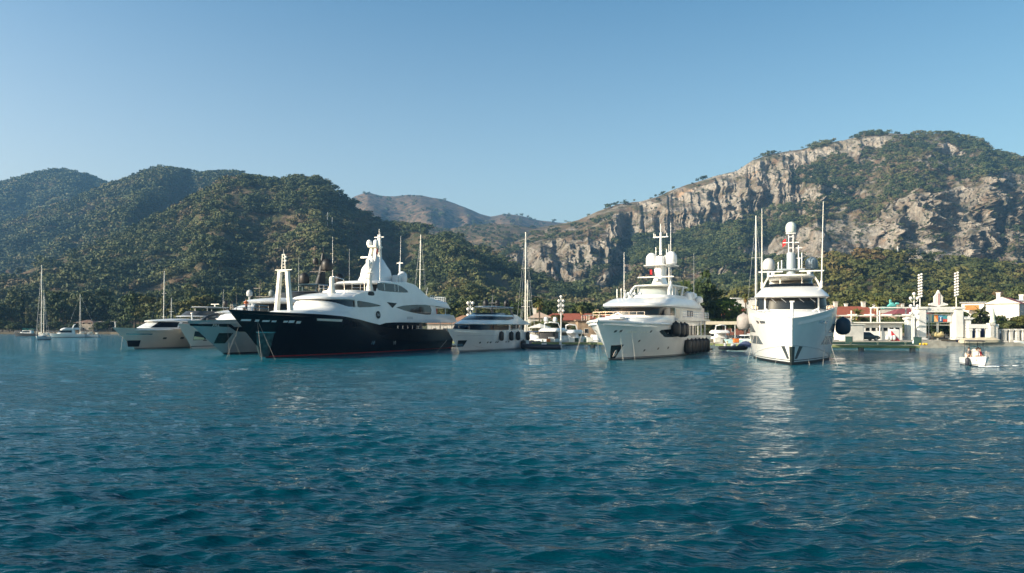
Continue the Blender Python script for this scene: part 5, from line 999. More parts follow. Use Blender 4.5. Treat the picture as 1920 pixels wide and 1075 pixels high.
def tender(loc, rz, L, label, m=BLACK, name='inflatable_tender'):
    root = empty(name, loc, rz, label, 'inflatable boat', 'inflatable tenders'); r = L * .065
    g = MB(); pts = [(-L, L * .2, .4), (-L * .4, L * .21, .42), (-L * .12, L * .16, .5), (0, 0, .62), (-L * .12, -L * .16, .5), (-L * .4, -L * .21, .42), (-L, -L * .2, .4)]
    sp = []
    for a, b in zip(pts[:-1], pts[1:]): sp += [Vector(a).lerp(Vector(b), k / 3) for k in range(3)]
    sp.append(Vector(pts[-1])); g.tube(sp, r, 10); g.build('tube', m, root)
    g = MB(); g.box((-L * .55, 0, .25), (L * .85, L * .34, .3), bev=.08); g.build('floor', DGREY, root)
    g = MB(); g.box((-L * .55, 0, .7), (L * .14, L * .14, .8), bev=.1); g.box((-L * .99, 0, .7), (.45, .4, 1.0), bev=.1); g.build('console', GREYP, root)
    return root
tender(pxloc(982, 131), R(175), 6.5, 'dark inflatable tender tied at the stern of the white motor yacht with black window bands', mat('dark_navy_rubber', (.015, .02, .035), .55))
tender(pxloc(1395, 120), R(-70), 5.0, 'black inflatable tender with blue cover floating left of the bow on superyacht', BLACK)
g = MB(); g.lathe([(1e-3, 1.6), (.35, 1.5), (.8, 1.0), (1.05, .55)], n=14, sx=1.5); o = g.build('boat_cover', mat('slate_blue_canvas', (.06, .08, .16), .8)); o.location = pxloc(1398, 121.5); tag(o, 'slate blue canvas cover over the tender left of the bow on superyacht', 'boat cover')
# grey balloon fenders of the bow on superyacht
fender((27.9, 90, 4.5), .78, 2.0, mat('grey_fender', (.30, .28, .27), .6, noise=.15, nscale=2), 'big grey balloon fender hanging beside the left flank of the bow on superyacht', 'big balloon fenders', name='balloon_fender')
fender((39.9, 90, 4.0), .85, 2.1, mat('dark_blue_fender', (.02, .045, .075), .55), 'big dark blue balloon fender hanging beside the right flank of the bow on superyacht', 'big balloon fenders', name='balloon_fender')
# people and the passing boat
def person(name, loc, rz, label, shirt, seated=True, h=1.72, short=DGREY, cap=None):
    root = empty(name, loc, rz, label, 'person', 'people in the small passing boat')
    me = bpy.data.meshes.new('body'); o = bpy.data.objects.new('body', me); COL.objects.link(o); o.parent = root
    hip = .12 if seated else .9
    J = [(0, 0, hip), (0, 0, hip + .28), (0, 0, hip + .5), (0, 0, hip + .62), (.01, 0, hip + .76)]
    E = [(0, 1), (1, 2), (2, 3), (3, 4)]; RR = [.15, .14, .15, .06, .105]
    for sd in (1, -1):
        b = len(J); J += [(0, sd * .19, hip + .48), (.05, sd * .25, hip + .22), (.24, sd * .2, hip + .12)]; RR += [.06, .045, .035]; E += [(2, b), (b, b + 1), (b + 1, b + 2)]
        b = len(J)
        J += [(.42, sd * .12, hip + .02), (.46, sd * .13, hip - .4)] if seated else [(.02, sd * .1, hip - .42), (0, sd * .11, .06)]
        RR += [.075, .05]; E += [(0, b), (b, b + 1)]
    me.from_pydata(J, E, []); o.modifiers.new('s', 'SKIN'); 
    for v, r in zip(me.skin_vertices[0].data, RR): v.radius = (r, r)
    me.skin_vertices[0].data[0].use_root = True; sb = o.modifiers.new('u', 'SUBSURF'); sb.levels = 1; sb.render_levels = 1
    bpy.context.view_layer.update(); m2 = bpy.data.meshes.new_from_object(o.evaluated_get(bpy.context.evaluated_depsgraph_get())); o.modifiers.clear(); o.data = m2
    m2.materials.clear(); [m2.materials.append(q) for q in (SKIN, shirt, short)]
    for p in m2.polygons: z = p.center.z; p.material_index = 2 if z < hip + .1 and abs(p.center.x) < .35 else (1 if z < hip + .56 and p.center.x < .2 else 0); p.use_smooth = True
    g = MB(); g.ball((-.015, 0, hip + .80), .108, 10, sz=.9); g.build('hair', cap or mat('dark_hair', (.03, .02, .015), .8), root)
    return root
PB = pxloc(1846, 73)
pb = motor_boat(PB, R(-105), 5.2, 'small white open motor boat with dark canopy cruising at the right with people aboard', cabin=False, canopy=ANTIF, group='small motor boats of the marina')
ca, sa = math.cos(R(-105)), math.sin(R(-105))
def inb(x, y, z): return (PB[0] + x * ca - y * sa, PB[1] + x * sa + y * ca, z)
person('person', inb(-1.1, -.35, .82), R(-105), 'person in white shirt sitting at the bow of the small passing boat', WHITE)
person('person', inb(-2.2, .3, .82), R(-60), 'person in red top sitting in the middle of the small passing boat', mat('red_shirt', (.35, .03, .03), .8))
person('person', inb(-3.6, .55, .85), R(-105), 'person in orange at the stern of the small passing boat', mat('orange_shirt', (.6, .15, .04), .8))
person('person', inb(-3.4, -.35, .85), R(-120), 'person in dark top at the stern of the small passing boat', DGREY)
fender(inb(-1.6, -1.02, .45), .2, .8, ANTIF, 'dark blue fender hanging on the left side of the small passing boat', 'fenders of the passing boat')
# crew gear on the dark superyacht bow
o = person('person', (-33.2 + 1.2, 88.4 + 1.5, 5.55), R(-60), 'crew member in orange standing at the bow rail of the dark hulled superyacht', mat('orange_shirt', (.6, .15, .04), .8), seated=False); o['group'] = 'crew'; del o['group']
# foam wake of the passing boat
FO = mat('white_foam', (.75, .80, .80), .6, noise=.3, nscale=6)
rr = random.Random(8); g = MB()
for k in range(34):
    t = rr.random(); x = 1.6 + t * 2.6; y = rr.gauss(0, .12 + .22 * t); a = rr.uniform(.06, .22) * (1.2 - t * .7); X0, Y0, _ = PB; px_, py_ = X0 + x * .98, Y0 + y + 1.4
    g.lathe([(a, .0), (a * .6, .05), (1e-3, .07)], (px_, py_, .06), 7, sx=2.2, sy=.8)
for k in range(26):
    a = rr.uniform(.05, .13); g.lathe([(a, 0), (a * .6, .06), (1e-3, .09)], (PB[0] + rr.uniform(-.6, .9), PB[1] - .3 + rr.uniform(-.5, .5), .07), 7, sx=1.8)
o = g.build('wake_foam', FO, fix=False); tag(o, 'white foam wake trailing from the small passing boat', 'foam', kind='stuff')
# ================================================================ PIERS AND QUAY
CONC = mat('harbour_concrete', (.36, .34, .29), .9, noise=.3, nscale=1.2, bump=.3, bscale=3)
MOSSY = mat('green_stained_wood', (.20, .24, .10), .85, noise=.45, nscale=1.5, stretch=(.3, 3, 1))
PILE = mat('pile_concrete', (.22, .20, .17), .9, noise=.5, nscale=1.5)
WPAINT = mat('white_wall_paint', (.76, .75, .71), .75, noise=.10, nscale=.7)
WPAINT2 = mat('weathered_white', (.60, .58, .53), .8, noise=.2, nscale=.8)
TILE = mat('red_roof_tile', (.30, .085, .05), .8, noise=.35, nscale=2.5, bump=.5, bscale=9, stretch=(1, 4, 1))
STONE = mat('tan_stone_wall', (.30, .22, .15), .9, noise=.35, nscale=1)
STONE2 = mat('pale_stone_wall', (.34, .30, .25), .9, noise=.35, nscale=1)
DKG = mat('dark_green_paint', (.012, .05, .04), .6)
WOODB = mat('brown_timber', (.14, .08, .045), .8, noise=.3, nscale=3)
GLOBE = mat('opal_globe', (.80, .76, .72), .35)
def pier(p0, p1, wd, zt, label, pile_step=9.0, th=.38):
    p0, p1 = Vector(p0), Vector(p1); d = (p1 - p0); L = d.length; rz = math.atan2(d.y, d.x)
    root = empty('pier', (p0.x, p0.y, 0), rz, label, 'pier')
    g = MB(); g.box((L / 2, 0, zt - th / 2), (L, wd, th)); g.build('deck', MOSSY, root)
    g = MB(); [g.box((L / 2, y, zt + .012), (L - .1, .3, .10)) for y in (-wd / 2 + .16, wd / 2 - .16)]; g.build('edge_beam', CONC, root)
    n = int(L / pile_step)
    for i in range(n + 1):
        for y in (-wd / 2 + .5, wd / 2 - .5):
            g = MB(); g.tube([(1.0 + i * (L - 2) / max(1, n), y, -1.5), (1.0 + i * (L - 2) / max(1, n), y, zt - th - .003)], .42, 10); g.build('pile', PILE, root)
    for i in range(n * 2): g = MB(); g.lathe([(.16, 0), (.12, .12), (.12, .3), (.2, .36), (.2, .42), (1e-3, .44)], (2 + i * (L - 4) / max(1, 2 * n - 1), -wd / 2 + .5, zt + .06), 10); g.build('bollard', mat('bollard_paint', (.55, .50, .30), .6), root)
    return root
pier((36, 131.5, 0), (64.2, 117.6, 0), 2.6, .95, 'low green edged pier with round piles ending right of the bow on superyacht', 7.5)
pier((4, 141.5, 0), (36.2, 134.5, 0), 2.6, 1.0, 'long low pier behind the sterns of the two white superyachts')
pier((-60, 168, 0), (2.6, 142.4, 0), 2.6, 1.0, 'pier behind the sterns of the dark hulled superyacht and its neighbours')
q = MB(); q.prism([(57.5, 137.5), (79.5, 136.6), (80.2, 151), (86.8, 151), (86.8, 156.4), (59.8, 156.4)], -2, 1.25, axis='z'); o = q.build('quay', CONC); tag(o, kind='structure')
q = MB(); q.prism([(80.4, 149.8), (86.6, 149.6), (86.6, 150.9), (80.4, 150.9)], -2, .55, axis='z'); q.prism([(87.0, 149.6), (180, 149.6), (180, 160.9), (87.0, 160.9)], -2, .75, axis='z'); o = q.build('lower_quay', CONC); tag(o, kind='structure')
g = MB(); g.box((69, 136.95, .55), (21.0, .3, 1.1)); o = g.build('quay_fender_wall', DKG); o['kind'] = 'structure'
def ilam(c): return c
# ================================================================ LAMPS, GATE, COLONNADE
def globe_lamp(loc, H, label, tiers=4, r=.30, top=True, rz=0, spread=.62, gap=1.35):
    root = empty('street_lamp', loc, rz, label, 'street lamp', 'white lamps with clusters of globe lights')
    g = MB(); g.lathe([(.3, 0), (.3, .3), (.16, .5), (.11, .9), (.09, H)], n=12); g.build('post', WPAINT, root)
    for k in range(tiers):
        z = H - .6 - k * gap
        for sd in (1, -1):
            g = MB(); g.tube([(0, 0, z - .55), (sd * spread * .6, 0, z - .6), (sd * spread, 0, z - .35), (sd * spread, 0, z - .2)], .045, 6); g.build('arm', WPAINT, root)
            g = MB(); g.ball((sd * spread, 0, z + r - .2), r, 12); g.build('globe', GLOBE, root)
    if top: g = MB(); g.ball((0, 0, H + r * .9), r, 12); g.build('globe', GLOBE, root)
    return root
def lz(py, Y): return CAM_H + (HY - py) / F * Y
globe_lamp((*pxloc(882, 160)[:2], 1.0), lz(562, 160) - 1.3, 'globe lamp between the dark hulled superyacht and the white motor yacht', top=False, rz=.2, r=.36, spread=.5, gap=1.3)
globe_lamp((*pxloc(1052, 141)[:2], 1.05), lz(556, 141) - 1.35, 'globe lamp on the pier in front of the white flybridge cruiser', rz=.15, r=.27, spread=.42, gap=.95, tiers=3)
globe_lamp((*pxloc(1714, 131)[:2], 1.0), lz(551, 131) - 1.3, 'globe lamp standing left of the white gate portal', rz=.1, r=.30, spread=.62, gap=1.35, tiers=3)
for px, Y, lb in ((1725, 153, 'left'), (1793, 153, 'right')):   # columns of stacked globes on the gate
    x, y, _ = pxloc(px, Y); z0 = lz(577, Y); zt = lz(516 if lb == 'left' else 513, Y); root = empty('lamp_column', (x, y, z0), 0, 'tall pole of paired white globes rising from the %s pillar of the white gate' % lb, 'lamp column', 'globe columns on the gate')
    g = MB(); g.tube([(0, 0, 0), (0, 0, zt - z0)], .1, 8); g.build('post', WPAINT, root)
    for k in range(9):
        for sd in (1, -1): g = MB(); g.ball((sd * .27, -.1, zt - z0 - .05 - k * .56 + (sd > 0) * .2), .23, 10); g.build('globe', GLOBE, root)
def column(mb, x, y, z0, z1, w, cap=1.35):
    mb.box((x, y, z0 + .15), (w * cap, w * cap, .3), bev=.04); mb.box((x, y, (z0 + .3 + z1 - .45) / 2), (w, w, z1 - z0 - .75), bev=w * .12)
    mb.box((x, y, z1 - .38), (w * 1.15, w * 1.15, .14)); mb.box((x, y, z1 - .16), (w * cap, w * cap, .31), bev=.05); return mb
def gate():
    Y = 152.6; cx = (1759 - HX) / F * Y; k = Y / F
    root = empty('gate_portal', (cx, Y, 1.25), 0, 'white portal with two thick pillars, pointed crest and signal flags under its lintel', 'gate')
    zb = 0; zl = lz(576, Y) - 1.25; xa, xb = (1725 - 1759) * k, (1794 - 1759) * k
    for x in (xa, xb): g = MB(); column(g, x, 0, zb, zl, 1.9, 1.2); g.build('pillar', WPAINT, root)
    for x, side in ((xa - 2.25, -1), (xb + 1.95, 1)):
        g = MB(); z2 = lz(596, Y) - 1.25; column(g, x, 0, zb, z2, 1.35, 1.35); g.build('side_pillar', WPAINT, root); g = MB(); g.box(((x + (xa if side < 0 else xb)) / 2, 0, z2 + .12), (2.9, .9, .24)); g.build('side_beam', WPAINT, root)
    g = MB(); g.box(((xa + xb) / 2, -.1, zl - .62), (xb - xa - 1.91, 1.3, .95), bev=.04); g.box(((xa + xb) / 2, -.1, zl - .05), (xb - xa + .4, 1.15, .16)); ln = g.build('lintel', WPAINT, root)
    for i, ch in enumerate('MARINA'):
        M = Matrix.Rotation(R(90), 4, 'X'); M.translation = Vector((xa + 1.2 + i * (xb - xa - 2.4) / 5, -.765, zl - .62)); text_obj('letter', ch, .62, mat('faded_letters', (.56, .55, .50), .8), ln, M, .01)
    zc = zl + .05; cr = MB()
    cr.prism([(-.28, zc + .4), (.28, zc + .4), (.28, zc + 2.9), (0, zc + 3.4), (-.28, zc + 2.9)], -.25, .25); [cr.prism([(s * .36, zc + .5), (s * .85, zc + .5), (s * .85, zc + 1.9), (s * .98, zc + 1.9), (s * .36, zc + 2.75)], -.18, .18) for s in (1, -1)]
    cr.prism([(-1.9, zc + .35), (-1.9, zc + .62), (1.9, zc + .62), (1.9, zc + .35), (.4, zc + .12), (0, zc - .02), (-.4, zc + .12)], -.22, .22); [cr.prism([(s * .9, zc + .62), (s * 1.75, zc + .62), (s * .9, zc + .9)], -.15, .15) for s in (1, -1)]; cr.build('crest', WPAINT, root)
    g = MB(); [g.box((x, -.27, zc + 1.55), (.07, .04, 2.3)) for x in (-.14, .14)]; g.build('crest_stripe', mat('faded_red', (.45, .12, .10), .8), root)
    zf = zl - 1.55; g = MB(); g.box(((xa + xb) / 2, 0, zf), (xb - xa - 1.91, .12, .14)); g.build('flag_bar', WPAINT, root)
    A = mat('flag_blue', (.03, .12, .28), .8); Bm = mat('flag_orange', (.75, .22, .05), .8); C = mat('flag_teal', (.05, .27, .32), .8); D = mat('flag_red', (.60, .09, .06), .8); E = mat('flag_cream', (.66, .62, .48), .8)
    fx = [xa + 1.42 + i * .92 for i in range(6)]; W_ = .84; Hh = 1.35
    def fq(i, polys):
        g = MB(); ms = []
        for mt, pl_ in polys: ms.append(mt); g.prism([(fx[i] - W_ / 2 + a * W_, zf - .12 - Hh + b * Hh) for a, b in pl_], -.03 - .004 * len(ms), .03 + .004 * len(ms), m=len(ms) - 1)
        o = g.build('signal_flag', ms, root)
    S = [(0, 0), (1, 0), (1, 1), (0, 1)]
    fq(0, [(WPAINT, S), (A, [(.2, .35), (.5, .2), (.7, .5), (.5, .8), (.2, .65)])]); fq(1, [(E, S), (C, [(.62, 0), (1, 0), (1, 1), (.62, 1)])]); fq(2, [(mat('flag_yellow', (.78, .50, .22), .8), S), (Bm, [(.1, 1), (1, .05), (1, 1)])])
    fq(3, [(A, S), (mat('flag_light_blue', (.15, .40, .62), .8), [(0, .72), (1, .72), (1, 1), (0, 1)]), (WPAINT, [(.35, .15), (.7, .15), (.62, .5), (.7, .72), (.4, .72), (.45, .45)])]); fq(4, [(C, S), (D, [(0, 0), (1, 0), (1, .42), (0, .42)])]); fq(5, [(WPAINT, S)])
    g = MB(); [g.box(((xa + xb) / 2, .2, z), (xb - xa - 1.4, .1, .1)) for z in (3.0, 3.5)]; [g.tube([(x, .2, 0), (x, .2, 3.5)], .07, 6) for x in (xa + 1.0, xa + 1.9, xb - 1.2)]; g.build('barrier_frame', CREAM, root)
    g = MB(); g.tube([(.2, .6, 0), (.2, .6, 4.6)], .22, 10); g.build('central_post', CREAM, root)
    g = MB(); g.lathe([(.3, 0), (1.1, .35), (1.25, .7), (1.0, 1.0), (.3, 1.15)], (.2, .6, .35), 14); [g.ball((.2 + math.cos(a) * .9, .6 + math.sin(a) * .9, 1.45), .22, 8) for a in range(7)]; g.build('flower_basin', mat('yellow_planter', (.62, .50, .25), .7, noise=.3, nscale=3), root)
gate()
def colonnade():
    Y = 151.5; k = Y / F; root = empty('colonnade', ((1870 - HX) * k, Y, .75), 0, 'long white colonnade with square columns and blue openings right of the gate portal', 'colonnade')
    X = lambda px: (px - 1870) * k
    g = MB(); g.box((X(1842), 0, lz(612, Y) - .75), (X(1870) - X(1812), .8, .85), bev=.04); g.build('beam', WPAINT, root)
    for px in (1818, 1833, 1852): g = MB(); column(g, X(px), 0, 0, lz(616.5, Y) - .75, .75, 1.2); g.build('column', WPAINT, root)
    g = MB(); column(g, X(1856), -.3, 0, lz(606, Y) - .75, 1.0, 1.2); g.box((X(1861), .5, 1.6), (1.4, 2.2, 3.2)); g.build('corner_pier', WPAINT2, root)
    for px in (1872, 1886, 1898, 1910, 1922, 1936): g = MB(); column(g, X(px), .6, 0, lz(617, Y) - .75, .8, 1.25); g.build('column', WPAINT2, root)
    g = MB(); g.box((X(1900), 1.2, 1.7), (X(1940) - X(1866), .3, .25)); g.box((X(1903), 3.2, 1.1), (X(1940) - X(1866), .3, 2.2)); g.build('rear_wall', mat('blue_grey_wall', (.20, .26, .32), .8), root)
    g = MB(); g.box((X(1838), 3.0, 1.5), (X(1865) - X(1808), .25, 3.0)); g.build('rear_wall', mat('violet_blue_wall', (.06, .07, .20), .8, noise=.4, nscale=1), root)
    g = MB(); g.lathe([(.55, 0), (.6, .3), (.42, .8), (.46, 1.1), (.32, 2.2), (.12, 3.0), (1e-3, 3.3)], (X(1860), -.2, lz(605.5, Y) - .75), 12); g.build('finial', mat('pale_green_stone', (.50, .54, .46), .8), root)
colonnade()
# rounded boats/pontoon covers before the colonnade
for i, (px, w_, lb) in enumerate(((1823, 5.2, 'cream covered dinghy on the low quay before the white columns'), (1847, 6.0, 'longer cream covered dinghy beside the corner pier of the colonnade'))):
    g = MB(); tier(g, [(0, w_ / 2, -w_ / 2, .9, 1.5), (.5, w_ / 2, -w_ / 2, 1.05, 1.5), (1.0, w_ * .3, -w_ * .3, .4, 1)], ra=.9, n=8); o = g.build('covered_dinghy', CANV); o.location = ((px - HX) / F * 149.9, 149.9, .62 if px < 1830 else .76); tag(o, lb, 'covered dinghy')
# ================================================================ buildings
def house(px, Y, wd, dp, hw, hr, label, wall=WPAINT, roof=TILE, z0=1.15, rz=0, hip=True, wins=3, chim=1, name='house', cat='house', floors=1, over=.5, gable_front=False):
    x, y, _ = pxloc(px, Y); root = empty(name, (x, y, z0), rz, label, cat)
    g = MB(); g.box((0, 0, hw / 2 - .5), (wd, dp, hw + 1.0)); g.build('wall', wall, root)
    g = MB(); a, b = wd / 2 + over, dp / 2 + over
    if gable_front: V = [(-a, -b, hw), (a, -b, hw), (a, b, hw), (-a, b, hw), (0, -b, hw + hr), (0, b, hw + hr)]; Fs = [(0, 4, 5, 3), (1, 2, 5, 4), (0, 1, 4), (3, 5, 2), (0, 3, 2, 1)]; ms = [0, 0, 1, 1, 1]
    elif hip: q = min(a, b) * .9; V = [(-a, -b, hw), (a, -b, hw), (a, b, hw), (-a, b, hw), (-a + q, 0, hw + hr), (a - q, 0, hw + hr)]; Fs = [(0, 1, 5, 4), (1, 2, 5), (2, 3, 4, 5), (3, 0, 4), (0, 3, 2, 1)]; ms = [0, 0, 0, 0, 1]
    else: V = [(-a, -b, hw), (a, -b, hw), (a, b, hw), (-a, b, hw), (-a, 0, hw + hr), (a, 0, hw + hr)]; Fs = [(0, 1, 5, 4), (1, 2, 5), (2, 3, 4, 5), (3, 0, 4), (0, 3, 2, 1)]; ms = [0, 1, 0, 1, 1]
    for f, m in zip(Fs, ms): g.add([V[i] for i in f], [tuple(range(len(f)))], m)
    rf = g.build('roof', [roof, wall], root)
    rf.location.z = .004
    for c in range(chim): g = MB(); g.box((wd * (-.22 + c * .45), 0, hw + hr + .2), (.9, .8, 1.9)); g.box((wd * (-.22 + c * .45), 0, hw + hr + 1.2), (1.15, 1.05, .18)); g.build('chimney', wall, rf)
    for fl in range(floors):
        for i in range(wins):
            xx = wd * ((i + .5) / wins - .5) * .9; zz = 1.6 + fl * 2.8
            g = MB(); g.box((xx, -dp / 2 - .01, zz), (1.1, .10, 1.3)); f = g.build('window', WPAINT2, root); g = MB(); g.box((xx, -dp / 2 - .04, zz), (.9, .10, 1.1)); g.build('pane', GLASS, f)
            if i < 2: g = MB(); g.box((-wd / 2 - .01, dp * (.25 - .5 * i), zz), (.10, 1.1, 1.3)); f = g.build('window', GLASS, root)
    return root
H_ = 'red tiled house '
house(1012, 215, 6.5, 8, 5.2, 1.6, 'cream house with pale hipped roof and chimney right of the tall mast in the centre', wall=WPAINT2, roof=mat('pale_tile', (.50, .38, .30), .8, noise=.2, nscale=3), wins=2)
house(1085, 230, 24, 9, 4.6, 2.2, 'long stone house with red tiled roof behind the white flybridge cruiser', wall=STONE, wins=6, chim=2)
house(1120, 200, 11, 7, 4.2, .5, 'brown flat roofed house partly hidden by the explorer yacht bow', wall=STONE, roof=WOODB, hip=False, wins=3, chim=1)
house(895, 245, 18, 9, 4.4, 2.0, 'house with tan tiled roof seen between the dark superyacht stern and the globe lamp', wall=STONE, roof=mat('tan_tile', (.36, .20, .12), .8, noise=.3, nscale=3), wins=5, chim=0)
house(845, 238, 14, 8, 3.6, 1.6, 'low tan roofed house right behind the stern of the dark superyacht', wall=WPAINT2, roof=MATS['tan_tile'], wins=4, chim=0)
house(1392, 250, 15, 9, 6.2, 2.6, 'red brick coloured house left of the bow on superyacht', wall=mat('brick_red_wall', (.26, .10, .07), .85, noise=.3, nscale=2), wins=3, chim=1)
house(1397, 330, 12, 8, 12, .6, 'white blocky house high behind the red brick coloured house', roof=WPAINT2, hip=False, wins=4, chim=0, floors=2, z0=4)
house(1592, 205, 17, 9, 5.3, 3.0, 'house with bright red hipped roof right of the bow on superyacht', wall=WPAINT2, wins=4, chim=2)
house(1612, 262, 22, 8, 9.0, .5, 'pale flat roofed terrace building above the bright red hipped roof', wall=WPAINT2, roof=GREYP, hip=False, wins=7, chim=3, floors=2)
house(1700, 225, 11, 8, 6.4, 2.0, 'small house with dull red roof left of the gate lamp', wall=STONE, roof=mat('dull_red_tile', (.22, .06, .07), .8, noise=.3, nscale=3), wins=3, chim=1)
house(1886, 190, 7.2, 7, 8.5, 1.7, 'white gabled house on the rise behind the colonnade at the right edge', wall=WPAINT2, roof=mat('pink_red_tile', (.34, .10, .10), .8, noise=.2, nscale=3), wins=3, chim=1, gable_front=True, floors=2, over=.4, rz=R(-46))
house(1928, 196, 7, 7, 9.4, .5, 'flat roofed white wing beside the gabled house at the right edge', roof=GREYP, hip=False, wins=2, chim=1, floors=2, rz=R(-34))
house(1824, 196, 5.0, 5, 8.9, .35, 'low white terrace house with orange awning between the gate and the gabled house', roof=WPAINT2, hip=False, wins=2, chim=0, floors=1, rz=R(-32))
g = MB(); g.box((0, 0, 0), (3.2, 1.4, 1.3), top=(3.2, .5)); o = g.build('awning', mat('orange_awning', (.40, .18, .05), .8, noise=.3, nscale=1.5)); o.location = ((1822 - HX) / F * 192.3, 192.3, lz(577, 192.3)); o.rotation_euler.z = R(-32); tag(o, 'orange awning on the terrace house right of the gate', 'awning')
house(166, 395, 10, 9, 4.6, 1.6, 'pale stone house with brown roof on the far shore behind the sailing boats', wall=STONE2, roof=mat('brown_tile', (.17, .105, .075), .8, noise=.3, nscale=2), wins=3, chim=0, floors=2)
house(194, 400, 14, 9, 5.0, .5, 'flat roofed pale house beside the brown roofed house on the far shore', wall=STONE2, roof=STONE2, hip=False, wins=3, chim=0, floors=2)
house(1250, 720, 22, 10, 4, .8, 'small pale house high on the slope left of the explorer yacht mast', wall=WPAINT2, roof=GREYP, hip=False, wins=4, chim=0, z0=38)
for i, (px, py) in enumerate(((1585, 507), (1655, 503), (1693, 502))): house(px, 600, 5, 4, 2.4, .3, ('first', 'second', 'third')[i] + ' tiny white hut from the left on the ridge of the pine hill', roof=WPAINT2, hip=False, wins=1, chim=0, z0=lz(py + 4, 600), name='hut', cat='hut')
# low marina building, pergola
def marina_building():
    Y = 152; k = Y / F; X0 = (1636 - HX) * k; root = empty('marina_building', (X0, Y, 1.25), 0, 'low white marina building with a row of small square windows behind the parked car', 'building')
    g = MB(); g.box((-1, 0, 1.65), (12.0, 4, 3.3)); g.build('wall', WPAINT, root); g = MB(); g.box((-1, -.3, 3.45), (13.4, 5.2, .3), bev=.08); g.build('roof', CREAM, root)
    for i in range(8): g = MB(); g.box((-4.4 + i * 1.2, -2.02, 2.15), (.75, .1, .65)); g.build('window', GLASS, root)
    g = MB(); g.box((-6.6, -2.4, 2.0), (2.0, 1.4, 4.6), bev=.1); g.build('entrance_tower', WPAINT2, root)
    g = MB(); [g.box((-1, y, 4.9), (16, .2, .22)) for y in (-2.4, 1.0)]; [g.box((x, -.7, 5.1), (.2, 4.2, .2)) for x in (-8.6, -4.5, -1, 2.5, 6.8)]; [g.tube([(x, -2.4, 0), (x, -2.4, 5.9)], .14, 8) for x in (-8.6, -5.4, .3, 6.8)]; g.build('pergola', CREAM, root)
marina_building()
g = MB(); [g.box((x, y, 3.4), (.22, .22, 6.8)) for x in (-3.9, 3.9) for y in (-1.5, 1.5)]; [g.box((0, y, 6.9), (8.2, .24, .24)) for y in (-1.5, 1.5)]; [g.box((x, 0, 6.9), (.2, 2.75, .2)) for x in (-3.9, 3.9)]; o = g.build('frame', WPAINT)
r_ = empty('terrace_frame', ((1672 - HX) / F * 165, 165, 1.2), 0, 'white open frame with turquoise bird shaped sign above the marina building', 'terrace frame'); o.parent = r_
g = MB(); tier(g, [(6.7, 2.3, -2.3, .7, 1.0), (7.1, 2.5, -2.4, .8, 1.0)], n=6); g.box((0, 0, 7.6), (2.2, .5, 1.0), bev=.3, top=(1.0, .4)); g.box((1.2, 0, 7.8), (.9, .4, .5), bev=.15); g.box((-.3, 0, 8.3), (.5, .3, .8), bev=.1); o = g.build('sign', mat('turquoise_sign', (.12, .45, .42), .6, noise=.3, nscale=2), r_)
# parked car
def car(loc, rz, label, body, L=4.6):
    root = empty('parked_car', loc, rz, label, 'car'); bm = mat(body[0], body[1], .2, coat=.8)
    S = [(-2.3, .35, .78, .9), (-2.25, .35, 1.0, .92), (-1.9, .3, 1.55, .80), (-1.2, .28, 1.68, .76), (.3, .28, 1.66, .76), (.9, .28, 1.3, .82), (1.15, .28, 1.08, .9), (1.9, .3, .98, .9), (2.25, .38, .78, .84), (2.32, .42, .6, .8)]
    g = MB(); g.loft([[(x, .9, z0), (x, .93, .75), (x, .90, min(1.02, z1)), (x, w_ * .92, z1 - .06), (x, w_ * .75, z1), (x, -w_ * .75, z1), (x, -w_ * .92, z1 - .06), (x, -.90, min(1.02, z1)), (x, -.93, .75), (x, -.9, z0)] for x, z0, z1, w_ in S]); g.build('body', bm, root)
    g = MB()
    for sd in (1, -1): g.add([(-1.85, sd * .905, 1.06), (.85, sd * .905, 1.06), (.35, sd * .82, 1.52), (-1.65, sd * .82, 1.50)], [(0, 1, 2, 3)]); 
    g.add([(.95, -.78, 1.12), (.95, .78, 1.12), (.40, .66, 1.6), (.40, -.66, 1.6)], [(0, 1, 2, 3)]); g.build('window', GLASS, root)
    for x in (-1.45, 1.45):
        for sd in (1, -1):
            c = Vector((x, sd * .82, .34)); g = MB(); g.tube([c - Vector((0, .11 * sd, 0)), c + Vector((0, .12 * sd, 0))], .34, 16); wq = g.build('wheel', BLACK, root); g = MB(); g.tube([c + Vector((0, .115 * sd, 0)), c + Vector((0, .135 * sd, 0))], .20, 12); g.build('rim', CHROME, wq)
    for sd in (1, -1): g = MB(); g.box((2.2, sd * .62, .78), (.16, .34, .16), bev=.03); g.build('headlight', CHROME, root); g = MB(); g.box((-2.27, sd * .68, .95), (.1, .25, .25), bev=.02); g.build('taillight', RED, root)
car(((1624 - HX) / F * 140.5, 140.5, 1.25), R(12), 'dark blue green estate car parked on the quay before the low marina building', ('dark_green_car_paint', (.012, .03, .035)), 4.6)
x, y, _ = pxloc(1596, 139.4); g = MB(); g.box((0, 0, 1.5), (3.6, 2.4, 3.0), bev=.08); o = g.build('wall', WPAINT2); r_ = empty('kiosk', (x, y, 1.25), 0, 'plain white kiosk on the quay beside the bow on superyacht', 'kiosk'); o.parent = r_; g = MB(); g.box((0, 0, 3.06), (4.0, 2.8, .12)); g.build('roof', WPAINT, r_)
for px, Y, zz, lb in ((1592, 126.5, .98, 'left'), (1720.5, 119.2, .98, 'right')):
    g = MB(); g.box((0, 0, .6), (1.1, .8, 1.2), bev=.05); g.box((0, 0, 1.24), (1.2, .9, .1), bev=.03); o = g.build('body', DKG); r_ = empty('waste_bin', ((px - HX) / F * Y, Y, zz), R(-26), ('dark green bin on the pier near the bow on superyacht', 'dark green bin at the open end of the pier')[lb == 'right'], 'bin', 'green bins on the pier'); o.parent = r_
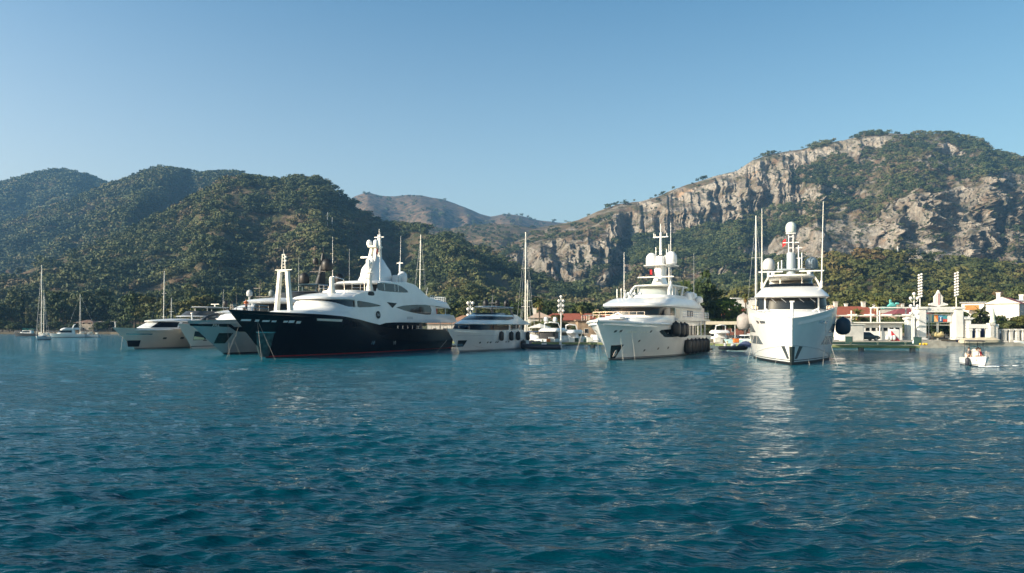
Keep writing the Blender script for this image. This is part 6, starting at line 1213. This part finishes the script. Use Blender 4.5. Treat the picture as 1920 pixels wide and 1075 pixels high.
g = MB(); g.box((0, 0, .55), (1.0, .9, 1.1), bev=.1); g.prism([(-.5, .0), (.5, .0), (-.5, 1.0)], -.47, -.455, m=1); [g.ball((-.9 + k * .35, -.5, .3), .25, 8) for k in range(3)]; o = g.build('cover', [WPAINT, mat('cherry_red', (.6, .04, .05), .6)]); o.scale = (1.7, 1.4, 2.0); r_ = empty('covered_cart', ((1676 - HX) / F * 140, 140, 1.25), 0, 'red and white covered cart on the quay right of the parked car', 'cart'); o.parent = r_
g = MB(); rr = random.Random(5); [g.ball((rr.uniform(-.5, .5), rr.uniform(-.3, .3), .2), .2, 8) for _ in range(7)]; o = g.build('coiled_hose', mat('yellow_hose', (.70, .45, .04), .6)); o.location = ((1731 - HX) / F * 118.3, 118.3, .97); tag(o, 'yellow heap at the end of the pier beside the green bin', 'hose')
# umbrellas and dock clutter
def parasol(px, Y, r, label, z0=1.1, h=2.6):
    root = empty('parasol', (*pxloc(px, Y)[:2], z0), 0, label, 'parasol'); g = MB(); g.tube([(0, 0, 0), (0, 0, h)], .06, 8); g.build('pole', WOODB, root)
    g = MB(); n = 8; V = [(0, 0, h + .9)] + [(r * math.cos(a * math.pi / 4), r * math.sin(a * math.pi / 4), h) for a in range(8)]; g.add(V, [(0, 1 + i, 1 + (i + 1) % 8) for i in range(8)]); g.add([(x, y, z - .06) for x, y, z in V], [(0, 1 + (i + 1) % 8, 1 + i) for i in range(8)]); g.build('canopy', CREAM, root, fix=False)
parasol(1012, 158, 2.6, 'large cream parasol just right of the white motor yacht stern')
x, y, _ = pxloc(1357, 160); r_ = empty('canopy_shelter', (x, y, 1.1), R(-5), 'long beige canvas canopy on posts behind the turquoise boat', 'canopy'); g = MB(); g.box((0, 0, 3.6), (12, 4, .7), top=(11.4, 1.2)); g.build('roof', CANV, r_)
for dx in (-5.7, -2, 2, 5.7): g = MB(); g.tube([(dx, -1.8, 0), (dx, -1.8, 3.25)], .07, 8); g.build('post', WPAINT, r_)
rr = random.Random(21); kinds = [('crate', OFFW, 'pale'), ('crate', BLUEC, 'blue'), ('crate', ORANGE, 'orange')]
for i, (px, Y) in enumerate(((1028, 140.4), (1034, 141.2), (1072, 139.2), (1080, 139.5), (1098, 138.6), (1106, 138.2), (1345, 133.8), (1380, 132.6))):
    m_, nm = ((ORANGE, 'orange'), (WPAINT, 'white'), (WPAINT, 'white'), (DKG, 'dark green'), (DKG, 'dark green'), (CREAM, 'cream'), (CREAM, 'cream'), (ORANGE, 'orange'))[i]
    g = MB(); a = rr.uniform(.5, 1.1); g.box((0, 0, a * .45), (a * 1.2, a * .8, a * .9), bev=.06); g.box((0, 0, a * .92), (a * 1.28, a * .88, a * .08), bev=.02); o = g.build('storage_box', m_); o.location = (*pxloc(px, Y)[:2], 1.06)
    tag(o, nm + ' storage box on the pier, ' + ('first', 'second', 'third', 'fourth', 'fifth', 'sixth', 'seventh', 'eighth')[i] + ' box from the left', 'box', 'boxes on the pier')
# mooring piles and thin posts (masts of far boats on the ridge)
for i, (px, Y, pb, pt) in enumerate(((1613, 610, 500, 466), (1627, 610, 502, 470), (1650, 610, 502, 462), (1683, 610, 498, 462), (614, 800, 436, 398), (623, 800, 436, 408))):
    x, y, _ = pxloc(px, Y); z0, z1 = lz(pb + 6, Y), lz(pt, Y); r_ = empty('lattice_mast', (x, y, z0 - 2), 0, ('first', 'second', 'third', 'fourth', 'left of two', 'right of two')[i] + (' thin antenna mast from the left above the front pine hill' if i < 4 else ' pale thin masts on the near left hill slope'), 'antenna mast', 'thin masts on the hills')
    h_ = z1 - z0 + 2; g = MB(); [g.tube([(a * .5, b * .5, 0), (a * .2, b * .2, h_)], .10, 4) for a, b in ((1, 1), (-1, 1), (1, -1), (-1, -1))]; g.build('frame', GREYP, r_)
    g = MB(); n = int(h_ / 2); [g.tube([(-.5, -.5 + .3 * k / n, k * 2), (.5 - .3 * k / n, -.5 + .3 * k / n, k * 2 + 1.5)], .06, 4) for k in range(n)]; g.build('bracing', GREYP, r_)
# ================================================================ INDIVIDUAL TREES
gt = np.random.default_rng(33)
def crown_mesh(name, kind, g):
    """crown of small leaf clumps, height 1, trunk base at z=0"""
    V = []; Fs = []; C = []
    nl, per, sz = {'broad': (26, 90, .030), 'pine': (20, 80, .026), 'bush': (14, 80, .042), 'cypress': (16, 80, .020)}[kind]
    for k in range(nl):
        t = g.random(); a = g.uniform(0, 6.28)
        if kind == 'broad': z = .28 + .60 * t; rad = .33 * math.sqrt(max(.05, 1 - ((z - .55) / .42) ** 2)); r = rad * g.uniform(.35, 1.0); rr = g.uniform(.08, .14)
        elif kind == 'pine': z = .42 + .46 * t; rad = .42 * (1 - .55 * t) * (.6 + .5 * g.random()); r = rad * g.uniform(.3, 1); rr = g.uniform(.07, .12)
        elif kind == 'cypress': z = .12 + .82 * t; r = .07 * (1 - t) * g.random() + .01; rr = .07 * (1.15 - t)
        else: z = .2 + .5 * t; r = .42 * (1 - t * .6) * g.random(); rr = g.uniform(.14, .22)
        c0 = np.array([r * math.cos(a), r * math.sin(a), z]); s0 = g.uniform(-.22, .22)
        n = per; d = g.normal(size=(n, 3)); d /= np.linalg.norm(d, axis=1)[:, None]; d[:, 2] = np.where(g.random(n) < .65, np.abs(d[:, 2]), d[:, 2])
        P = c0 + d * (rr * g.uniform(.55, 1.1, n))[:, None] * np.array([1.2, 1.2, .75 if kind != 'cypress' else 1.6]); nn = d + g.normal(size=(n, 3)) * .5; nn /= np.linalg.norm(nn, axis=1)[:, None]
        u = np.cross(nn, g.normal(size=(n, 3))); u /= np.linalg.norm(u, axis=1)[:, None]; v = np.cross(nn, u); q = (sz * g.uniform(.6, 1.4, n))[:, None]
        b = len(V) * 4; V.append(np.stack([P + u * q, P + v * q * .7, P - u * q, P - v * q * .7], 1).reshape(-1, 3)); C.append(np.repeat(np.clip(.45 + s0 + g.uniform(-.12, .12, n), 0, 1), 4))
    V = np.vstack(V); n = len(V) // 4; Fq = np.arange(n * 4).reshape(-1, 4); C = np.concatenate(C)
    return V, Fq, np.stack([C, C, C], -1)
def trunk_mesh(kind, g):
    mb = MB(); top = {'broad': .5, 'pine': .72, 'bush': .3, 'cypress': .8}[kind]; r = {'broad': .022, 'pine': .018, 'bush': .016, 'cypress': .012}[kind]
    bx, by = g.uniform(-.03, .03, 2); mb.tube([(0, 0, -.03), (bx * .5, by * .5, top * .4), (bx, by, top)], [r * 1.3, r, r * .5], 7)
    for k in range(5 if kind != 'cypress' else 0):
        a = k * 1.26 + g.uniform(0, .5); z = top * g.uniform(.5, .95); L = g.uniform(.14, .26); mb.tube([(bx * z / top, by * z / top, z), (math.cos(a) * L * .6, math.sin(a) * L * .6, z + .07), (math.cos(a) * L, math.sin(a) * L, z + .13)], [r * .5, r * .35, r * .15], 5)
    return mb
TP = {}
for kind in ('broad', 'pine', 'bush', 'cypress'):
    for v in range(3):
        cv, cf, cc = crown_mesh('crown', kind, gt)
        TP[kind, v] = (cv, cf, cc, trunk_mesh(kind, gt))
TM = {}
def tree(kind, v, loc, H, W, leaf, label, group, name, cat='tree', rz=None):
    key = (kind, v, leaf.name)
    if key not in TM:
        cv, cf, cc, tm = TP[kind, v]; c = mesh_np('crown', cv, cf, leaf, cols=cc); t = tm.build('trunk', BARK); TM[key] = (c.data, t.data)
        bpy.data.objects.remove(c); bpy.data.objects.remove(t)
    root = empty(name, loc, rz if rz is not None else random.uniform(0, 6.28), label, cat, group); root.scale = (W, W, H)
    for nm, me in zip(('crown', 'trunk'), TM[key]): o = bpy.data.objects.new(nm, me); COL.objects.link(o); o.parent = root
    return root
ORD = ['first', 'second', 'third', 'fourth', 'fifth', 'sixth', 'seventh', 'eighth', 'ninth', 'tenth', 'eleventh', 'twelfth', 'thirteenth', 'fourteenth', 'fifteenth', 'sixteenth', 'seventeenth', 'eighteenth', 'nineteenth', 'twentieth'] + ['twenty-' + q for q in ('first', 'second', 'third', 'fourth', 'fifth', 'sixth', 'seventh', 'eighth', 'ninth')] + ['thirtieth'] + ['thirty-' + q for q in ('first', 'second', 'third', 'fourth', 'fifth', 'sixth', 'seventh', 'eighth', 'ninth')] + ['fortieth'] + ['forty-' + q for q in ('first', 'second', 'third', 'fourth', 'fifth', 'sixth', 'seventh', 'eighth', 'ninth')] + ['fiftieth']
rt = random.Random(12)
def row(n, x0, x1, Y0, Y1, h0, h1, kinds, leafs, desc, group, name, cat='tree', wf=(.8, 1.15), zf=1.1, jit=.4):
    for i in range(n):
        q = (i + .5 + rt.uniform(-jit, jit)) / n; px = x0 + (x1 - x0) * q; Y = (Y0 + (Y1 - Y0) * q) * rt.uniform(.97, 1.04); H = rt.uniform(h0, h1); k = rt.choice(kinds); x, y, _ = pxloc(px, Y)
        tree(k, rt.randrange(3), (x, y, zf), H, H * rt.uniform(*wf), rt.choice(leafs), ORD[i] + ' ' + desc, group, name, cat)
D, P_, O_, B_ = LM_DARK, LM_PINE, LM_OLIVE, LM_BRIGHT
row(24, -60, 350, 440, 420, 18, 26, ['broad', 'broad', 'cypress'], [D, D, D, P_], 'tree from the left in the tall dark shore grove behind the sailing boats', 'dark shore grove at the left', 'broadleaf_tree', wf=(.75, 1.0))
row(16, -80, 520, 480, 440, 22, 30, ['broad', 'pine'], [D, P_], 'tree from the left in the row behind the dark shore grove', 'back row of the left shore grove', 'broadleaf_tree', wf=(.7, 1.0))
row(34, -60, 330, 393, 388, 4.5, 7.5, ['bush'], [P_, D, D], 'low shrub from the left along the far left shore', 'low shrubs on the far left shore', 'shrub', 'shrub', wf=(1.2, 1.9))
row(12, 240, 530, 340, 330, 12, 19, ['broad', 'pine'], [P_, O_, D], 'tree from the left behind the silver and blue grey yachts', 'trees behind the left yachts', 'broadleaf_tree', wf=(.9, 1.3))
row(7, 340, 560, 270, 260, 9, 14, ['pine', 'broad'], [O_, P_], 'olive toned tree from the left between the left yachts and the hill', 'olive toned trees behind the left yachts', 'pine_tree', wf=(.9, 1.3))
row(20, 560, 1000, 300, 270, 11, 15, ['broad', 'pine'], [D, D, P_], 'dark tree from the left in the row behind the dark superyacht', 'dark trees behind the superyacht', 'broadleaf_tree', wf=(.9, 1.2))
row(14, 780, 1130, 262, 240, 9, 12.5, ['pine', 'broad'], [O_, P_, D], 'green tree from the left around the tiled houses in the centre', 'trees among the central houses', 'pine_tree', wf=(.9, 1.3))
row(9, 990, 1140, 208, 204, 4, 6.5, ['bush', 'broad'], [P_, O_, D], 'garden shrub from the left before the long stone house', 'garden shrubs by the central houses', 'shrub', 'shrub', wf=(1.0, 1.4))
row(11, 1130, 1420, 330, 300, 10, 15, ['pine', 'broad'], [P_, D], 'tree from the left on the slope behind the explorer yacht', 'trees behind the explorer yacht', 'pine_tree', wf=(.9, 1.2))
row(8, 1290, 1420, 212, 205, 5, 9, ['bush', 'broad'], [D, D, P_], 'dark shrub from the left between the two white superyachts', 'dark shrubs between the superyachts', 'shrub', 'shrub', wf=(.9, 1.3))
for i, (px, Y, H, W, k, lf, lb) in enumerate(((1310, 190, 18.5, 12, 'broad', D, 'tall very dark tree right behind the explorer yacht stern'), (1330, 195, 13, 11, 'broad', D, 'lower very dark tree right of the tallest dark tree'), (1356, 196, 11.2, 12.5, 'broad', B_, 'bright yellow green tree between the two white superyachts'), (1323, 176, 6.0, 8, 'bush', P_, 'rounded green bush by the canopy shelter'), (1402, 205, 10.5, 6, 'cypress', D, 'dark narrow cypress left of the bow on superyacht'), (1573, 230, 9, 9, 'broad', B_, 'small bright green tree right behind the bow on superyacht bridge'))):
    tree(k, i % 3, (*pxloc(px, Y)[:2], 1.1), H, W, lf, lb, None, 'broadleaf_tree' if k != 'cypress' else 'cypress_tree')
row(22, 1560, 1960, 330, 300, 13, 19, ['pine', 'broad', 'pine'], [O_, O_, P_], 'wide pine from the left on the foot of the front pine hill', 'pines on the front hill foot', 'pine_tree', wf=(.9, 1.3), zf=2.5)
row(14, 1570, 1950, 272, 262, 8, 11, ['pine', 'broad'], [O_, P_, D], 'tree from the left behind the red roofs at the right', 'trees behind the right hand houses', 'pine_tree', wf=(.9, 1.3))
row(12, 1800, 1960, 172, 170, 4, 7, ['bush', 'broad'], [P_, D, O_], 'garden bush from the left behind the colonnade', 'garden bushes behind the colonnade', 'shrub', 'shrub', wf=(1.0, 1.4))
row(11, 1696, 1836, 169, 172, 5.0, 7.0, ['broad', 'bush'], [D, D, P_], 'dark leafy tree from the left behind the white gate portal', 'dark trees behind the gate', 'broadleaf_tree', wf=(.8, 1.1))
row(10, 1560, 1720, 186, 180, 4, 6.5, ['bush', 'broad'], [P_, D], 'garden bush from the left around the marina building', 'garden bushes by the marina building', 'shrub', 'shrub', wf=(.9, 1.3))
# hillside pines that show largest: lower slopes of the two near hills
def hillz(obj, x, y):
    from mathutils.bvhtree import BVHTree
    return None
for nm, lo, hi, n, leafs, desc, grp, hh in (('near_left_hill', 0, 900, 110, [P_, P_, O_], 'spreading pine among the woods on the lower slope of the near left hill', 'single pines on the near left hill', (11, 15)), ('front_right_hill', 1400, 1960, 60, [O_, O_, P_], 'spreading olive green pine on the low hill in front of the mountain', 'single pines on the front right hill', (12, 17))):
    pts = [f for f in FOREST if f[0] == nm][0][2]; u = pts[:, 0] / pts[:, 1] * F + HX; s_ = (u > lo) & (u < hi); pts = pts[s_]; d = pts[:, 1]; idx = np.argsort(d + gt.normal(0, 55, len(d)))[:n * 3]; idx = gt.choice(idx, n, replace=False)
    for j in idx: H = rt.uniform(*hh); tree(rt.choice(['pine', 'pine', 'broad']), rt.randrange(3), tuple(float(c) for c in pts[j] - np.array([0, 0, .4])), H, H * rt.uniform(.9, 1.3), rt.choice(leafs), desc, grp, 'pine_tree')
# palms
FR = leaf_mat('palm_frond', [(.05, .065, .015), (.09, .10, .025), (.16, .14, .04)]); FRD = mat('dead_palm_fronds', (.30, .19, .08), .9, noise=.3, nscale=3)
def palm(px, Y, H, r, label, skirt=True, z0=1.1, grp='palm trees along the shore'):
    root = empty('palm_tree', (*pxloc(px, Y)[:2], z0), 0, label, 'palm tree', grp); g = MB(); g.tube([(0, 0, -.2), (.1, 0, H * .5), (0, .05, H)], [.32, .22, .2], 9); g.build('trunk', BARK, root)
    def fronds(n, e0, e1, L, wd, seed):
        q = random.Random(seed); V = []; Fs = []; C = []
        for k in range(n):
            a = q.uniform(0, 6.28); e = q.uniform(e0, e1); Lk = L * q.uniform(.8, 1.1); p = Vector((0, 0, H)); d = Vector((math.cos(a) * math.cos(e), math.sin(a) * math.cos(e), math.sin(e))); s = Vector((-math.sin(a), math.cos(a), 0)); t = q.uniform(.2, .9)
            for j in range(6):
                p2 = p + d * Lk / 6; w1 = wd * (1 - abs(j / 6 - .4)); w2 = wd * (1 - abs((j + 1) / 6 - .4)) * (.3 if j == 5 else 1)
                for sd in (1, -1):
                    b = len(V); V += [p, p2, p2 + s * sd * w2 - Vector((0, 0, w2 * .5)), p + s * sd * w1 - Vector((0, 0, w1 * .5))]; Fs.append((b, b + 1, b + 2, b + 3)); C += [t] * 4
                p = p2; d = (d - Vector((0, 0, .30))).normalized()
        return np.array([tuple(v) for v in V]), np.array(Fs), np.array(C)
    V, Fs, C = fronds(34, -.1, 1.4, r, r * .12, int(px)); mesh_np('crown', V, Fs, FR, parent=root, cols=np.stack([C] * 3, -1))
    if skirt: V, Fs, C = fronds(22, -1.4, -.7, r * .75, r * .1, int(px) + 1); mesh_np('dead_fronds', V, Fs, FRD, parent=root, cols=np.stack([C] * 3, -1))
palm(1011, 205, 9.0, 2.4, 'palm with dark green fan crown above the cream house behind the white yacht')
palm(1091, 205, 7.6, 2.4, 'palm left of the explorer yacht bow above the long red roof'); palm(1122, 200, 6.0, 2.4, 'lower pale palm touching the explorer yacht bow')
palm(1645, 175, 8.2, 2.6, 'large palm with tan skirt of dead fronds above the marina building'); palm(1608, 180, 5.8, 2.2, 'small palm before the bright red hipped roof')
palm(1398, 225, 11.5, 2.2, 'palm behind the red brick coloured house'); palm(1660, 190, 4.6, 2.0, 'short palm beside the turquoise bird sign', skirt=False)
palm(1838, 168, 5.6, 2.4, 'broad palm behind the white columns of the colonnade', skirt=False)
HAZE = 0.00011
# ================================================================ separate pieces of a part become parts of their own
def split_parts():
    skip = ('crown', 'trunk', 'dead_fronds', 'body', 'hair', 'lettering', 'letter', 'superstructure', 'rigging', 'bracing', 'ladder', 'mast_ladder', 'deck_gear', 'horn_and_lights', 'hull')
    for o in list(COL.objects):
        if o.type != 'MESH' or not o.parent or o.get('kind') or o.name.split('.')[0] in skip or len(o.data.polygons) > 6000: continue
        me = o.data; n = len(me.vertices); par = list(range(n))
        def find(a):
            while par[a] != a: par[a] = par[par[a]]; a = par[a]
            return a
        for e in me.edges:
            a, b = find(e.vertices[0]), find(e.vertices[1])
            if a != b: par[a] = b
        co = np.empty(n * 3, np.float32); me.vertices.foreach_get('co', co); co = co.reshape(-1, 3); root = np.array([find(i) for i in range(n)]); ids = np.unique(root)
        if len(ids) < 2: continue
        bb = [(co[root == i].min(0) - .06, co[root == i].max(0) + .06) for i in ids]; m = len(ids); g = list(range(m))
        def f2(a):
            while g[a] != a: a = g[a]
            return a
        for i in range(m):
            for j in range(i + 1, m):
                if (bb[i][0] <= bb[j][1]).all() and (bb[j][0] <= bb[i][1]).all():
                    a, b = f2(i), f2(j)
                    if a != b: g[a] = b
        cl = {}
        for i in range(m): cl.setdefault(f2(i), []).append(ids[i])
        if len(cl) < 2 or len(cl) > 16: continue
        pv = [root[p.vertices[0]] for p in me.polygons]
        for k, members in enumerate(cl.values()):
            ms = set(members); keep = [p for p, r in zip(me.polygons, pv) if r in ms]; vm = {}; V = []; Fs = []
            for p in keep:
                f = []
                for v in p.vertices:
                    if v not in vm: vm[v] = len(V); V.append(tuple(co[v]))
                    f.append(vm[v])
                Fs.append(f)
            nm = bpy.data.meshes.new(me.name); nm.from_pydata(V, [], Fs); [nm.materials.append(q) for q in me.materials]
            nm.polygons.foreach_set('material_index', [p.material_index for p in keep]); nm.polygons.foreach_set('use_smooth', [p.use_smooth for p in keep]); nm.update()
            if any(p.use_smooth for p in keep): nm.set_sharp_from_angle(angle=R(42))
            q = bpy.data.objects.new(o.name.split('.')[0], nm); COL.objects.link(q); q.parent = o.parent; q.matrix_local = o.matrix_local.copy(); q.location = o.location; q.scale = o.scale
            if k == 0:
                for ch in list(o.children): mw = ch.matrix_local.copy(); ch.parent = q; ch.matrix_local = mw
        bpy.data.objects.remove(o)
split_parts()
# ================================================================ HAZE
hz = bpy.data.materials.new('haze_air'); hz.use_nodes = True; t = hz.node_tree; t.nodes.clear()
ou = t.nodes.new('ShaderNodeOutputMaterial'); pv = t.nodes.new('ShaderNodeVolumePrincipled'); pv.inputs['Color'].default_value = (.24, .56, 1, 1); pv.inputs['Density'].default_value = HAZE; pv.inputs['Anisotropy'].default_value = 0.0
t.links.new(pv.outputs[0], ou.inputs['Volume'])
mb = MB(); mb.box((0, 2400, 350), (7400, 5400, 716)); o = mb.build('haze', hz); tag(o, 'thin blue air haze over the bay', 'haze', kind='stuff')
